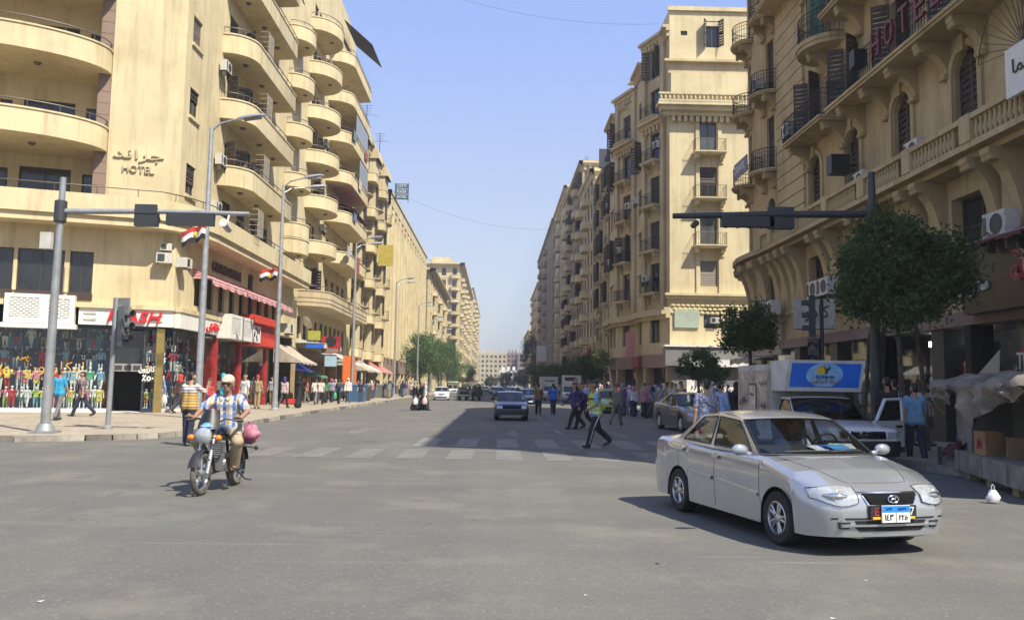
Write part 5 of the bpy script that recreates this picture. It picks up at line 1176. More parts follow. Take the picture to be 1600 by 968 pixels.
# ================================================================ lamps, flags, signals
def street_lamp(label,x,y,h,heads=2):
    t=thing('street_lamp',label,'street lamp',(x,y,KH),0,'street lamps along the left pavement')
    MB().tube([(0,0,0),(0,0,h*.5),(0,0,h)],[.15,.115,.075],12).build('pole',C_GALV,t,60)
    MB().lathe([(.28,0),(.28,.06),(.18,.12),(.17,.4),(.15,.42)],12).build('base',C_GALV,t,40)
    for k in range(heads):
        zz=h-.1-.35*k; yy=.5*k; sy=1.2*k
        MB().tube([(0,0,zz),(.35,.2*k,zz+.32),(1.0,.7*k,zz+.5)],[.045,.04,.035],7).build('arm',C_GALV,t,60)
        hd=MB(); c=Vector((1.0,.7*k,zz+.5)); d=Vector((1,.25*k,.16)).normalized(); s=Vector((-d.y,d.x,0)); u=d.cross(-s).normalized()*-1 if False else Vector((-.16,0,1)).normalized()
        P=[]
        for f,w,hh in ((0,.06,.05),(.15,.13,.1),(.5,.2,.13),(.95,.19,.1),(1.15,.1,.04)):
            q=c+d*f; P.append([q+s*w*math.cos(a)+u*hh*math.sin(a)*(1 if math.sin(a)>0 else .5) for a in [2*PI*j/10 for j in range(10)]])
        hd.grid(P,closev=True); hd.poly(P[0]); hd.poly(P[-1],True); l=hd.build('lamp_head',M('lamp_alloy',(.5,.52,.53),.35,metal=.6),t,50)
        MB().obox(c+d*.62-u*.075,(.7,.26,.03),math.atan2(d.y,d.x),0,-.16).build('lens',M('lamp_lens',(.1,.11,.12),.2),l)
    return t
for lab,x,y,h,*hd in (('nearest street lamp, its pole behind the motorcyclist',-11.65,33,11.6,1),('second street lamp with a red banner flag, in front of the round balconies',-11.6,44.2,12.0),('third street lamp, beside the blue bin',-11.75,68.3,13),('fourth street lamp along the left pavement',-11.7,96,13.2),('fifth street lamp, in front of the trees',-11.7,124,13.2),('sixth street lamp, among the left trees',-11.7,150,13.2),('farthest street lamp on the left pavement',-11.7,178,13.2)): street_lamp(lab,x,y,h,*hd)
def flag(label,p,w,h,rz,droop=.3):
    t=thing('flag',label,'flag',p,rz,'flags on the street lamps'); 
    for k,m in enumerate((C_RED,C_WCLOTH,C_BLACK)):
        mb=MB(); P=[[(w*i/10,.1*math.sin(i*.9+k*.4),h/2-h*j/3-droop*(i/10)**1.4*.6+.05*math.sin(i*1.3)) for j in (k,k+1)] for i in range(11)]; mb.grid(P); mb.build(('red_band','white_band','black_band')[k],m,t,60)
    mb=MB(); mb.ball((w*.45,-.06,-.1),.09,8,6,(1,.3,1.3)); mb.build('emblem',C_YEL,t,60)
flag('limp red white and black flag hanging on the nearest street lamp',(-11.62,32.85,7.5),.95,.62,PI,.6); flag('red white and black flag on the second street lamp',(-11.68,44.0,7.3),1.0,.62,PI*.97,.15)
M_SIG=M('signal_black',(.035,.035,.036),.5,var=.1); M_POLE=M('signal_pole_grey',(.3,.31,.31),.5,metal=.3,var=.15)
def signal_head(parent,c,axis,up,face,n=3,w=.34,p=.3):
    "axis: along the lamps, face: looking direction"
    axis,up,face=Vector(axis),Vector(up),Vector(face); mb=MB(); L=n*p
    side=axis.cross(face); M4=Matrix((side,face,axis)).transposed().to_4x4(); M4.translation=Vector(c)
    q=MB(); q.box(-w/2,w/2,-.1,.1,-L/2-.05,L/2+.05); mb.add(q,M4); h=mb.build('signal_head',M_SIG,parent)
    for k in range(n):
        z=-L/2+p*(k+.5); q=MB(); q.lathe([(0,.0),(.11,.02),(.115,0)],14,Matrix.Translation((0,.1,z))@Matrix.Rotation(-PI/2,4,'X')); m=MB(); m.add(q,M4); m.build('lens',M('signal_lens_%d'%k,((.02,.08,.04),(.12,.08,.02),(.12,.02,.02))[k%3],.2,var=0),h,60)
        q=MB(); P=[[(.125*math.cos(a),.1+t,z+.125*math.sin(a)) for a in [R(-20+220*i/8) for i in range(9)]] for t in (0,.22)]; q.grid(P); q.v=[(x,y-(.12 if False else 0),zz) for x,y,zz in q.v]; m=MB(); m.add(q,M4); m.build('visor',M_SIG,h,60)
t=thing('traffic_signal','tall grey signal pole with a long mast arm on the left pavement','traffic light',tuple(gp(70,676,KH)))
b=Vector((0,0,0)); MB().tube([(0,0,0),(.02,0,3.5),(.05,0,7.0)],[.13,.11,.08],14).build('pole',M_POLE,t,60); MB().box(-.3,.3,-.3,.3,0,.07).build('base_plate',M_POLE,t); MB().lathe([(.24,.07),(.2,.2),(.165,.26)],14).build('base_collar',M_POLE,t,40)
MB().tube([(0,0,6.05),(2.5,.1,6.12),(5.15,.2,6.12)],[.085,.07,.06],10).build('mast_arm',M_POLE,t,60); MB().lathe([(.14,-.3),(.16,-.28),(.16,.28),(.14,.3)],12,Matrix.Translation((.03,0,6.05))).build('arm_clamp',C_DGREY,t,40)
MB().box(-.42,-.12,-.12,.12,5.0,5.45).build('junction_box',M('box_cream',(.5,.48,.42),.5),t)
signal_head(t,(2.35,.12,5.95),(1,0,0),(0,0,1),(0,1,0),2,.5,.26); signal_head(t,(3.55,.15,5.92),(1,0,0),(0,0,1),(0,1,0),4,.34,.3); MB().box(2.05,2.65,.0,.08,6.05,6.3).build('back_board',C_DGREY,t)
m=MB(); m.lathe([(.1,-.25),(.1,.2),(.12,.2),(.12,.25),(0,.25)],12,Matrix.Translation((4.6,-.05,5.72))@Matrix.Rotation(PI/2-.2,4,'X')); m.cyl((4.6,.0,5.75),(4.6,.18,6.1),.03,n=6); m.build('camera',C_ACW,t,50)
t=thing('traffic_signal','short grey post with a visored three-lamp signal left of the shop door','traffic light',tuple(gp(168,670,KH)))
MB().tube([(0,0,0),(.04,0,3.9)],[.075,.065],10).build('pole',M_POLE,t,60); MB().lathe([(.14,0),(.14,.08),(.08,.12)],10).build('base',M_POLE,t,40)
_s=M_SIG; M_SIG=M('signal_grey',(.13,.135,.13),.5,var=.2); signal_head(t,(.3,0,3.05),(0,0,1),(1,0,0),(.94,-.34,0),3,.3,.36); M_SIG=_s; MB().box(.02,.2,-.03,.03,3.6,3.68).build('bracket',M_POLE,t); MB().obox((.18,.05,3.4),(.06,.6,1.0),R(70)).build('back_board',M('signal_back_grey',(.22,.22,.22),.5),t)
t=thing('traffic_signal','dark signal mast on the right with its long arm reaching over the road','traffic light',(10.1,22.0,KH)); t.scale=(1.09,1.09,1.07)
MB().tube([(0,0,0),(0,0,3.5),(0,0,6.9)],[.15,.12,.085],14).build('pole',C_DGREY,t,60); MB().tube([(0,0,5.82),(-2.5,.05,5.78),(-4.95,.1,5.7)],[.1,.085,.07],10).build('mast_arm',C_DGREY,t,60); MB().lathe([(.14,-.25),(.17,-.22),(.17,.22),(.14,.25)],12,Matrix.Translation((0,0,5.82))).build('arm_clamp',M_SIG,t,40)
signal_head(t,(-3.1,.1,5.6),(1,0,0),(0,0,1),(0,1,0),4,.3,.3); signal_head(t,(-2.25,.1,5.58),(1,0,0),(0,0,1),(0,1,0),2,.32,.26); MB().box(-2.6,-1.95,.0,.08,5.85,5.97).build('back_board',C_DGREY,t); MB().lathe([(.08,-.15),(.08,.15),(0,.15)],10,Matrix.Translation((-4.4,.1,5.5))@Matrix.Rotation(PI/2,4,'X')).build('camera',M_SIG,t,50)
t=thing('traffic_signal','black visored signal on a dark post in front of the arcade','traffic light',(10.6,27.2,KH)); MB().cyl((.12,0,0),(.12,0,4.5),.07,.06,10).build('pole',C_DGREY,t,60); signal_head(t,(-.2,0,3.9),(0,0,1),(-1,0,0),(-.95,.3,0),3,.36,.42); signal_head(t,(-.15,0,2.7),(0,0,1),(-1,0,0),(-.6,-.8,0),2,.36,.42)
# wires over the street
for n,a,b,s in (('thin cable crossing the sky high over the street',(-12,60,33.5),(13,66,31.5),1.6),('thin cable sagging between the roofs farther up the street',(-13,100,25),(14,112,24),2.5)):
    mb=MB(); a,b=Vector(a),Vector(b); mb.tube([a.lerp(b,i/16)-Vector((0,0,s*4*(i/16)*(1-i/16))) for i in range(17)],.01,4); tag(mb.build('overhead_cable',C_BLACK),n,'cable')
# ================================================================ right shops
rs=thing('shopfront','dark glass shop front with white display heads under the grand stone building','shop',(13.5,25,0)); RW.root=rs
for y0,y1 in ((9.5,13.3),(14.1,17.2),(18.0,21.2),(21.3,24.6),(25.4,28.6),(29.4,32.4),(33.2,36.4),(37.2,39.3)):
    mb=MB(); RW.box(mb,-y1,-y0,.35,3.45,-.2,-.17); mb.build('pane',C_GLASS,rs,0,True); mb=MB(); RW.box(mb,-y1,-y0,.14,.35,-.4,-.1); mb.build('plinth',C_DARKF,rs,0,True)
mb=MB(); RW.box(mb,-39.3,-8.9,.14,3.6,-1.9,-1.8); mb.build('back_wall',M('shop_dark_brown',(.035,.028,.022),.7),rs,0,True)
mb=MB(); RW.box(mb,-39.3,-8.9,3.5,3.6,-1.9,-.3); mb.build('ceiling',C_DARKF,rs,0,True)
for y in (23.15,28.8): mb=MB(); RW.box(mb,-y-.15,-y+.15,.14,3.5,-.4,.25); mb.build('dark_column',C_DARK,rs,0,True)
EM,t_,b_=nmat('lit_tube'); b_.inputs['Emission Color'].default_value=(.9,.95,1,1); b_.inputs['Emission Strength'].default_value=6
for y in (24.2,24.6,25.7,26.1,27.4): mb=MB(); RW.box(mb,-y-.05,-y+.05,3.1,3.28,-1.0,-.9); mb.build('lit_lamp',EM,rs,0,True)
def egg(): return cached('egg',lambda: MB().lathe([(.0,-.02),(.06,-.02),(.05,.06),(.045,.1),(.1,.2),(.105,.28),(.08,.36),(.03,.4),(0,.405)],12).mesh('display_head',M_MQ,180))
PL2='first second third fourth fifth sixth seventh eighth ninth tenth eleventh twelfth thirteenth fourteenth fifteenth sixteenth seventeenth eighteenth nineteenth twentieth'.split()
for k in range(20):
    y=19.2+k*.7+RR.uniform(-.1,.1)
    for z in (1.15,1.75):
        if 1: o=obj('display_head',egg()); RW.place(o,-y,z+RR.uniform(-.05,.1),-.6-.3*RR.random()); tag(o,f'white faceless display head, {PL2[k]} from the near end, {"lower" if z<1.5 else "upper"} row, dark stone-building window','display head','display heads in the dark shop window'); objmat(o,0,RR.choice([M_MQ,M_MQ,M_MQD]))
for k in range(9):
    y=20+k*1.6+RR.uniform(-.2,.2); o=obj('scarf',cached('drape',lambda: MB().grid([[(.35*(i/6-.5)*(1+.3*j/5),-.06*math.sin(i*2.1),.9-.9*j/5) for j in range(6)] for i in range(7)]).mesh('scarf',C_WCLOTH,60))); RW.place(o,-y,2.15,-.5); objmat(o,0,cloth(RR.choice([(.3,.28,.25),(.1,.1,.14),(.35,.3,.2),(.05,.07,.15)]))); tag(o,'scarf draped high in the dark glass front of the stone building','scarf','scarves in the dark shop window')
sheet('umbrella_cloth','patterned cloth fan spread in the shop window left of the Tiba letters',[(13.2,22.8,2.0),(13.2,21.7,2.0),(13.2,21.6,2.75)],M('patterned_cloth',(.5,.46,.36),.7,var=.4,scale=25),'cloth')
sg=thing('window_lettering','white TIBA letters on the dark shop window','window writing',RW.pt(-21.15,2.45,-.16),RW.a); text('lettering','TIBA',WP,sg,.85,.45,.02,(0,-.02,0)); 
sg=thing('shop_sign','big dark sign with red edged Arabic letters for the Tiba shop','sign',RW.pt(-20.2,4.6,.35),RW.a); MB().box(-2.6,2.6,-.2,.3,-.85,.85).build('board',M('sign_black',(.016,.012,.01),.35),sg)
text('arabic_name','طيبة',C_RED,sg,2.4,1.0,.1,(.9,-.24,.05),ar=True); text('arabic_outline','طيبة',M('letter_edge',(.6,.5,.4),.4),sg,2.46,1.06,.06,(.9,-.22,.05),ar=True,bold=.02); text('arabic_word','سنتر',C_WHITE,sg,.8,.42,.06,(-1.75,-.24,-.2),ar=True)
awning('awning','dark red awning strip above the Tiba shop sign',RW,-22.3,-17.5,5.9,.3,.9,M('dark_red_canvas',(.16,.02,.02),.8),.15,.4)
sg=thing('shop_sign','white projecting box sign with dark Arabic script in front of the arcade','sign',(11.9,31.0,4.4),R(-18)); MB().box(-.7,.75,-.3,.3,-.5,.6).build('box',M('sign_offwhite',(.42,.39,.32),.6,var=.25),sg); text('lettering','كادو',C_DARK,sg,.85,.6,.04,(.1,-.32,.07),ar=True,rx=PI/2); MB().cyl((.5,.3,.2),(1.3,1.4,.3),.05).build('bracket',C_IRON,sg)
sg=thing('shop_sign','beige fascia sign with a dark emblem at the far corner of the stone building','sign',(13.0,40.5,4.0),R(-75)); MB().box(-1.9,1.9,-.2,.3,-.75,.75).build('board',M('sign_beige',(.42,.36,.26),.6),sg); m=MB(); m.box(-.5,.35,-.22,-.2,-.5,.55); m.build('emblem',C_DARKF,sg); MB().box(-2.1,2.1,-.8,.3,.75,.87).build('hood',M('sign_beige',(.42,.36,.26),.6),sg)
awning('awning','beige scalloped awning at the curved corner shop',CW[1][0],-.6,3.2,3.4,.25,1.1,CAN_B,.3,.3)
sh2=thing('kiosk_window','pale lit shop window under the scalloped corner awning','shop window',(12.9,42.5,0)); w=CW[1][0]; w.root=sh2
mb=MB(); w.box(mb,-.5,3,.14,1.1,-.4,.1); w.box(mb,-.5,-.4,1.1,3.2,-.1,.1); w.box(mb,2.9,3,1.1,3.2,-.1,.1); w.box(mb,1.2,1.3,1.1,3.2,-.1,.1); w.box(mb,-.5,3,2.1,2.2,-.1,.08); mb.build('frame',C_ACW,sh2,0,True); mb=MB(); w.box(mb,-.4,2.9,1.1,3.2,-.05,-.03); mb.build('pane',M('green_glass',(.12,.2,.1),.1),sh2,0,True); w.root=B8
# neon-like red letters on the balcony
sg=thing('balcony_sign','big dull red HOTEL letters fixed to the long iron balcony','sign',RW.pt(-24.3,12.95,1.15),RW.a)
for k,ch in enumerate('HOTEL'): text('letter',ch,M('sign_dull_red',(.14,.012,.022),.5),sg,.56,.85,.1,(-1.9+k*.95,-.08,0))
sg=thing('balcony_sign','small lettered banner on the far corner balcony of the stone building','sign',(12.35,41.6,12.9),RW.a); MB().box(-1.1,1.1,-.03,.03,-.4,.4).build('board',M('banner_mauve',(.2,.17,.25),.6),sg); text('lettering','TRAVEL',C_WHITE,sg,1.8,.4,.02,(0,-.05,0))
o=MB().box(-.22,.22,-.2,.2,-.3,.3).build('floodlight',[C_BLACK]); o.location=(12.3,27.6,13.0); tag(o,'black box floodlight on the rail of the lettered balcony','floodlight')
o=MB().box(-.35,.35,-.25,.25,-.35,.35).cyl((.3,0,0),(.7,0,0),.05).build('floodlight',[C_BLACK]); o.location=(12.5,29.9,9.9); tag(o,'black loudspeaker box standing above the long balustrade','floodlight')
sg=thing('shop_sign','white rounded sign with dark handwriting at the right end of the balustrade','sign',RW.pt(-18.4,9.2,1.25),RW.a); MB().box(-.9,.9,-.06,.06,-.55,.65).build('board',C_WHITE,sg); text('lettering','سينما',C_BLACK,sg,1.2,.45,.02,(0,-.08,.1),ar=True)
mb=MB(); 
for k in range(22): a=R(8+k*8); mb.tube([(-.12*math.cos(a),0,.12*math.sin(a)),(-1.9*math.cos(a),0,1.9*math.sin(a))],.012,3)
mb.tube([(-1.9*math.cos(R(8+i*8)),0,1.9*math.sin(R(8+i*8))) for i in range(22)],.015,3); o=mb.build('sign_frame',C_IRON); RW.place(o,-18.7,9.75,1.2); tag(o,'wire sunburst frame above the white handwriting sign','sign frame')
RW.root=B8
# right side far signs
boardsign('pink and red hanging sign before the tall corner block',(11.9,74,5.4),.8,2.2,.2,M('pink_sign',(.55,.25,.22),.5)); boardsign('red fascia sign under the street side of the tall corner block',(12.4,73.6,3.85),.3,.9,3.6,M('dark_red_sign',(.2,.02,.02),.5))
boardsign('dark slatted roof sign jutting over the street from the tall block',(12.3,93,27.6),1.9,2.2,.4,M('roof_sign_dark',(.05,.055,.06),.5)); boardsign('red shop sign under the white-balcony block',(12.6,116,5.6),.4,2.4,5,C_RED); boardsign('small white sign with a dark figure far along the right side',(11.6,215,10),2.6,4,.3,C_WHITE)
# roof antennas and dishes
def antenna(label,p,h,k=4):
    mb=MB(); mb.cyl((0,0,0),(0,0,h),.035,n=4)
    for i in range(k): mb.cyl((-.6+.08*i,0,h-.3*i-.1),(.6-.08*i,0,h-.3*i-.1),.02,n=3)
    mb.cyl((-.9,0,h*.6),(1.2,.1,h*.62),.02,n=3); o=mb.build('antenna',C_IRON); o.location=p; tag(o,label,'antenna','roof antennas')
antenna('television antenna on the roof of the ornate left building, nearest',(-14.8,90,29.3),3); antenna('television antenna behind the barrel tops of the ornate left building',(-14.6,99,29.3),2.6); antenna('antenna on the long pale pilastered roof',(-16,125,27),3.2); antenna('second antenna on the long pale pilastered roof',(-16,139,27),2.6); antenna('lattice-like mast on the taller grey block',(16,150,37),7,7); antenna('thin mast on the overhanging-cornice roof',(-15,185,26.5),3)
for n,p in (('satellite dish on the long pale roof',(-15.6,131,27.6)),('satellite dish low on the shop row under the round balconies',(-14.3,62.3,6.0))):
    o=MB().lathe([(0,0),(.3,.05),(.5,.16),(.52,.16),(.3,.03),(0,-.03)],16).cyl((0,0,0),(0,0,.45),.02).build('satellite_dish',C_ACW,None,60); o.location=p; o.rotation_euler=(R(60),0,R(140)); tag(o,n,'satellite dish')

# wire cages and bundles on the long hotel balconies
for k,(u,z) in enumerate(((47.5,13.05),(47.6,16.7),(47.4,20.3),(46.8,9.75))):
    mb=MB()
    for i in range(6):
        mb.cyl((-.5+.2*i,-.5,0),(-.5+.2*i,-.5,1.5),.012,n=4); mb.cyl((-.5,-.5,.3*i),(.5,-.5,.3*i),.012,n=4); mb.cyl((-.5,-.5,.3*i),(-.5,0,.3*i),.012,n=4)
    o=mb.build('wire_cage',C_ACW); LW.place(o,u,z,1.0); tag(o,'wire cage standing on the long hotel balcony, '+('lowest of four on the ledge','second of four up','third of four up','topmost of four')[(k+1)%4],'wire cage','wire cages on the hotel balconies')

W2.root=B2
for k,(u,z) in enumerate(((71.2,12.6),(73.8,16.2),(76,19.6),(79,23.2),(72.5,23.2))):
    o=obj('laundry',cached('laundry',lambda: MB().grid([[(1.6*(i/8-.5),-.03*math.sin(i*1.7+j),-.9*j/4-.06*(i%3)) for j in range(5)] for i in range(9)]).mesh('laundry',C_WCLOTH,60))); W2.place(o,u,z+.75,2.12); objmat(o,0,cloth(((.4,.4,.42),(.12,.16,.3),(.5,.45,.38),(.3,.08,.08),(.15,.2,.18))[k])); tag(o,('grey','dark blue','cream','dull red','dark green')[k]+' washing hung over a long balcony of the round-balcony block','laundry')
for k,(y,z) in enumerate(((28.9,8.6),(25.1,8.6),(36.3,12.7),(40.6,16.4))):
    ac(RW,-y,z+.2,('old air conditioner on the balustraded ledge, nearer one','old air conditioner on the balustraded ledge, farther one','air conditioner on the rusticated pier','air conditioner on the curved corner bay')[(1,0,2,3)[k]],GA8,.4,1.0)
# ================================================================ vehicles
from mathutils.bvhtree import BVHTree
def lerpt(tab,x):
    for (a,b),(c,d) in zip(tab,tab[1:]):
        if x<=c: t=(x-a)/(c-a) if c>a else 1; t=max(0,min(1,t)); return b+(d-b)*t
    return tab[-1][1]
CGLASS=glassy('car_glass',(.6,.65,.65),.05); CGLASSD=glassy('car_glass_dark',(.16,.19,.2),.08)
C_UNDER=M('underbody_black',(.01,.01,.01),.8,var=0); CHROME=M('chrome',(.75,.76,.77),.12,metal=1,var=0); ALLOY=M('alloy_wheel',(.5,.51,.52),.3,metal=.85,var=.05)
LAMPC=M('headlamp_clear',(.44,.46,.47),.06,metal=.25,var=.14,scale=22,coat=1); INDO=M('indicator_orange',(.7,.2,.02),.2,var=0); LRED=M('tail_lamp_red',(.35,.01,.01),.2,var=0); C_TRIM=M('black_trim',(.02,.02,.021),.5,var=0); SEAT=M('seat_grey',(.08,.08,.085),.8)
def paint(name,c,met=.0,rough=.3): return M('paint_'+name,c,rough,metal=met,var=.05,scale=1.5,coat=.7)
def m_wheel(r,w,spokes,hub=ALLOY):
    k=('wh',r,w,spokes,hub.name)
    if k in WC: return WC[k]
    A=Matrix.Rotation(PI/2,4,'Y'); rr=r*.62
    t=MB().lathe([(rr,-w/2+.01),(r*.9,-w/2),(r*.985,-w/2+.025),(r,-w/4),(r,w/4),(r*.985,w/2-.025),(r*.9,w/2),(rr,w/2-.01)],28,A).mesh('tyre',C_RUBBER,35)
    m=MB(); m.lathe([(rr+.004,w/2-.012),(rr-.012,w/2-.004),(rr-.022,w/2-.03),(rr-.03,-w/2+.02)],28,A)
    for i in range(spokes):
        a=2*PI*i/spokes
        for s in (-1,1):
            d=Vector((0,math.cos(a+s*.13),math.sin(a+s*.13))); e=Vector((0,-math.sin(a),math.cos(a)))
            p0=Vector((w/2-.03,0,0))+d*.05; p1=Vector((w/2-.028,0,0))+Vector((0,math.cos(a+s*.2),math.sin(a+s*.2)))*(rr-.01); m.tube([p0,p1],[.022,.017],6)
    m.lathe([(0,w/2-.005),(.035,w/2-.008),(.06,w/2-.03),(.06,w/2-.06)],14,A); m.mi=1; m.lathe([(0,-.0),(rr-.04,-.0)],20,A); m.lathe([(0,w/2-.085),(rr*.72,w/2-.085),(rr*.72,w/2-.1)],20,A)
    rim=m.mesh('rim',[hub,C_UNDER],40); WC[k]=(t,rim); return WC[k]
def car(name,label,cat,loc,rz,L=4.2,W=.83,H=1.39,wb=2.44,fo=.8,r=.29,zb=.19,pil=None,top=None,cab=None,paint_m=None,glass=None,seats=True,grp=None,nose=(.58,.42,.4),tail=(.75,.25,.3),spokes=5,offf=((0,.09),(.25,.03),(.45,0),(.6,.03),(.75,.13),(1.2,.2)),offr=((0,.08),(.45,0),(.7,.03),(1.2,.14)),hub=ALLOY,cabw=(.93,.72),hi=True,lower=None,wtrack=.0):
    "front towards -y. top: (distance from nose, height) of bonnet/belt/boot; cab: base0, top0, top1, base1 distances"
    t=thing(name,label,cat,loc,rz,grp); y0=-L/2; axs=(fo,fo+wb); Ra=r*1.16
    ds={0,.04,.1,.18,.28,.4,.55,L-.5,L-.3,L-.16,L-.06,L}
    for a in axs:
        for q in range(13): ds.add(round(a-Ra*math.cos(PI*q/12),4))
        ds|={a-Ra-.002,a+Ra+.002}
    d=.7
    while d<L-.5: ds.add(d); d+=.18
    ds=sorted(x for x in ds if 0<=x<=L)
    cb0,ct0,ct1,cb1=cab
    def width(d):
        a,b,c=nose; w=W
        if d<c: u=1-d/c; w=W*(a+b*math.sqrt(max(0,1-u*u)))
        a,b,c=tail
        if L-d<c: u=1-(L-d)/c; w=min(w,W*(a+b*math.sqrt(max(0,1-u*u))))
        return w
    def sect(d):
        w=width(d); zt=lerpt(top,d); zl=zb+.02*max(0,1-d/.3)
        for a in axs:
            if abs(d-a)<Ra: zl=max(zl,r+math.sqrt(max(0,Ra*Ra-(d-a)**2)) if abs(d-a)<Ra*.999 else r*.9)
        zs=zt-.05; inb=cb0-.05<d<cb1+.05
        S=[(0,zb),(max(.1,w-.26),zb),(max(.1,w-.26),zl),(w*.965,zl),(w*.985,zl+(zs-zl)*.3),(w,zl+(zs-zl)*.55),(w*.99,zl+(zs-zl)*.85),(w*.965,zs),(w*.90,zt-.008),(w*.5,zt+.022*(0 if inb else 1)),(0,zt+.03*(0 if inb else 1))]
        out=[]
        for x,z in S:
            f=max(0,1-d/.5); g=max(0,1-(L-d)/.5); out.append((x,y0+d+f*lerpt(offf,z)-g*lerpt(offr,z),z))
        return out
    SS=[sect(d) for d in ds]; mb=MB(); cap=[]
    for s in (1,-1):
        G=[[(x*s,y,z) for x,y,z in row] for row in SS]
        nv=len(G[0]); k=len(mb.v)
        for rr_ in G: mb.v+=rr_
        for i in range(len(G)-1):
            mid=(ds[i]+ds[i+1])/2
            for j in range(nv-1):
                f=[k+i*nv+j,k+(i+1)*nv+j,k+(i+1)*nv+j+1,k+i*nv+j+1]; mb.f.append(f if s<0 else f[::-1]); mb.m.append(1 if j<3 or (j>=8 and cb0+.12<mid<cb1-.12) else (2 if lower and j<lower else 0))
    for end,row in ((0,SS[0]),(1,SS[-1])):
        P=[]
        for x,y,z in row[3:]: P.append([(x*(q/5-1),y-(1 if end==0 else -1)*.035*(1-(q/5-1)**2)*(1 if x>.05 else 0),z) for q in range(11)])
        P.insert(0,[(row[2][0]*1.2*(q/5-1),row[0][1],zb) for q in range(11)]); mb.grid(P,flip=(end==1))
    body=mb.build('body',[paint_m,C_UNDER,C_TRIM],t,32)
    # greenhouse
    gl=glass or CGLASS; wb_,wt=W*cabw[0],W*cabw[1]; zr=H; fL=(0,.1,.9,1.0)
    def side(d): return wb_*min(1,.94+.06*math.sin(PI*max(0,min(1,(d-cb0)/(cb1-cb0)))))
    dA0,dC0=cb0+.2,cb1-.16; dA1,dC1=ct0+.1,ct1-.08
    parts=pil or (0,.06,.47,.52,.9,1.0)  # along the side: pillar A, window, pillar B, window, pillar C
    B=[(side(dA0+(dC0-dA0)*f),y0+dA0+(dC0-dA0)*f,lerpt(top,dA0+(dC0-dA0)*f)-.02) for f in parts]
    roofz=lambda f: zr-.045-.05*(2*f-1)**2*(1 if ct1-ct0>1 else .4)
    T=[(wt*(1-.03*abs(2*f-1)),y0+dA1+(dC1-dA1)*f,roofz(f)) for f in parts]
    shell=MB(); glasses=[]
    def P3(b,tp,f): bu=.025*math.sin(PI*f); q=Vector(b).lerp(Vector(tp),f); q.x+=bu if q.x>0 else -bu; return tuple(q)
    for s in (1,-1):
        for i in range(len(parts)-1):
            b0,b1,t0_,t1_=[(x*s,y,z) for x,y,z in (B[i],B[i+1],T[i],T[i+1])]
            for a,b in zip(fL,fL[1:]):
                q=[P3(b0,t0_,a),P3(b1,t1_,a),P3(b1,t1_,b),P3(b0,t0_,b)]
                if i%2==1 and a==.1: glasses.append((q,s))
                else: shell.poly(q,s<0)
    def screen(bx,by,bz,tx,ty,tz,bow,front):
        rows=[]
        for f in (0,.05,.35,.65,.95,1):
            row=[]
            for q in range(9):
                u=q/4-1; x=(bx+(tx-bx)*f)*u; y=by[0]+(by[1]-by[0])*u*u; yt=ty[0]+(ty[1]-ty[0])*u*u
                row.append((x,y+(yt-y)*f+bow*math.sin(PI*f),bz+(tz-bz)*f+.03*(1-u*u)*f))
            rows.append(row)
        shell.grid(rows[:2],flip=not front); shell.grid(rows[-2:],flip=not front); return rows[1:-1]
    w0=screen(B[0][0],(y0+cb0,B[0][1]),B[0][2],T[0][0],(y0+ct0,T[0][1]),T[0][2],-.03,True); w1=screen(B[-1][0],(y0+cb1,B[-1][1]),B[-1][2],T[-1][0],(y0+ct1,T[-1][1]),T[-1][2],.03,False)
    rows=[[(T[0][0]*(q/4-1),y0+ct0+(T[0][1]-y0-ct0)*(q/4-1)**2,T[0][2]+.03*(1-(q/4-1)**2)) for q in range(9)]]
    for k in range(1,8):
        f=k/8; x=wt*(1-.03*abs(2*f-1)); rows.append([(x*(q/4-1),y0+dA1+(dC1-dA1)*f,roofz(f)+.045*(1-(q/4-1)**2)) for q in range(9)])
    rows.append([(T[-1][0]*(q/4-1),y0+ct1+(T[-1][1]-y0-ct1)*(q/4-1)**2,T[-1][2]+.03*(1-(q/4-1)**2)) for q in range(9)])
    shell.grid(rows); shell.build('cabin',paint_m,t,40); MB().grid([[(x*.96,y,z-.022) for x,y,z in r_] for r_ in rows]).build('headliner',SEAT,t,180)
    MB().grid(w0).build('windscreen',gl,t,180); MB().grid(w1).build('rear_window',gl,t,180)
    for q,s in glasses:
        o=MB().poly(q,s<0).build('side_window',gl,t)
    for q,s in glasses:    # dark rubber round each side window
        m=MB(); c=sum((Vector(p) for p in q),Vector())/4
        for a,b in zip(q,q[1:]+q[:1]): m.tube([Vector(a)+Vector((.003*s,0,0)),Vector(b)+Vector((.003*s,0,0))],.009,4)
        m.build('window_seal',C_TRIM,t)
    m=MB(); 
    for row in (w0[0],w0[-1]): m.tube([Vector(p)+Vector((0,-.004,.002)) for p in row],.011,4)
    for k in (0,-1): m.tube([Vector(r_[k])+Vector((0,-.004,.002)) for r_ in w0],.011,4)
    m.build('screen_seal',C_TRIM,t)
    tyre,rim=m_wheel(r,.2,spokes,hub)
    for a in axs:
        for s in (-1,1):
            w=obj('wheel',tyre,t,(s*(W-.115+wtrack),y0+a,r)); w.rotation_euler=(0,0,0 if s>0 else PI); obj('rim',rim,w)
    if seats:
        zi=lerpt(top,(cb0+cb1)/2); 
        for s in (-1,1):
            m=MB(); m.obox((s*.36,y0+(ct0+ct1)/2+.02,zi+.1),(.42,.14,.62),0,R(-12)); m.obox((s*.36,y0+(ct0+ct1)/2+.1,zi+.36),(.24,.09,.16),0,R(-12)); m.build('seat',SEAT,t)
    bv=BVHTree.FromPolygons([Vector(v) for v in mb.v],mb.f)
    return t,bv,body
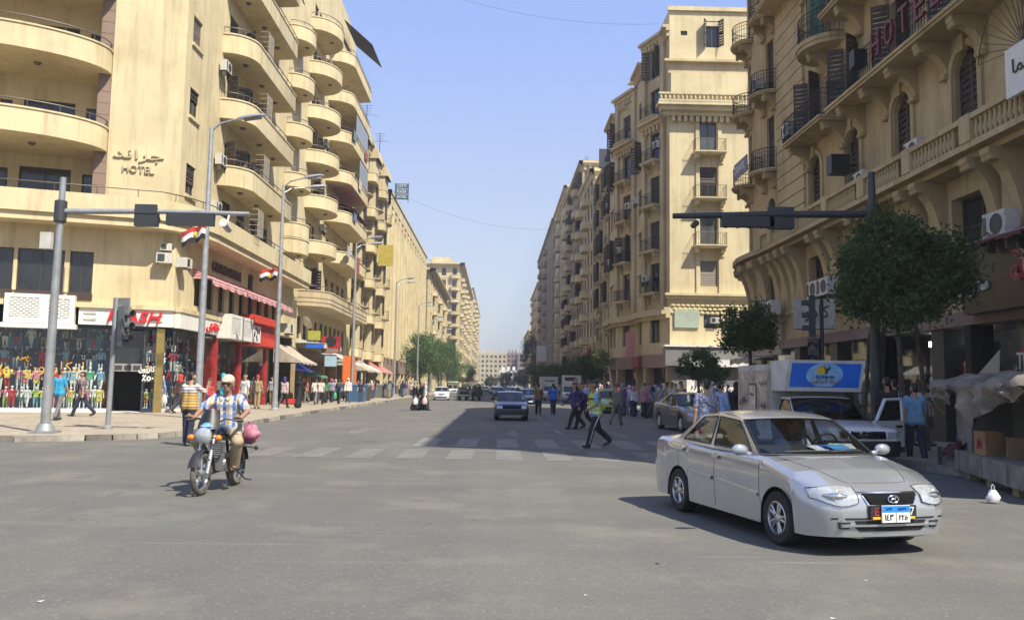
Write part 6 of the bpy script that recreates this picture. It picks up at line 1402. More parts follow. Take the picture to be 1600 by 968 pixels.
def front_patch(t,bv,name,up,lo,mat,off=.008,rows=4,back=False,edge=True,thick=.02):
    "panel whose outline is given in front view (x,z), laid on the bodywork along y"
    up,lo=[Vector((x,0,z)) for x,z in up],[Vector((x,0,z)) for x,z in lo]; s=1 if back else -1
    def hit(p):
        h=bv.ray_cast(Vector((p.x,5*s,p.z)),Vector((0,-s,0)))[0]
        return h if h else None
    G=[]
    for j in range(rows+1):
        r_=[]
        for a,b in zip(up,lo):
            p=b.lerp(a,j/rows); h=hit(p); r_.append(h+Vector((0,s*off,0)) if h else None)
        G.append(r_)
    flat=[q for r_ in G for q in r_ if q]; 
    if not flat: return None
    G=[[q if q else min(flat,key=lambda f:(f.x-up[k].x)**2+(f.z-(lo[k].z+(up[k].z-lo[k].z)*j/rows))**2) for k,q in enumerate(r_)] for j,r_ in enumerate(G)]
    mb=MB(); mb.grid(G,flip=back)
    ring=G[0]+[r_[-1] for r_ in G[1:]]+G[-1][::-1][1:]+[r_[0] for r_ in G[::-1][1:-1]]
    for a,b in zip(ring,ring[1:]+ring[:1]): mb.poly([a,b,b-Vector((0,s*(thick+off),0)),a-Vector((0,s*(thick+off),0))],not back)
    return mb.build(name,mat,t,50)
def side_strip(t,bv,name,pts,hgt,mat,side,off=.012):
    rows=[[],[],[],[]]
    for y,z in pts:
        h=bv.ray_cast(Vector((side*4,y,z)),Vector((-side,0,0)))[0]
        if not h: continue
        rows[0].append(h+Vector((0,0,-hgt/2))); rows[1].append(h+Vector((side*off,0,-hgt/3))); rows[2].append(h+Vector((side*off,0,hgt/3))); rows[3].append(h+Vector((0,0,hgt/2)))
    return MB().grid(rows).build(name,mat,t,60)
def lin(x0,z0,x1,z1,n=5): return [(x0+(x1-x0)*i/n,z0+(z1-z0)*i/n) for i in range(n+1)]
def mirror(t,s,y,z,w,mat,sc=1):
    m=MB(); m.ball((s*(w+.12),y,z),.1*sc,14,10,(1.05,.5,.66)); m.cyl((s*(w-.02),y+.02,z-.05),(s*(w+.1),y,z-.02),.03,n=6); return m.build('wing_mirror',mat,t,60)
def headlights(t,bv,x0,x1,z0,z1,mat=LAMPC,sk=.05,ang=.0):
    for s in (-1,1):
        up=[(s*(x0+(x1-x0)*i/6),z1-ang*i/6-.03*(i/6-.4)**2) for i in range(7)]; lo=[(s*(x0+sk+(x1-x0-sk)*i/6),z0+.05*(i/6)**2) for i in range(7)]
        front_patch(t,bv,'headlight',up,lo,mat,.012)
def plate(t,bv,z,w=.36,h=.17,txt=None,x=0):
    b=front_patch(t,bv,'number_plate',lin(x-w/2,z+h/2,x+w/2,z+h/2,2),lin(x-w/2,z-h/2,x+w/2,z-h/2,2),C_WHITE,.02,1)
    front_patch(b and t,bv,'plate_band',lin(x-w/2,z+h/2,x+w/2,z+h/2,2),lin(x-w/2,z+h*.12,x+w/2,z+h*.12,2),M('plate_blue',(.02,.22,.75),.4,var=0),.024,1)
    return b
SILVER=paint('silver',(.47,.49,.52),.6,.15)
# ---- the silver saloon turning in front
th=R(13.2); CS=.955; AL=4.23; AW=.835
fw=Vector((2.92,8.76,0)); lx=Vector((-AW,-AL/2+.8,0)); loc=fw-Matrix.Rotation(th,3,'Z')@(lx*CS)
ST,SB,_=car('silver_car','silver four-door saloon with a driver, turning close in front on the right','car',loc,th,AL,AW,1.42,2.44,.80,.29,.19,None,
    ((0,.635),(.06,.68),(.2,.73),(.5,.81),(1.0,.915),(1.15,.935),(2.4,.955),(3.55,.985),(3.7,1.0),(4.1,.985),(4.23,.93)),(1.0,1.74,2.92,3.58),SILVER,nose=(.66,.34,.5),tail=(.7,.3,.42),cabw=(.945,.76))
ST.scale=(CS,CS,CS)
for s in (-1,1):
    up=[(s*(.36+.425*f),.698+.014*math.sin(PI*f)-.022*f*f) for f in (0,.12,.28,.45,.62,.8,.92,1)]; lo=[(s*(.38+.405*f),.55-.035*math.sin(PI*min(1,f*1.1))+.03*f**3) for f in (0,.12,.28,.45,.62,.8,.92,1)]
    hl=front_patch(ST,SB,'headlight',up,lo,LAMPC,.014,6)
    nv_=len(up); vv=[Vector(v.co) for v in hl.data.vertices][:7*nv_]; ring=vv[:nv_]+[vv[(j+1)*nv_-1] for j in range(1,7)]+vv[6*nv_:7*nv_][::-1][1:]+[vv[j*nv_] for j in range(5,-1,-1)]
    MB().tube([q+Vector((0,-.002,0)) for q in ring],.0045,4,False).build('headlight_seal',C_TRIM,ST)
    inn=[sum((vv[j*nv_+k] for j in (2,3,4)),Vector())/3+Vector((0,-.006,0)) for k in range(2,6)]; MB().tube(inn,[.012,.03,.03,.01],8).build('lamp_bulb',CHROME,ST,60)
for s in (-1,1):
    up=lin(s*.60,.66,s*.70,.655,3); 
    m=MB(); h=SB.ray_cast(Vector((s*.58,-5,.61)),Vector((0,1,0)))[0]
    if h: m.tube([h+Vector((.055*math.cos(2*PI*i/16),-.018,.055*math.sin(2*PI*i/16))) for i in range(17)],.006,5); m.ball(h+Vector((0,-.0,0)),.032,10,6,(1,.6,1)); m.build('lamp_reflector',CHROME,ST,180)
GRL=M('grille_black',(.008,.008,.009),.85,var=0,spec=.15)
front_patch(ST,SB,'grille_surround',lin(-.345,.655,.345,.655,6),[(-.27+.54*i/6,.515-.006*(1-(i/3-1)**2)) for i in range(7)],CHROME,.012); front_patch(ST,SB,'grille',lin(-.31,.643,.31,.643,6),[(-.245+.49*i/6,.533-.006*(1-(i/3-1)**2)) for i in range(7)],GRL,.03)
m=MB()
for k in range(5):
    z=.55+.018*k
    for i in range(14):
        x0=-.25-.004*k+(.5+.008*k)*i/14; h=SB.ray_cast(Vector((x0,-5,z)),Vector((0,1,0)))[0]; h2=SB.ray_cast(Vector((x0+.018,-5,z+.019)),Vector((0,1,0)))[0]
        if h and h2: m.tube([h+Vector((0,-.034,0)),h2+Vector((0,-.034,0))],.002,3)
q=m.build('grille_mesh',GRL,ST); q['kind']='stuff'
h=SB.ray_cast(Vector((0,-5,.59)),Vector((0,1,0)))[0]
m=MB(); m.tube([h+Vector((.062*math.cos(2*PI*i/20),-.045,.036*math.sin(2*PI*i/20))) for i in range(21)],.007,6); m.tube([h+Vector((-.03,-.046,-.026)),h+Vector((-.012,-.046,.026))],.007,5); m.tube([h+Vector((.012,-.046,-.026)),h+Vector((.03,-.046,.026))],.007,5); m.tube([h+Vector((-.022,-.046,-.004)),h+Vector((0,-.046,.004)),h+Vector((.022,-.046,.002))],.006,5); m.build('badge',CHROME,ST,60)
front_patch(ST,SB,'bumper_groove',lin(-.66,.402,.66,.402,8),lin(-.66,.385,.66,.385,8),C_TRIM,.006,1); front_patch(ST,SB,'lower_intake',lin(-.42,.372,.42,.372,8),lin(-.40,.338,.40,.338,8),C_UNDER,.006,1); front_patch(ST,SB,'lower_intake',lin(-.42,.31,.42,.31,8),lin(-.36,.265,.36,.265,8),C_UNDER,.006,1)
front_patch(ST,SB,'bumper_bar',lin(-.56,.336,.56,.336,8),lin(-.56,.315,.56,.315,8),SILVER,.02,2)
for s in (-1,1):
    front_patch(ST,SB,'fog_recess',lin(s*.47,.36,s*.60,.36,3),lin(s*.48,.29,s*.58,.29,3),C_TRIM,.008,2); h=SB.ray_cast(Vector((s*.53,-5,.325)),Vector((0,1,0)))[0]
    if h: m=MB(); m.box(h.x-.05,h.x+.05,h.y-.02,h.y-.012,.333,.341); m.box(h.x-.05,h.x+.05,h.y-.02,h.y-.012,.312,.320); m.build('fog_slat',CHROME,ST)
h=SB.ray_cast(Vector((0,-5,.45)),Vector((0,1,0)))[0]; py=h.y-.02
m=MB(); m.box(-.27,.27,py-.006,py+.03,.385,.525); m.build('plate_holder',C_TRIM,ST); m=MB(); m.box(-.25,.25,py-.012,py-.006,.392,.415); m.build('holder_strip',C_YEL,ST)
MB().box(-.155,.175,py-.03,py-.014,.36,.53).build('number_plate',C_WHITE,ST); MB().box(-.15,.17,py-.034,py-.03,.465,.526).build('plate_band',M('plate_blue',(.02,.22,.75),.4,var=0),ST)
MB().box(.005,.009,py-.034,py-.03,.366,.46).build('plate_line',C_TRIM,ST)
text('plate_text','١٤٣',C_TRIM,ST,.1,.06,.004,(-.075,py-.034,.415)); text('plate_text','٢٢٥',C_TRIM,ST,.1,.05,.004,(.09,py-.034,.41)); text('plate_text','مصر',C_TRIM,ST,.07,.03,.004,(-.08,py-.037,.495),ar=True); text('plate_text','EGYPT',C_TRIM,ST,.1,.022,.004,(.08,py-.037,.495))
text('holder_letter','E',C_RED,ST,.055,.075,.004,(-.2,py-.01,.468)); text('holder_letter','7',C_WHITE,ST,.05,.08,.004,(.215,py-.01,.468))
for s in (-1,1):
    side_strip(ST,SB,'side_moulding',[(-.98+.085*i,.50+.006*i) for i in range(12)],.05,SILVER,s,.022); side_strip(ST,SB,'side_moulding',[(.1+.07*i,.57+.003*i) for i in range(10)],.05,SILVER,s,.022)
    for yy,z in ((.02,.835),(.97,.86)): side_strip(ST,SB,'door_handle',[(yy-.08+.04*i,z) for i in range(5)],.045,SILVER,s,.03)
    for pts in ([(-.99,.25+.05*i) for i in range(14)],[(.06,.24+.05*i) for i in range(15)],[(1.0-.25*max(0,.5-i/15)*0+(.1*math.sin(i/14*3)),.42+.035*i) for i in range(15)]):
        m=MB(); q=[]
        for y,z in pts:
            hh=SB.ray_cast(Vector((s*4,y,z)),Vector((-s,0,0)))[0]
            if hh: q.append(hh+Vector((s*.0005,0,0)))
        if len(q)>2: m.tube(q,.003,4); m.build('door_gap',C_TRIM,ST)
    mirror(ST,s,-.80,.985,AW,SILVER)
m=MB(); 
for s in (-1,1):
    q=[]
    for i in range(12):
        f=i/11; x=s*(.36+.30*f**.7); y=-AL/2+.22+.95*f; hh=SB.ray_cast(Vector((x,y,3)),Vector((0,0,-1)))[0]
        if hh: q.append(hh)
    m.tube(q,.004,4)
q=[]
for i in range(13):
    x=-.36+.06*i; hh=SB.ray_cast(Vector((x,-AL/2+.22-.03*(1-(x/.36)**2),3)),Vector((0,0,-1)))[0]
    if hh: q.append(hh)
m.tube(q,.004,4); m.build('bonnet_gap',C_TRIM,ST)
# dashboard, wheel, wipers, papers, driver
m=MB(); m.obox((0,-.72,.945),(1.26,.40,.09),0,R(8)); m.build('dashboard',M('dash_dark',(.03,.03,.032),.7),ST)
m=MB(); m.tube([Vector((.36,-.50,1.0))+Matrix.Rotation(R(-62),3,'X')@Vector((.175*math.cos(2*PI*i/18),.175*math.sin(2*PI*i/18),0)) for i in range(19)],.015,6,False); m.build('steering_wheel',C_TRIM,ST,60)
m=MB()
for a,b in (((-.5,-1.0,.975),(.02,-1.03,.985)),((.05,-1.0,.975),(.52,-.98,.985))): m.tube([a,(.5*(a[0]+b[0]),a[1]-.02,.985),b],.008,4)
m.build('wiper',C_TRIM,ST)
papers=thing('papers','loose magazines and papers lying on the dashboard of the silver saloon','papers',tuple(loc+Matrix.Rotation(th,3,'Z')@(Vector((.22,-.78,1.0))*CS)),th)
for k,(c,dx,dy,rz_) in enumerate((((.75,.75,.72),-.1,0,.2),((.05,.08,.4),.02,.02,-.1),((.1,.3,.6),.1,-.04,.15),((.7,.7,.68),.2,.02,-.3))): MB().obox((dx,dy,.006*k),(.26,.18,.005),rz_,R(14)).build('sheet',M('paper_%d'%k,c,.6,var=.3,scale=20),papers)
J=skeleton(armL=(50,6,30),armR=(48,6,34),lean=-8)
for k in J:
    if k!='turn': J[k]=J[k]+V3(.36,.12,-.43)
Pd=[p for p in flesh(J,'short','trousers',1.05) if min(p[0][2],p[1][2])>.72]
dr_=obj('person',figure('person',Pd,[SKINS[1],cloth((.4,.44,.5)),cloth((.05,.05,.06)),C_BLACK,HAIRM,EYEM,LIPM],.016),None,tuple(loc),th); tag(dr_,'driver in a pale shirt behind the wheel of the silver saloon','person'); dr_.scale=(CS,CS,CS)
obj('hair',figure('hair',hairs(J),[HAIRM],.014,.02),dr_)
# ---- the parked grey saloon in the shade
def rear_by_wheel(p,th,W,L,fo): return Vector(p)-Matrix.Rotation(th,3,'Z')@Vector((-W,-L/2+fo,0))
GREYP=paint('grey_silver',(.17,.172,.172),.6,.3)
th=R(6); LT,LB,_=car('grey_car','parked grey saloon in the shade behind the silver car','car',rear_by_wheel((6.76,30.66,0),th,.87,4.5,.88),th,4.5,.87,1.47,2.63,.88,.315,.17,None,
   ((0,.70),(.07,.76),(.25,.80),(1.0,.93),(1.2,.95),(2.6,.99),(3.7,1.05),(3.85,1.07),(4.4,1.06),(4.5,1.0)),(1.15,2.05,3.15,3.85),GREYP,nose=(.66,.34,.5),tail=(.75,.25,.4),spokes=7)
headlights(LT,LB,.46,.78,.60,.72,sk=.03,ang=-.03)
front_patch(LT,LB,'grille',lin(-.36,.70,.36,.70,6),lin(-.44,.34,.44,.34,6),GRL,.01); front_patch(LT,LB,'bumper_bar',lin(-.45,.56,.45,.56,6),lin(-.45,.47,.45,.47,6),GREYP,.03,2); plate(LT,LB,.515,.34,.1)
for s in (-1,1):
    mirror(LT,s,-.85,1.02,.87,GREYP); front_patch(LT,LB,'fog_recess',lin(s*.55,.40,s*.70,.42,3),lin(s*.55,.30,s*.66,.30,3),C_TRIM,.008,2)
    for yy in (0.1,1.05): side_strip(LT,LB,'door_handle',[(yy-.08+.04*i,.88) for i in range(5)],.035,CHROME,s,.025)
# ---- small blue hatchback coming up the middle
BLUEP=paint('dull_blue',(.014,.025,.07),.3,.35)
UT,UB,_=car('blue_car','small boxy dark blue hatchback driving towards the crossing','car',(.72,40.3,0),R(1),3.75,.79,1.36,2.4,.72,.28,.2,None,
   ((0,.66),(.04,.74),(.3,.79),(.95,.88),(1.1,.9),(2.5,.93),(3.5,.96),(3.7,.93),(3.75,.8)),(.95,1.78,3.05,3.6),BLUEP,nose=(.88,.12,.2),tail=(.9,.1,.15),spokes=4,offf=((0,.03),(.45,0),(.75,.05),(1.2,.1)),hub=C_GALV,lower=5,cabw=(.93,.77))
front_patch(UT,UB,'grille',lin(-.42,.685,.42,.685,6),lin(-.42,.555,.42,.555,6),GRL,.012)
for s in (-1,1): front_patch(UT,UB,'headlight',lin(s*.44,.69,s*.7,.69,3),lin(s*.44,.565,s*.69,.565,3),LAMPC,.014); mirror(UT,s,-.72,.98,.76,C_TRIM)
front_patch(UT,UB,'bumper',lin(-.71,.52,.71,.52,8),lin(-.70,.24,.70,.24,8),C_TRIM,.03); plate(UT,UB,.40,.34,.16); front_patch(UT,UB,'lower_lip',lin(-.5,.26,.5,.26,6),lin(-.5,.22,.5,.22,6),C_GALV,.035,1)
# ---- white saloon, dark off-roader and the traffic behind
WHITEP=paint('white',(.68,.68,.66),0,.3); BLACKP=paint('black',(.018,.018,.02),.1,.25); BEIGEP=paint('beige',(.42,.4,.35),.3,.3); NAVYP=paint('navy',(.02,.03,.06),.3,.3)
def saloon(label,loc,rz,pm,name='car',grp=None,cat='car'):
    t,bv,_=car(name,label,cat,loc,rz,4.25,.84,1.42,2.5,.82,.29,.2,None,((0,.68),(.06,.74),(.3,.79),(1.0,.9),(1.15,.93),(2.5,.96),(3.6,1.0),(4.15,.99),(4.25,.9)),(1.05,1.85,3.0,3.65),pm,nose=(.72,.28,.4),tail=(.78,.22,.35))
    headlights(t,bv,.42,.75,.58,.69,sk=.02); front_patch(t,bv,'grille',lin(-.36,.68,.36,.68,5),lin(-.33,.58,.33,.58,5),GRL,.01); front_patch(t,bv,'lower_intake',lin(-.6,.38,.6,.38,5),lin(-.55,.26,.55,.26,5),GRL,.008); plate(t,bv,.46,.34,.15)
    for s in (-1,1):
        mirror(t,s,-.8,1.0,.84,pm); front_patch(t,bv,'tail_light',lin(s*.5,.86,s*.76,.86,3),lin(s*.52,.7,s*.78,.7,3),LRED,.01,2,True)
    return t
saloon('white saloon on the left lane beside the kerb, coming towards the camera',(-5.7,88,0),R(3),WHITEP,'white_car')
saloon('grey saloon half hidden behind the dark off-roader',(-4.1,106,0),R(2),paint('mid_grey',(.25,.25,.26),.5,.3),'grey_car')
saloon('dark saloon right behind the small blue hatchback',(2.6,66,0),R(2),NAVYP,'dark_car')
FARC='cars queuing far up the street'
for k,(x,y,pm,l) in enumerate(((0.4,118,NAVYP,'navy saloon in the far queue, middle lane'),(2.9,126,BLACKP,'black saloon in the far queue, right lane'),(-3.2,138,BEIGEP,'beige saloon in the far queue on the left'),(-.2,146,BLACKP,'second black saloon in the far queue, middle lane'),(5.2,120,paint('far_grey',(.12,.12,.13),.4,.3),'grey saloon parked in the shade far on the right'),(-5.6,160,WHITEP,'white saloon far up the left lane'),(2.7,168,NAVYP,'navy saloon far up the right lane'),(-2.5,196,BEIGEP,'beige saloon far up the street'),(.8,215,paint('far_red',(.2,.02,.02),.2,.3),'dark red saloon far up the street'),(3,240,BLACKP,'black saloon barely visible at the far end'),(-4.5,255,WHITEP,'white saloon barely visible at the far end'))): saloon(l,(x,y,0),R(RR.uniform(-3,3)),pm,'car',FARC)
def boxy(label,loc,rz,pm,name,cat,L=4.3,H=1.8,W=.86,flat=False):
    t,bv,_=car(name,label,cat,loc,rz,L,W,H,2.6,.75,.36,.36,None,((0,.92),(.04,1.0),(.3,1.04),(1.15,1.1),(3.9,1.12),(L,1.1)),(1.1,1.5,L-.45,L-.1),pm,nose=(.9,.1,.15),tail=(.92,.08,.12),offf=((0,.05),(.6,0),(1.2,.04)),cabw=(.95,.85),hub=C_GALV)
    for s in (-1,1): front_patch(t,bv,'headlight',lin(s*.5,.9,s*.74,.9,3),lin(s*.5,.72,s*.73,.72,3),LAMPC,.014); mirror(t,s,-L/2+1.2,1.22,W,C_TRIM)
    front_patch(t,bv,'grille',lin(-.47,.9,.47,.9,5),lin(-.47,.72,.47,.72,5),GRL,.012); front_patch(t,bv,'bumper',lin(-.78,.64,.78,.64,6),lin(-.78,.46,.78,.46,6),C_GALV,.07); plate(t,bv,.55,.34,.12); return t
boxy('dark off-roader with a pale bumper, left of the blue hatchback',(-2.75,89,0),R(-14),BLACKP,'off_roader','off-roader')
boxy('white minibus behind the white saloon',(-6.0,116,0),R(2),WHITEP,'minibus','minibus',4.8,2.1,.9)
# ---- patrol car in green-white with a light bar
t=saloon('small yellow-green and white patrol car with a light bar, behind the officers',(7.15,53.2,0),R(4),paint('patrol_green',(.35,.42,.05),0,.35),'patrol_car','cars parked on the right' and None,'patrol car')
m=MB(); m.box(-.55,.55,-.05,.2,1.42,1.54); m.build('light_bar',M('lightbar_white',(.6,.6,.62),.3),t)
# ---- pickup with the advertising box
def pickup(label,loc,rz,pm,name='pickup_truck'):
    t,bv,_=car(name,label,'pickup truck',loc,rz,4.9,.86,1.70,2.95,.85,.36,.32,(0,.08,.88,1.0),((0,.88),(.06,.96),(.3,1.0),(1.25,1.1),(1.5,1.1),(4.9,1.06)),(1.2,1.85,2.55,2.75),pm,nose=(.8,.2,.3),tail=(.95,.05,.1),offf=((0,.05),(.6,0),(.9,.05),(1.2,.1)),cabw=(.95,.82),hub=C_GALV,glass=CGLASSD)
    return t,bv
th=R(3); PL=Vector((7.25,19.15,0)); PT,PB=pickup('white pickup with an advertising box on its back and its door open',PL,th,WHITEP)
PT.scale=(1,1,.88)
headlights(PT,PB,.52,.78,.74,.90,sk=.0); front_patch(PT,PB,'grille',lin(-.48,.91,.48,.91,6),lin(-.48,.74,.48,.74,6),GRL,.02); front_patch(PT,PB,'bumper',lin(-.8,.70,.8,.70,8),lin(-.8,.34,.8,.34,8),C_TRIM,.06)
for x in (-.3,.3): front_patch(PT,PB,'grille_bar',lin(x-.04,.9,x+.04,.9,1),lin(x-.03,.75,x+.03,.75,1),CHROME,.03,1)
h=PB.ray_cast(Vector((0,-5,.83)),Vector((0,1,0)))[0]; m=MB(); m.tube([h+Vector((.07*math.cos(2*PI*i/18),-.035,.07*math.sin(2*PI*i/18))) for i in range(19)],.012,5); m.box(-.1,.1,h.y-.045,h.y-.03,h.z-.015,h.z+.015); m.build('badge',CHROME,PT,60)
mirror(PT,-1,-1.15,1.2,.86,WHITEP)
dm=MB()   # opened door, hinged at the front left pillar
for z0,z1,a,b in ((.45,1.1,0,1.0),): dm.box(0,.06,a,b,z0,z1)
for p,q in (((.03,.08,1.1),(.0,.42,1.62)),((.0,.42,1.62),(.0,.97,1.64)),((.0,.97,1.64),(.03,.97,1.1))): dm.tube([p,q],.04,6)
d=dm.build('door',WHITEP,PT,50); d.location=(.86,-1.18,0); d.rotation_euler=(0,0,R(-64)); MB().poly([(.03,.14,1.12),(.03,.93,1.12),(.01,.93,1.6),(.01,.43,1.6)]).build('door_window',CGLASSD,d); MB().box(.06,.085,.72,.9,.93,.99).build('door_handle',C_TRIM,d); MB().box(.06,.064,.1,.85,.80,.82).build('door_stripe',C_TRIM,d)
bx=MB(); bx.box(-.86,.88,.15,2.4,.75,2.5); box=bx.build('cargo_box',M('box_white_dirty',(.5,.49,.46),.5,var=.2,scale=2),PT)
MB().box(-.875,-.861,.2,2.35,.95,2.35).build('side_poster',M('poster_beige',(.5,.4,.31),.6,var=.35,scale=2.2),PT); 
m=MB(); m.box(-.885,-.876,1.05,1.55,1.0,2.0); m.build('poster_frame',M('poster_brown',(.16,.07,.03),.6),PT); m=MB(); m.box(-.895,-.886,1.1,1.5,1.05,1.94); m.build('poster_panel',M('poster_pale',(.6,.54,.46),.6,var=.3,scale=6),PT)
for k,(y,z,w,h_,s) in enumerate(((.6,1.4,.5,.2,'حلويات'),(1.95,1.5,.5,.22,'طازج'),(.62,2.0,.45,.16,'لذيذ'),(1.3,1.7,.26,.12,'جبنة'))): q=text('poster_lettering',s,M('poster_ink',(.09,.06,.06),.6),PT,w,h_,.01,(-.902,y,z),-PI/2,ar=True)
# ad board on the roof, raked back towards the bottom
ab=MB(); ab.hexa([(-.86,-.62,1.8),(.9,-.62,1.8),(.9,.2,1.8),(-.86,.2,1.8),(-.86,-.86,2.58),(.9,-.86,2.58),(.9,.2,2.58),(-.86,.2,2.58)]); A=ab.build('ad_board',M('board_offwhite',(.58,.57,.55),.45),PT)
def fp(u,v,o=0): # point on the raked face
    return Vector((u,-.62-.24*v-o*.95,1.83+.75*v-o*.3))
MB().poly([fp(-.77,.1,.012),fp(.82,.1,.012),fp(.82,.9,.012),fp(-.77,.9,.012)]).build('blue_panel',M('ad_blue',(.02,.16,.72),.35,var=.12,scale=1.5),A)
def disc(cx,cz,rx,rz,o,n=24): return [fp(cx+rx*math.cos(2*PI*i/n),cz+rz*math.sin(2*PI*i/n),o) for i in range(n)]
MB().poly(disc(.0,.52,.42,.4,.018)).build('pale_disc',M('ad_pale_blue',(.25,.5,.78),.35,var=.15,scale=5),A); MB().poly(disc(-.08,.68,.12,.13,.024)).build('sun_disc',C_YEL,A)
MB().poly([fp(x,z,.03) for x,z in ((-.09,.84),(-.02,.74),(.0,.64),(-.01,.56),(.06,.56),(.05,.63),(.1,.72),(.12,.82),(.05,.75),(.02,.72),(-.02,.8))]).build('bird_emblem',M('dark_green',(.01,.06,.02),.4),A)
rk=PI/2+math.atan2(.24,.75)
text('brand_lettering','EL-SHAHIN',M('ad_navy',(.01,.02,.08),.4),A,.42,.07,.01,fp(.02,.46,.032),0,rx=rk); text('arabic_lettering','شركة الشاهين',M('ad_redbrown',(.45,.12,.08),.4),A,.7,.14,.01,fp(.02,.3,.032),0,ar=True,rx=rk); text('small_lettering','للتجارة',C_WHITE,A,.36,.07,.01,fp(.02,.17,.032),0,ar=True,rx=rk)
# ---- white box vans farther back on the right
def boxvan(label,loc,rz,s=1):
    t,bv=pickup(label,loc,rz,WHITEP,'box_van'); front_patch(t,bv,'grille',lin(-.5,.91,.5,.91,4),lin(-.5,.72,.5,.72,4),GRL,.02); headlights(t,bv,.52,.78,.74,.90,sk=0); front_patch(t,bv,'bumper',lin(-.8,.68,.8,.68,6),lin(-.8,.36,.8,.36,6),C_GALV,.05)
    MB().box(-.98,.98,.1,2.5,.7,2.75).build('cargo_box',M('van_box_white',(.62,.61,.57),.5,var=.1),t); MB().box(-.6,.6,.06,.1,2.2,2.32).build('vent_strip',C_TRIM,t); return t
boxvan('white box van parked in the shade on the right, lit from above',(7.6,84,0),R(-6)); boxvan('second box van behind the man in bright blue',(6.3,98,0),R(2))
# ================================================================ motorcycle
MC=thing('motorcycle','dark blue motorcycle with a round headlamp, ridden towards the camera','motorcycle',(-4.08,12.6,0),0)
th=R(-4); MC.rotation_euler=(0,0,th)
def bike():
    y0,y1,r=-.66,.62,.305; A=Matrix.Rotation(PI/2,4,'Y'); BP=paint('bike_navy',(.015,.03,.07),.2,.25); ENG=M('engine_alloy',(.38,.38,.37),.4,metal=.7,var=.15,scale=8)
    for y,w,n in ((y0,.085,'front'),(y1,.11,'rear')):
        ty=obj('wheel',cached(('mtyre',w),lambda: MB().lathe([(r*.78,-w*.4),(r*.88,-w/2),(r*.97,-w*.34),(r,0),(r*.97,w*.34),(r*.88,w/2),(r*.78,w*.4)],32,A).mesh('tyre',M('dusty_tyre',(.12,.11,.095),.9,var=.25,scale=15),50)),MC,(0,y,r))
        m=MB(); m.lathe([(r*.79,-w*.3),(r*.79,w*.3),(r*.72,w*.22),(r*.72,-w*.22),(r*.79,-w*.3)],32,A); m.lathe([(0,.06),(.05,.055),(.055,0),(.05,-.055),(0,-.06)],12,A)
        for k in range(5):
            a=2*PI*k/5+.3; m.tube([(0,.04*math.cos(a),.04*math.sin(a)),(0,r*.74*math.cos(a),r*.74*math.sin(a))],[.022,.016],6)
        m.build('rim',ALLOY,ty,50)
        if n=='front': MB().lathe([(.06,-.07),(.12,-.075),(.12,-.065),(.06,-.062)],20,A).build('brake_disc',C_GALV,ty,60)
    hx=Vector((0,-.36,.98))
    for s in (-1,1):
        m=MB(); m.tube([(s*.085,y0+.005,r),(s*.085,-.54,.62)],.03,8); m.tube([(s*.085,-.54,.62),(s*.085,-.40,.94)],.021,8); m.build('fork_leg',C_GALV if s>0 else CHROME,MC,60)
        m=MB(); m.tube([(s*.06,-.42,.98),(s*.2,-.36,1.06),(s*.36,-.22,1.03)],.014,7); m.build('handlebar',C_TRIM,MC,60); m=MB(); m.tube([(s*.28,-.28,1.045),(s*.40,-.2,1.025)],.02,8); m.build('grip',C_BLACK,MC,60); m=MB(); m.tube([(s*.27,-.34,1.05),(s*.4,-.30,1.04)],.007,5); m.build('lever',CHROME,MC,60)
        m=MB(); m.ball((s*.2,-.60,.80),.045,10,8,(1.2,1,1)); o=m.build('indicator',INDO,MC,180); m=MB(); m.tube([(s*.09,-.56,.80),(s*.2,-.58,.80)],.011,5); m.build('indicator_stem',C_TRIM,MC)
    m=MB(); P=[]
    for k in range(13): # front mudguard
        a=R(20+k*11); P.append([(x,y0-math.cos(a)*(r+.035)*1,r+math.sin(a)*(r+.035)-.02*abs(x)/.06) for x in (-.062,-.035,0,.035,.062)])
    m.grid(P); m.build('mudguard',C_TRIM,MC,180)
    m=MB(); m.lathe([(0,-.02),(.08,-.018),(.118,.0),(.127,.03),(.11,.1),(.05,.15),(0,.155)],24,Matrix.Translation((0,-.64,.83))@Matrix.Rotation(-PI/2,4,'X')); m.build('headlamp_shell',CHROME,MC,60); m=MB(); m.lathe([(0,.035),(.07,.03),(.113,.0)],24,Matrix.Translation((0,-.645,.83))@Matrix.Rotation(PI/2,4,'X')); m.build('headlamp_lens',LAMPC,MC,180)
    m=MB(); P=[] # fly screen
    for j in range(7):
        z=.92+.27*j/6; P.append([((.16-.05*(j/6)**2)*(q/5-1),-.60+.14*j/6+.10*(q/5-1)**2,z) for q in range(11)])
    m.grid(P); m.build('fly_screen',C_BLACK,MC,180); m=MB(); P=[[((.10-.02*j/2)*(q/5-1),-.615+.055*j/2+.10*(q/5-1)**2*.7,.955+.055*j/2) for q in range(11)] for j in range(3)]; m.grid(P); m.build('screen_badge',M('badge_blue',(.2,.45,.7),.3,var=.4,scale=20),MC,180)
    m=MB(); P=[]  # tank
    for j in range(9):
        f=j/8; y=-.34+.52*f; w=.145*math.sin(PI*(.22+.66*f))**.7; h=.12*math.sin(PI*(.25+.6*f)); P.append([(w*math.cos(a),y,.86+h*math.sin(a)*(1 if math.sin(a)>0 else .9)) for a in [2*PI*k/14 for k in range(14)]])
    m.grid(P,closev=True); m.poly(P[0]); m.poly(P[-1],True); m.build('fuel_tank',BP,MC,60)
    m=MB(); P=[]
    for j in range(10):
        f=j/9; y=.15+.72*f; w=.12+.03*math.sin(PI*f); P.append([(w*math.cos(a),y,.80+.02*f+.055*math.sin(a)) for a in [2*PI*k/12 for k in range(12)]])
    m.grid(P,closev=True); m.poly(P[0]); m.poly(P[-1],True); m.build('seat',C_BLACK,MC,60)
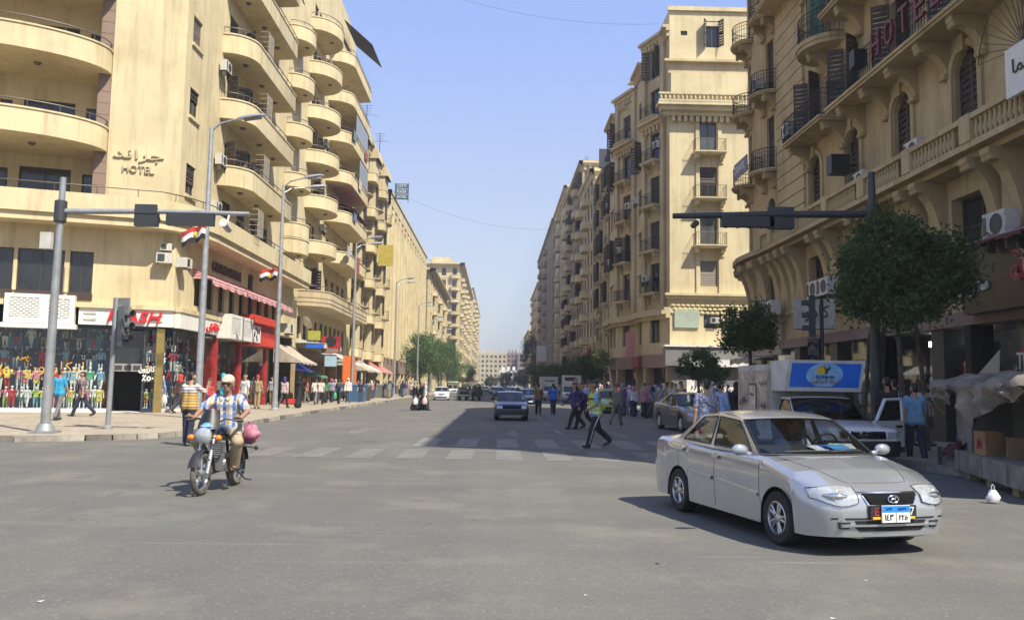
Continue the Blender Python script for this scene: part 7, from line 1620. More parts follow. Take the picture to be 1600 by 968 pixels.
    m=MB(); m.obox((0,-.02,.42),(.22,.34,.24)); m.cyl((-.13,-.04,.38),(.13,-.04,.38),.1,n=14); m.build('crankcase',ENG,MC)
    m=MB()
    for k in range(7): m.obox((0,-.16,.52+.03*k),(.19,.18,.016),0,R(-12))
    m.obox((0,-.16,.6),(.12,.12,.24),0,R(-12)); m.build('cylinder_fins',ENG,MC)
    m=MB(); m.tube([(0,-.38,.92),(0,-.30,.55),(0,-.2,.3),(.0,.15,.28)],.02,6); m.tube([(0,-.36,.9),(0,.1,.82),(0,.75,.8)],.02,6)
    for s in (-1,1): m.tube([(s*.1,.1,.38),(s*.1,.62,.31)],.02,6); m.tube([(s*.11,.62,.33),(s*.12,.5,.76)],.024,7); m.cyl((s*.1,.02,.3),(s*.24,.02,.3),.018,n=6)
    m.build('frame',C_TRIM,MC,60)
    m=MB(); m.tube([(-.06,-.22,.52),(-.1,-.3,.36),(-.13,-.1,.24),(-.14,.3,.27),(-.16,.85,.36)],[.022,.024,.026,.045,.05],9); m.build('exhaust',CHROME,MC,60)
    m=MB(); m.box(-.06,.06,.84,.9,.66,.76); m.build('tail_light',LRED,MC); m=MB(); P=[[(x,y1+math.cos(R(a))*(r+.04),r+math.sin(R(a))*(r+.04)) for x in (-.075,0,.075)] for a in range(10,120,12)]; m.grid(P); m.build('rear_mudguard',C_TRIM,MC,180)
    m=MB(); m.tube([(.12,.5,.62),(.3,.62,.58)],.015,6); m.ball((.31,.63,.58),.035,8,6); m.tube([(.1,.3,.3),(.22,.45,.12),(.3,.5,.1)],.012,5); m.build('side_stand',C_TRIM,MC,60)
    m=MB(); m.tube([(.09,-.62,.5),(.13,-.5,.34),(.12,-.4,.3)],.012,5); m.tube([(-.02,-.5,.95),(-.14,-.4,.9),(-.12,-.2,.7)],.009,5); m.build('cable',C_BLACK,MC,60)
bike()
bl=MC.location; Rm=Matrix.Rotation(th,3,'Z')
# rider
def wl_(v): return bl+Rm@Vector(v)
def rider():
    J={}; hip=V3(0,.24,.875); la=R(7); up=V3(0,-math.sin(la),math.cos(la)); J['pelvis']=hip; J['waist']=hip+up*.15; J['chest']=hip+up*.38; J['neck']=hip+up*.53; J['head']=J['neck']+V3(0.005,-.03,.15); J['turn']=R(6)
    for s,n in ((1,'L'),(-1,'R')):
        h=hip+V3(.1*s,-.02,-.03); an=V3(.19*s,.06,.36); k,an=ik(h,an,.45,.44,V3(.55*s,-1,.25)); J['hip'+n],J['knee'+n],J['ank'+n]=h,k,an; J['toe'+n]=an+V3(.03*s,-.18,-.05)
        sh=hip+up*.475+V3(.19*s,0,0); el,wr=ik(sh,V3(.345*s,-.20,1.05),.29,.27,V3(1.*s,.55,-.5)); J['sh'+n],J['el'+n],J['wr'+n]=sh,el,wr
    P=flesh(J,'short','trousers',1.16,hands=False,loose=1.6)
    P=[p for p in P if not (p[4]==SK and any(np.allclose(p[0],J['wr'+n]) for n in 'LR') and p[2]>.033)]
    for s,n in ((1,'L'),(-1,'R')):
        P+=hand(J['wr'+n]+V3(0,0,.02),V3(.05*s,-.4,-.05),-s,1.1,.95,SK,V3(0,.15,-1.))
        a,t=J['ank'+n],J['toe'+n]; P+=[(a+V3(0,.04,-.02),a+V3(0,.0,.05),.05,.045,SK)]
    mats=[SKINS[1],PLAID,cloth((.42,.33,.2)),M('sandal_brown',(.07,.035,.02),.6),HAIRM,EYEM,LIPM]
    o=obj('person',figure('person',P,mats,.0105,.018),None,tuple(bl),th); tag(o,'man in a plaid shirt, beige trousers and pale cap riding the motorcycle','person')
    obj('cap',figure('cap',hairs(J,'cap'),[cloth((.55,.44,.32))],.011,.02),o); obj('hair',figure('hair',[q for q in hairs(J,'short')[1:2]],[HAIRM],.012,.02),o)
    m=MB(); he=Vector(J['head']); fw=Vector((math.sin(J['turn']),-math.cos(J['turn']),0)); sd=Vector((math.cos(J['turn']),math.sin(J['turn']),0))
    for s in (-1,1):
        c=he+fw*.107+sd*.034*s+Vector((0,0,.016)); m.grid([[c+sd*.029*a+Vector((0,0,.019*b))-fw*.014*a*a*(1 if a*s>0 else 0) for a in (-1,-.5,0,.5,1)] for b in (-1,0,1)]); m.tube([c+sd*.028*s,he+sd*.086*s+Vector((0,0,.012))],.004,4)
    m.tube([he+fw*.108-sd*.03+Vector((0,0,.022)),he+fw*.108+sd*.03+Vector((0,0,.022))],.004,4); m.build('sunglasses',C_BLACK,o,60)
    m=MB(); ne=Vector(J['neck'])
    for s in (-1,1): m.poly([ne+Vector((s*.015,-.105,-.055)),ne+Vector((s*.09,-.05,.01)),ne+Vector((s*.1,-.075,-.03)),ne+Vector((s*.055,-.118,-.09))],s>0)
    for k in range(4): c=Vector(J['chest'])+Vector((0,-.13-.004*k,.06-.09*k)); m.ball(c,.008,6,4)
    m.build('collar',PLAID,o)
    return J
def plaid():
    m,t,b=nmat('plaid_shirt'); b.inputs['Roughness'].default_value=.85; tc=t.nodes.new('ShaderNodeTexCoord'); sp=t.nodes.new('ShaderNodeSeparateXYZ'); lk(t,tc.outputs['Object'],sp.inputs[0])
    def st(ax,f,a,bb):
        ml=t.nodes.new('ShaderNodeMath'); ml.operation='MULTIPLY_ADD'; lk(t,sp.outputs[ax],ml.inputs[0]); ml.inputs[1].default_value=f; ml.inputs[2].default_value=10.3
        fr=t.nodes.new('ShaderNodeMath'); fr.operation='FRACT'; lk(t,ml.outputs[0],fr.inputs[0]); return ramp(t,fr.outputs[0],(a,0),(a+.04,1),(bb,1),(bb+.04,0))
    c=mixc(t,st(0,7,.1,.4),(.56,.54,.5),(.08,.14,.34)); c=mixc(t,st(0,7,.6,.8),c,(.5,.36,.16)); 
    h=st(2,6.5,.15,.45); n=t.nodes.new('ShaderNodeMath'); n.operation='MULTIPLY'; lk(t,h,n.inputs[0]); n.inputs[1].default_value=.55; c=mixc(t,n.outputs[0],c,(.1,.2,.42)); h2=st(2,6.5,.65,.78); n=t.nodes.new('ShaderNodeMath'); n.operation='MULTIPLY'; lk(t,h2,n.inputs[0]); n.inputs[1].default_value=.5; c=mixc(t,n.outputs[0],c,(.55,.42,.2))
    lk(t,c,b.inputs['Base Color']); return m
PLAID=plaid(); rider()
g_=np.random.default_rng(2); mb=MB(); P=[]
for i in range(13):
    f=i/12; P.append([((.17+.035*math.sin(5*a+f*9)+.02*math.sin(9*a-f*6))*math.sin(PI*(.06+.9*f))**.6*math.cos(a),(.13+.03*math.cos(4*a+f*7))*math.sin(PI*(.06+.9*f))**.6*math.sin(a),.16-.36*f+.02*math.sin(3*a)) for a in [2*PI*k/22 for k in range(22)]])
mb.grid(P,closev=True,flip=True); mb.poly(P[0]); mb.poly(P[-1],True); mb.tube([(0,0,.14),(.02,0,.2),(-.02,.01,.22)],[.03,.02,.035],6); o=mb.build('carrier_bag',M('bag_pink',(.40,.13,.2),.6,var=.2,scale=8),None,60); o.location=wl_((.2,.62,.80)); o.scale=(.85,.85,.8); tag(o,'crumpled pink bag tied on the back of the motorcycle','bag')
# a purple rounded thing cut by the left edge of the picture: the tail of another motorcycle
# ================================================================ trees
def leafmat(name,d,l):
    m,t,b=nmat(name); b.inputs['Roughness'].default_value=.55; b.inputs['Specular IOR Level'].default_value=.3
    c=mixc(t,ramp(t,noise(t,1.6,3,.6),(.35,0),(.65,1)),d,l); c=mixc(t,ramp(t,noise(t,14,2),(.4,0),(.7,.5)),c,tuple(x*1.5 for x in l)); lk(t,c,b.inputs['Base Color'])
    tr=t.nodes.new('ShaderNodeBsdfTranslucent'); lk(t,c,tr.inputs[0]); mx=t.nodes.new('ShaderNodeMixShader'); mx.inputs[0].default_value=.3; lk(t,b.outputs[0],mx.inputs[1]); lk(t,tr.outputs[0],mx.inputs[2]); lk(t,mx.outputs[0],t.nodes['Material Output'].inputs[0]); return m
LEAFD=leafmat('leaf_dark',(.028,.055,.012),(.068,.115,.026)); LEAFG=leafmat('leaf_green',(.035,.08,.018),(.085,.16,.035)); LEAFY=leafmat('leaf_yellowgreen',(.09,.13,.03),(.17,.22,.05)); LEAFO=leafmat('leaf_grey_green',(.05,.065,.04),(.1,.115,.07))
BARK=M('bark',(.1,.08,.06),.9,var=.3,scale=6,bmp=.5); BARKW=M('bark_whitewashed',(.5,.47,.4),.8,var=.2,scale=5)
def crown(center,rx,rz,n,sz,seed,ncl=64,flat=.85):
    g=np.random.default_rng(seed); d=g.normal(size=(ncl,3)); d/=np.linalg.norm(d,axis=1)[:,None]; d[:,2]=np.where(d[:,2]<0,d[:,2]*flat,d[:,2]); rr=g.uniform(.35,1,ncl)**.45
    lump=1+.16*np.sin(d[:,0]*5+seed)+.14*np.cos(d[:,1]*4+d[:,2]*5)
    C=d*(rr*lump)[:,None]; k=g.integers(0,ncl,n); s=.13+.12*g.random(ncl)
    p=C[k]+g.normal(size=(n,3))*s[k][:,None]*.75; p*=np.array([rx,rx,rz])*.88; p+=np.array(center)
    a=g.normal(size=(n,3)); a/=np.linalg.norm(a,axis=1)[:,None]; b=np.cross(a,g.normal(size=(n,3))); b/=np.linalg.norm(b,axis=1)[:,None]
    L=sz*g.uniform(.6,1.2,n)[:,None]; w=L*.42; v=np.stack([p-a*L*.5,p+b*w*.5,p+a*L*.5,p-b*w*.5],1).reshape(-1,3)
    me=bpy.data.meshes.new('crown'); me.from_pydata(v.tolist(),[],np.arange(n*4).reshape(-1,4).tolist()); me.update(); return me,C*np.array([rx,rx,rz])*.8+np.array(center)
def tree(label,x,y,zc,rx,rz,n,sz,mat,seed,tr=.11,trunks=((0,0),),bark=BARK,group=None,z0=KH,name='tree',lean=0):
    t=thing(name,label,'tree',(x,y,z0),0,group); me,cl=crown((lean,0,zc-z0),rx,rz,n,sz,seed); me.materials.append(mat)
    q=obj('crown',me,t)
    for i,(dx,dy) in enumerate(trunks):
        mb=MB(); top=Vector((dx*.3+lean*.8,dy*.3,zc-z0-rz*.25)); mb.tube([(dx,dy,-.1),(dx*.9+.04+lean*.3,dy*.9,(zc-z0-rz)*.5),(dx*.7+lean*.7,dy*.7,zc-z0-rz*.8),top],[tr*1.3,tr,tr*.85,tr*.5],8)
        for c in cl[i::max(4,len(cl)//7*len(trunks))][:7]:
            c=Vector(c); s=Vector((dx*.6+lean*.8,dy*.6,zc-z0-rz*.75)); mb.tube([s,s.lerp(c,.5)+Vector((0,0,-.1)),c],[tr*.5,tr*.3,.02],5)
        mb.build('trunk',bark,t,60)
    return t
tree('big dark round street tree with several slender trunks in front of the Tiba shop',9.9,20.3,4.42,1.68,1.52,25000,.15,LEAFD,3,.065,((0,0),(.6,2.4),(.75,3.9),(1.0,.7)))
tree('smaller dark round tree before the white box sign',10.1,33,3.95,1.25,1.1,7000,.17,LEAFD,5,.09)
tree('dark clipped tree in front of the grey shuttered shop',12.4,51,3.0,1.25,1.1,3500,.2,LEAFD,6,.09)
tree('dark clipped tree between the corner shops, further back',14.5,56,2.6,1.4,1.0,2500,.22,LEAFD,8,.09)
tree('small yellow-green tree with a leaning white trunk',9.6,73,4.0,1.05,.85,2200,.2,LEAFY,9,.09,((.7,0),),BARKW,lean=-.3)
GT='dark trees along the right pavement'
for k,(y,x,zc,rx,rz,l) in enumerate(((84,9.6,3.7,1.9,1.5,'dark tree behind the small yellow-green tree'),(93,9.9,3.6,2.2,1.6,'second dark tree in the right pavement row'),(103,9.7,3.4,2.3,1.6,'third dark tree in the right pavement row'),(116,9.8,3.3,2.6,1.7,'fourth dark tree in the right pavement row'),(133,9.6,3.4,2.8,1.9,'fifth dark tree in the right pavement row'),(155,9.5,3.6,3,2.2,'sixth dark tree, far along the right pavement'),(185,9.2,4,3.2,2.6,'seventh dark tree, far along the right pavement'))): tree(l,x,y,zc,rx,rz,2600,.32,LEAFD,20+k,.12,group=GT)
for k,(y,x,zc,rx,rz,m,l) in enumerate(((127,-11.6,6.0,3.1,3.6,LEAFG,'bright green full tree on the left pavement, nearest of its row'),(141,-11.4,6.4,3.5,3.9,LEAFG,'second bright green tree of the left row'),(158,-10.9,6.6,3.4,4.2,LEAFG,'third bright green tree of the left row'),(178,-10.3,6,3.2,4.6,LEAFG,'fourth green tree of the left row, seen beside the lamp'),(215,-8.5,4.4,4.4,3.2,LEAFG,'low bright green tree farther up the left side'))): tree(l,x,y,zc,rx,rz,6500,.36,m,40+k,.16,group='green trees on the left pavement')
tree('tall greyish feathery tree near the far end on the right',13.5,300,12,5,8.5,5000,.7,LEAFO,60,.3)
for k,(x,y,zc,r_,l) in enumerate(((4,420,4,5,'pale far tree in the middle of the street end'),(9,450,6,6,'pale far tree right of the street end'),(-3,440,3.5,4,'pale far shrub-like tree left of the street end'),(12,360,5,5,'far tree before the yellow end wall'))): tree(l,x,y,zc,r_,r_*.8,2500,.7,LEAFO,70+k,.25,group='hazy trees at the end of the street')
# ================================================================ covered street stall
ka=math.atan2(-.967,-.256); kt=thing('street_stall','closed grey street stall under a crumpled dirty tarpaulin at the right edge','stall',(9.15,17.15,0),ka)
STG=M('stall_grey',(.24,.225,.2),.65,var=.25,scale=3); STD=M('stall_dark',(.1,.095,.085),.7,var=.25,scale=3); TARP=M('tarpaulin',(.2,.17,.13),.75,var=.35,scale=2.5,bmp=.4)
for k in range(4): MB().box(.02+k*1.35,1.33+k*1.35,.02,1.7,.14,.50).box(.02+k*1.35,.06+k*1.35,-.01,.02,.14,.50).build('base_panel',STG,kt)
for k in range(5): MB().box(.1+k*1.3,.4+k*1.3,.1,1.6,0,.14).build('block',M('stall_block',(.3,.25,.14),.8),kt)
MB().box(.35,1.45,.25,.3,.5,1.6).build('upright_panel',STG,kt); MB().box(1.45,1.52,.22,1.2,.5,1.6).build('side_panel',STD,kt); MB().box(1.52,5.3,.9,.95,.5,1.6).build('back_panel',STD,kt); MB().box(.2,5.4,.1,1.6,1.58,1.66).build('roof_board',STD,kt)
MB().cyl((.05,.0,0),(.05,.0,.5),.05).build('leg',C_DGREY,kt)
g=np.random.default_rng(4); mb=MB(); NX,NY=46,22; P=[]
ph=g.uniform(0,6,12)
for i in range(NX+1):
    x=-.12+5.6*i/NX; r_=[]
    hang=.24+.12*math.sin(x*1.9+1)+.5*max(0,1-abs(x-2.6)/.75)+.12*math.sin(x*5+2)
    for j in range(NY+1):
        v=j/NY; 
        if v<.45: y,z=-.1-.06*math.sin(x*4),1.72-hang*(1-v/.45)
        else: y,z=-.1+1.8*(v-.45)/.55,1.74+.16*math.sin(PI*(v-.45)/.55)
        cr=.05*math.sin(x*6+v*9+ph[0])+.045*math.sin(x*11-v*13+ph[1])+.03*math.sin(x*21+v*23+ph[2])+.03*abs(math.sin(x*8+v*16+ph[3]))
        r_.append((x+.03*math.sin(v*14+x*3),y-(cr*1.2 if v<.45 else 0),z+cr*(1 if v>=.45 else .25)))
    P.append(r_)
mb.grid(P); mb.build('tarpaulin',TARP,kt,180)
def kp(x,y,z): return Vector((9.15,17.15,0))+Matrix.Rotation(ka,3,'Z')@Vector((x,y,z))
o=MB().box(-.22,.22,-.16,.16,0,.42).build('carton',[M('cardboard',(.33,.2,.1),.8,var=.15)]); o.location=kp(2.2,.3,.502); o.rotation_euler=(0,0,ka+.15); tag(o,'brown cardboard carton with a red print on the stall ledge','carton'); m=MB(); m.tube([(-.08,-.166,.1),(-.03,-.166,.28),(.02,-.166,.12),(.06,-.166,.27),(.1,-.166,.1)],.018,4); m.build('print',C_RED,o)
o=MB().box(-.2,.2,-.15,.15,0,.36).build('carton',[M('cardboard_dark',(.2,.13,.07),.8,var=.15)]); o.location=kp(3.0,.5,.502); o.rotation_euler=(0,0,ka-.2); tag(o,'darker cardboard carton at the right edge of the stall','carton')
g=np.random.default_rng(9); mb=MB(); mb.grid([[(.11*i-.45,-.09*j+.1,.06+.16*math.sin(i*.9)*math.cos(j*.7)+.06*g.random()-(.12*max(0,j-3))) for j in range(7)] for i in range(9)]); o=mb.build('cloth',[cloth((.07,.015,.015))],None,60); o.location=kp(.75,.2,.53); o.scale=(.7,.7,.6); o.rotation_euler=(0,0,ka); tag(o,'dark red cloth heaped on the near ledge of the stall','cloth')
plastic_bag('white knotted plastic bag lying on the road by the stall',gp(1552,786)+Vector((0,0,.2)),.6,(.6,.58,.62),None,.85)
o=MB().box(-.45,.45,-.05,.05,0,.05).build('plank',[M('pale_wood',(.4,.34,.25),.8)]); o.location=gp(1450,720); o.rotation_euler=(0,0,.1); tag(o,'short pale plank lying by the stall','plank')
# ================================================================ people
G_L='people on the left pavement'; G_R='people on the right side of the street'
BLK=(.012,.012,.014); NVY=(.02,.025,.055); WHT=(.62,.6,.56); GRY=(.16,.16,.165); DEN=(.05,.075,.14)
def stripes(name,c1,c2,c3):
    m,t,b=nmat(name); b.inputs['Roughness'].default_value=.85; tc=t.nodes.new('ShaderNodeTexCoord'); sp=t.nodes.new('ShaderNodeSeparateXYZ'); lk(t,tc.outputs['Object'],sp.inputs[0])
    ml=t.nodes.new('ShaderNodeMath'); ml.operation='MULTIPLY'; lk(t,sp.outputs[2],ml.inputs[0]); ml.inputs[1].default_value=14.5; fr=t.nodes.new('ShaderNodeMath'); fr.operation='FRACT'; lk(t,ml.outputs[0],fr.inputs[0])
    hi=ramp(t,sp.outputs[2],(0,0),(1,1)); gt=t.nodes.new('ShaderNodeMath'); gt.operation='GREATER_THAN'; lk(t,sp.outputs[2],gt.inputs[0]); gt.inputs[1].default_value=1.29
    base=mixc(t,gt.outputs[0],c2,c1); lk(t,mixc(t,ramp(t,fr.outputs[0],(.7,0),(.74,1)),base,c3),b.inputs['Base Color']); return m
STRI=stripes('striped_shirt',(.6,.58,.55),(.55,.35,.08),(.16,.08,.07))
def printcloth(name,c1,c2,sc=26):
    m,t,b=nmat(name); b.inputs['Roughness'].default_value=.85; lk(t,mixc(t,ramp(t,noise(t,sc,3),(.46,0),(.54,1)),c1,c2),b.inputs['Base Color']); return m
CAMO=printcloth('camouflage',(.11,.1,.075),(.2,.18,.14),14); BPRINT=printcloth('blue_print_shirt',(.09,.1,.17),(.3,.32,.4),22); PPRINT=printcloth('floral_dark',(.06,.05,.08),(.28,.2,.2),20)
person('man in a white and mustard striped shirt on the phone behind the motorcycle',gp(293,696),163,'phone','short','trousers','short',STRI,NVY,vox=.0125,group=None,shoe=(.2,.19,.18),fat=1.05)
person('man in a turquoise shirt seen from behind beside the tall signal pole',gp(90,656,KH),168,'stroll','short','trousers','short',(.03,.3,.5),GRY,vox=.016,group=G_L)
p=person('man with a shoulder bag striding past the mannequin window',gp(127,650,KH),-82,'walk','short','trousers','short',PPRINT,NVY,vox=.016,group=G_L)
o=MB().ball((0,0,0),.2,10,8,(.55,1,1.15)).build('shoulder_bag',[cloth((.05,.05,.055))],None,60); o.location=gp(119,650,KH)+Vector((-.02,.12,1.1)); tag(o,'grey shoulder bag carried past the mannequin window','bag')
person('woman in an orange dress half hidden by the short signal post',gp(163,642,KH),10,'stand','long','robe','scarf',(.5,.16,.03),(.45,.14,.03),(.3,.2,.12),group=G_L)
person('woman in a black robe walking out of the shop door with a white bag',gp(205,641,KH),75,'carry','long','robe','scarf',BLK,BLK,(.05,.05,.06),group=G_L); plastic_bag('white carrier bag held by the woman at the shop door',gp(214,641,KH)+Vector((.0,-.25,.85)),.95,group='carrier bags')
person('woman in a pale blue shirt and red scarf, back turned, right of the shop door',gp(247,643,KH),172,'stand','long','trousers','scarf',(.3,.38,.55),PPRINT,(.5,.03,.05),group=G_L); plastic_bag('white carrier bag beside the woman in the red scarf',gp(257,643,KH)+Vector((0,-.1,.8)),.95,group='carrier bags')
person('woman in a brown coat and bright red scarf walking away',gp(279,645,KH),150,'walk','long','trousers','scarf',(.09,.045,.03),(.03,.028,.03),(.6,.05,.02),vox=.016,group=G_L)
person('child in red and blue near the lamp post',gp(326,641,KH),20,'stand','short','trousers','short',(.45,.04,.05),(.04,.06,.25),group=G_L,h=.8)
person('woman in a turquoise top behind the motorcyclist',gp(347,648,KH),100,'stroll','long','trousers','scarf',(.05,.4,.5),(.1,.12,.15),(.05,.4,.5),group=G_L)
person('man in a white shirt just right of the motorcyclist\'s head',gp(381,647,KH),-30,'stand','short','trousers','short',WHT,GRY,group=G_L)
person('man in a tan uniform with a red cap, back turned',gp(401,638,KH),178,'stand','long','trousers','cap',(.32,.24,.14),(.34,.25,.13),(.5,.05,.04),group=G_L,fat=1.1)
person('woman in a pale pink top and purple scarf walking away by the second lamp',gp(443,637,KH),165,'walk2','long','trousers','scarf',(.5,.38,.38),(.03,.03,.035),(.06,.04,.16),group=G_L)
person('man in a light blue shirt behind the second lamp post',gp(424,632,KH),-20,'stand','short','trousers','short',(.35,.42,.5),(.3,.25,.16),group=G_L)
person('woman in a full black robe on the left pavement, past the second lamp',gp(466,637,KH),150,'stroll','long','robe','veil',BLK,BLK,BLK,group=G_L,fat=1.15)
person('man in a pink shirt beside the woman in black',gp(478,629,KH),-60,'stroll','short','trousers','cap',(.55,.2,.2),GRY,(.5,.03,.04),group=G_L)
person('woman in a yellow scarf behind the black robed woman',gp(472,627,KH),-40,'stand','long','trousers','scarf',(.4,.1,.1),BLK,(.65,.4,.05),group=G_L)
person('left man of the pair in white shirts walking away',gp(492,631,KH),178,'walk','short','trousers','short',WHT,GRY,group=G_L); person('right man of the pair in pinkish white shirts walking away',gp(500,632,KH),182,'walk2','short','trousers','short',(.58,.5,.47),(.03,.03,.04),group=G_L)
person('woman in a pink scarf and pale top carrying a green bag',gp(517,628,KH),176,'carry','long','trousers','scarf',(.5,.42,.4),BLK,(.62,.2,.25),group=G_L); plastic_bag('bright green carrier bag on the left pavement',gp(522,628,KH)+Vector((0,-.1,.85)),1.3,(.05,.4,.15),'carrier bags')
person('man in navy with a dark backpack walking away',gp(529,631,KH),180,'walk','short','trousers','short',(.05,.1,.17),BLK,group=G_L)
o=MB().ball((0,0,0),.2,10,8,(1,.7,1.25)).build('backpack',[cloth((.03,.035,.05))],None,60); o.location=gp(529,631,KH)+Vector((0,-.2,1.22)); tag(o,'dark backpack on the man in navy','backpack')
person('child in a red top between the adults on the left pavement',gp(506,626,KH),5,'stand','short','trousers','short',(.5,.05,.04),DEN,group=G_L,h=.72)
TOPS={'white':WHT,'grey':(.25,.25,.26),'navy':NVY,'red':(.4,.03,.03),'pale blue':(.3,.38,.5),'purple':(.12,.06,.2),'beige':(.4,.32,.22),'black':BLK,'green':(.05,.2,.1),'pink':(.5,.22,.25),'orange':(.55,.2,.04),'teal':(.03,.25,.27),'lavender':(.33,.3,.5),'maroon':(.15,.02,.03)}
BOTS={'black':BLK,'blue jeans':DEN,'grey':GRY,'khaki':(.25,.2,.12),'navy':NVY}
def crowd(spots,where,grp,dark=0,voxr=.03):
    used=set()
    for k,(x,y,f) in enumerate(spots):
        for _ in range(40):
            wm=RR.random()<.4; tn,bn=RR.choice(list(TOPS) if _>12 or RR.random()<.45 else ['white','grey','navy','black','pale blue','beige','lavender']),RR.choice(list(BOTS)); hn=RR.choice(['white','black','navy','beige','grey','pink'] if _<12 else ['red','purple','teal'])
            l=(f'woman in {tn} top, {hn} scarf and {bn} skirt {where}' if wm else f'man in {tn} shirt and {bn} trousers {where}').replace('blue jeans trousers','blue jeans').replace('blue jeans skirt','denim skirt')
            if l not in used: break
        used.add(l); pose=RR.choice(['walk','walk2','stroll','stand','carry','fold'])
        person(l,(x,y,KH if abs(x)>8.8 else 0),f+RR.uniform(-25,25),pose,'long' if wm else 'short','robe' if wm and RR.random()<.7 else 'trousers','scarf' if wm else 'short',TOPS[tn],BOTS[bn],TOPS[hn] if wm else (.012,.01,.009),RR.randrange(3),voxr,1.05 if RR.random()<.4 else .95,.95+.09*RR.random(),grp)
SP=[]
for k in range(40):
    y=60+k*1.75+RR.uniform(-.6,.6); SP.append((-10.3-3.6*RR.random()**.8,y,RR.choice([0,180,180,0])))
crowd(SP,'far along the left',G_L)
# women crossing with bags
wq=gp(648,641)
person('woman in a full black robe crossing the road with white bags',wq,120,'stroll','long','robe','veil',BLK,BLK,(.3,.25,.2),group='women crossing the road'); person('woman in black with a tan scarf close behind the first one crossing',wq+Vector((.35,.5,0)),125,'walk','long','robe','scarf',BLK,BLK,(.3,.22,.15),group='women crossing the road')
person('person in a white top and dark skirt at the head of the crossing group',gp(663,641),110,'walk2','long','robe','scarf',(.5,.5,.5),(.02,.02,.025),(.45,.4,.38),group='women crossing the road')
plastic_bag('white carrier bag carried by the nearer woman in black',wq+Vector((.05,-.3,.8)),.95,group='carrier bags'); plastic_bag('pinkish carrier bag carried at the front of the crossing group',gp(660,641)+Vector((.15,-.3,.85)),1.0,(.7,.5,.46),'carrier bags')
# officers and walkers in the shaded road
def officer():
    J=drop(skeleton(legL=(21,6),legR=(-17,30),armL=(8,12,55),armR=(0,10,10),lean=7,turn=-8)); el,wr=ik(J['shR'],J['shR']+V3(-.05,-.42,.34),.29,.26,V3(-.2,.2,-1)); J['elR'],J['wrR']=el,wr
    P=flesh(J,'short','trousers',1.08,hands=True,loose=1.2); loc=gp(931,699); rz=R(-72)
    o=obj('person',figure('person',P,[SKINS[1],cloth((.22,.32,.5)),cloth((.012,.012,.016)),M('boot_black',(.012,.012,.012),.35),HAIRM,EYEM,LIPM],.0115,.018),None,tuple(loc),rz); tag(o,'traffic officer in a lime reflective vest with one arm raised, striding across','person')
    obj('hair',figure('hair',hairs(J),[HAIRM],.012,.02),o)
    ex=V3(1,0,0); pe,wa,ch,ne=(J[k] for k in('pelvis','waist','chest','neck')); V=[(ch-ex*.085,ch+ex*.085,.128,.128,0)]
    for s in(-1,1): V+=[(ch+ex*.08*s,wa+ex*.07*s,.125,.125,0),(wa+ex*.07*s,pe+ex*.075*s,.126,.142,0),(J['shL' if s>0 else 'shR']*.8+ne*.2,ch+ex*.07*s,.075,.115,0)]
    m,t,b=nmat('lime_vest'); b.inputs['Roughness'].default_value=.6; tc=t.nodes.new('ShaderNodeTexCoord'); sp=t.nodes.new('ShaderNodeSeparateXYZ'); lk(t,tc.outputs['Object'],sp.inputs[0])
    lk(t,mixc(t,ramp(t,sp.outputs[2],(0,0),(.975,0),(.98,1),(1,1)),(.38,.6,.06),(.38,.6,.06)),b.inputs['Base Color'])
    vest=obj('vest',figure('vest',V,[m],.012,.02),o); body_z=pe[2]
    for zz,hh,mt in ((body_z+.02,.05,0),(body_z+.15,.055,0),(ch[2]-.02,.05,1)):
        A=[]; 
        for a in range(24):
            an=2*PI*a/24; u=ex*math.cos(an)+V3(0,1,0)*math.sin(an); f=(zz-pe[2])/(ne[2]-pe[2]); c=pe+(ne-pe)*f
            lo_=.05; hi_=.4
            for _ in range(18):
                md=(lo_+hi_)/2; d=min(float(seg_d((c+u*md)[None],p[0],p[1],p[2],p[3])[0]) for p in V)
                if d<.0: lo_=md
                else: hi_=md
            A.append(c+u*(lo_+.008))
        A.append(A[0]); MB().grid([[tuple(q+V3(0,0,s*hh/2)) for q in A] for s in (-1,1)]).build('reflective_band',M('reflective_silver',(.6,.61,.6),.3,metal=.3) if mt==0 else M('band_navy',(.02,.025,.06),.5),vest,180)
    m=MB()
    for n in 'LR':
        h,k,an=(Vector(J[q+n]) for q in('hip','knee','ank')); s=1 if n=='L' else -1; m.tube([h+Vector((.1*s,0,-.05)),k+Vector((.074*s,0,0)),an+Vector((.062*s,0,.02))],.012,5)
    m.build('trouser_stripe',C_WCLOTH,o)
    hd=Vector(J['wrR'])+Vector((-.01,-.16,.06)); w=loc+Matrix.Rotation(rz,3,'Z')@hd; bk=MB().box(-.02,.02,-.16,.16,-.04,.05).build('notebook',[C_DARKF]); bk.location=w; bk.rotation_euler=(0,0,rz); tag(bk,'dark notebook held up in the raised hand of the officer','notebook')
officer()
person('man in dark purple behind the officer, nearer the kerb line',gp(898,670),-70,'walk','long','trousers','short',(.04,.03,.12),BLK,vox=.016,group=G_R); person('man in navy wearing a red backpack, just left of the officer',gp(911,670),-65,'walk2','long','trousers','short',(.03,.03,.12),BLK,vox=.016,group=G_R)
o=MB().ball((0,0,0),.21,12,9,(.75,1.,1.3)).ball((.08,0,-.08),.13,10,7,(.8,1,1.1)).build('backpack',[cloth((.5,.03,.02))],None,60); o.location=gp(912,670)+Vector((.22,-.16,1.25)); tag(o,'bright red backpack on the man left of the officer','backpack')
person('soldier in camouflage walking away right of the officer',gp(963,664),150,'walk2','long','trousers','cap',CAMO,CAMO,(.14,.12,.09),vox=.018,group=G_R)
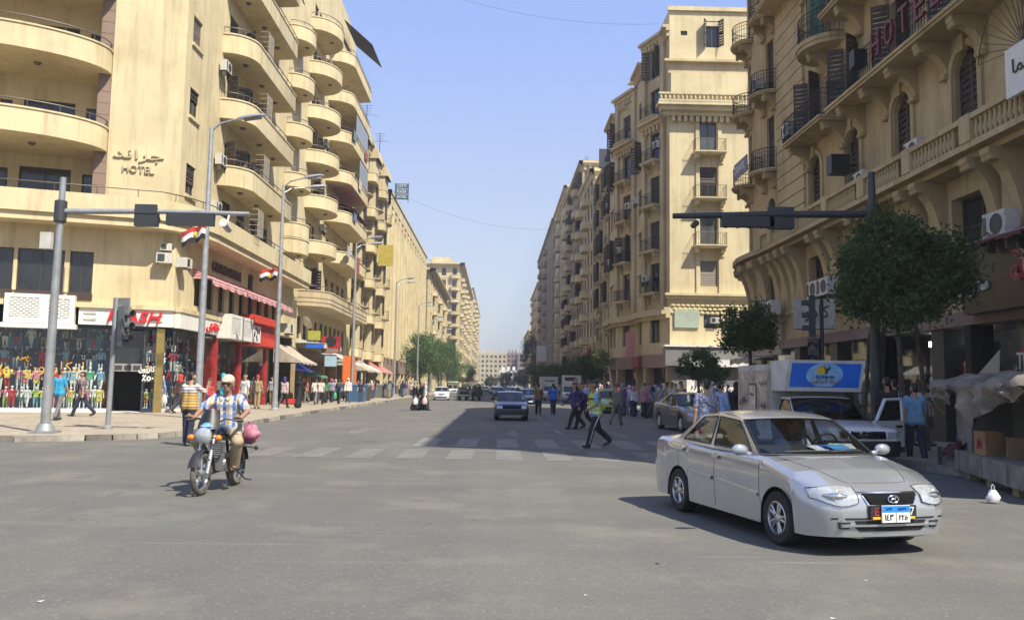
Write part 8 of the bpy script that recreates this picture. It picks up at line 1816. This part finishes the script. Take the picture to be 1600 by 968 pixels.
person('man in a brown shirt walking up the road away from the camera',gp(841,648),178,'walk','short','trousers','short',(.17,.1,.055),BLK,vox=.018,group=G_R); person('man in a bright blue shirt walking up the road away from the camera',gp(864,648),182,'walk2','short','trousers','short',(.02,.13,.5),NVY,vox=.018,group=G_R)
SP=[]
for k in range(34):
    y=36+k*1.15+RR.uniform(-.5,.5); SP.append((7.2+3.6*RR.random() if y>42 else 8.9+2.2*RR.random(),y+4,RR.choice([0,180,30,-30,150])))
crowd(SP,'in the shaded crowd',G_R)
SP=[]
for k in range(12): SP.append((7.6+2.5*RR.random(),42+RR.random()*7,RR.choice([0,180,90,-90])))
crowd(SP,'behind the parked grey car',G_R)
for k in range(14): pass
SP=[(9.2+2*RR.random(),88+k*4.5,RR.choice([0,180])) for k in range(14)]; crowd(SP,'far along the right',G_R,voxr=.03)
o=MB().ball((0,0,0),.33,14,9,(1,.5,1)).build('bag',[cloth((.05,.36,.32))],None,60); o.location=gp(1022,650)+Vector((0,-.3,1.05)); tag(o,'big round teal bag carried in the crowd on the right','bag')
person('woman in navy carrying the round teal bag',gp(1024,650),-150,'carry','long','robe','scarf',NVY,NVY,(.3,.3,.4),vox=.02,group=G_R)
person('man in a blue patterned shirt seen from behind, just past the silver car',(4.35,17.2,0),176,'stroll','short','trousers','short',BPRINT,DEN,vox=.0125,group=G_R,fat=1.1)
person('man in a light blue shirt standing near the grey car\'s bonnet',(6.55,24.2,0),120,'stand','long','trousers','short',(.3,.42,.62),NVY,vox=.016,group=G_R); person('woman in a long black robe standing beside the grey car\'s bonnet',(6.95,24,0),170,'stand','long','robe','veil',BLK,BLK,BLK,vox=.016,group=G_R)
person('man in a blue shirt seen from behind, walking beside the stall',(9.55,18.9,0),172,'stroll','short','trousers','short',(.17,.33,.45),NVY,vox=.0125,group=G_R,fat=1.1); person('man in a lavender shirt beyond the pickup door, carrying a bag',(10.3,21.4,KH),178,'carry','short','trousers','short',(.45,.42,.6),BLK,vox=.016,group=G_R); person('man in dark clothes beside the pickup door',(9.25,19.6,KH),175,'stroll','long','trousers','short',(.03,.028,.027),BLK,vox=.016,group=G_R)
plastic_bag('white carrier bag hanging beside the pickup door',(10.1,21.1,.95),1.0,(.5,.5,.52),'carrier bags')
for k,(x,y,c,l) in enumerate(((11.6,22.5,(.4,.4,.45),'man in a pale grey shirt before the dark shop window'),(12.2,25,(.2,.05,.06),'man in a maroon shirt before the arcade window'),(11.3,28.5,(.5,.48,.45),'man in a white shirt under the black visored signal'),(12.3,31.5,(.06,.1,.2),'man in a navy shirt under the white box sign'),(10.9,36,(.3,.35,.45),'man in a greyish blue shirt by the curved corner'),(11.8,38.5,BLK,'man in a black shirt by the pale lit window'))): person(l,(x,y,KH),RR.choice([0,180,90])+RR.uniform(-30,30),RR.choice(['stand','walk','stroll']),'short','trousers','short',c,RR.choice([BLK,DEN,GRY]),group=G_R)
# ================================================================ litter, manholes, stains
LIT=M('litter_white',(.6,.58,.54),.8); 
for k in range(26):
    x,y=RR.uniform(-9,9),6+RR.random()**1.6*34; mb=cached(('lit',k%5),lambda: MB().poly([(RR.uniform(-.05,-.02),-.02,.006),(.04,RR.uniform(-.03,0),.012),(RR.uniform(.02,.06),.03,.006),(-.03,.025,.014)]).mesh('litter_scrap',LIT))
    o=obj('litter_scrap',mb,None,(x,y,0),RR.uniform(0,6)); objmat(o,0,RR.choice([LIT,LIT,M('litter_dark',(.03,.028,.025),.8),M('litter_brown',(.2,.15,.09),.8)])); o.scale=(RR.uniform(.3,.75),)*3; tag(o,'tiny scrap of litter lying on the asphalt','litter','litter scraps on the road')
# ================================================================ haze: one closed box of thin air
mb=MB(); mb.box(-1520,1520,-320,3020,-1.2,52); hz=mb.build('haze',[]); 
m,t,b=nmat('haze_air'); t.nodes.remove(b); pv=t.nodes.new('ShaderNodeVolumePrincipled'); pv.inputs['Color'].default_value=(.86,.9,.97,1); pv.inputs['Density'].default_value=.0007; pv.inputs['Anisotropy'].default_value=.2
lk(t,pv.outputs[0],t.nodes['Material Output'].inputs['Volume']); hz.data.materials.append(m); tag(hz,kind='stuff')
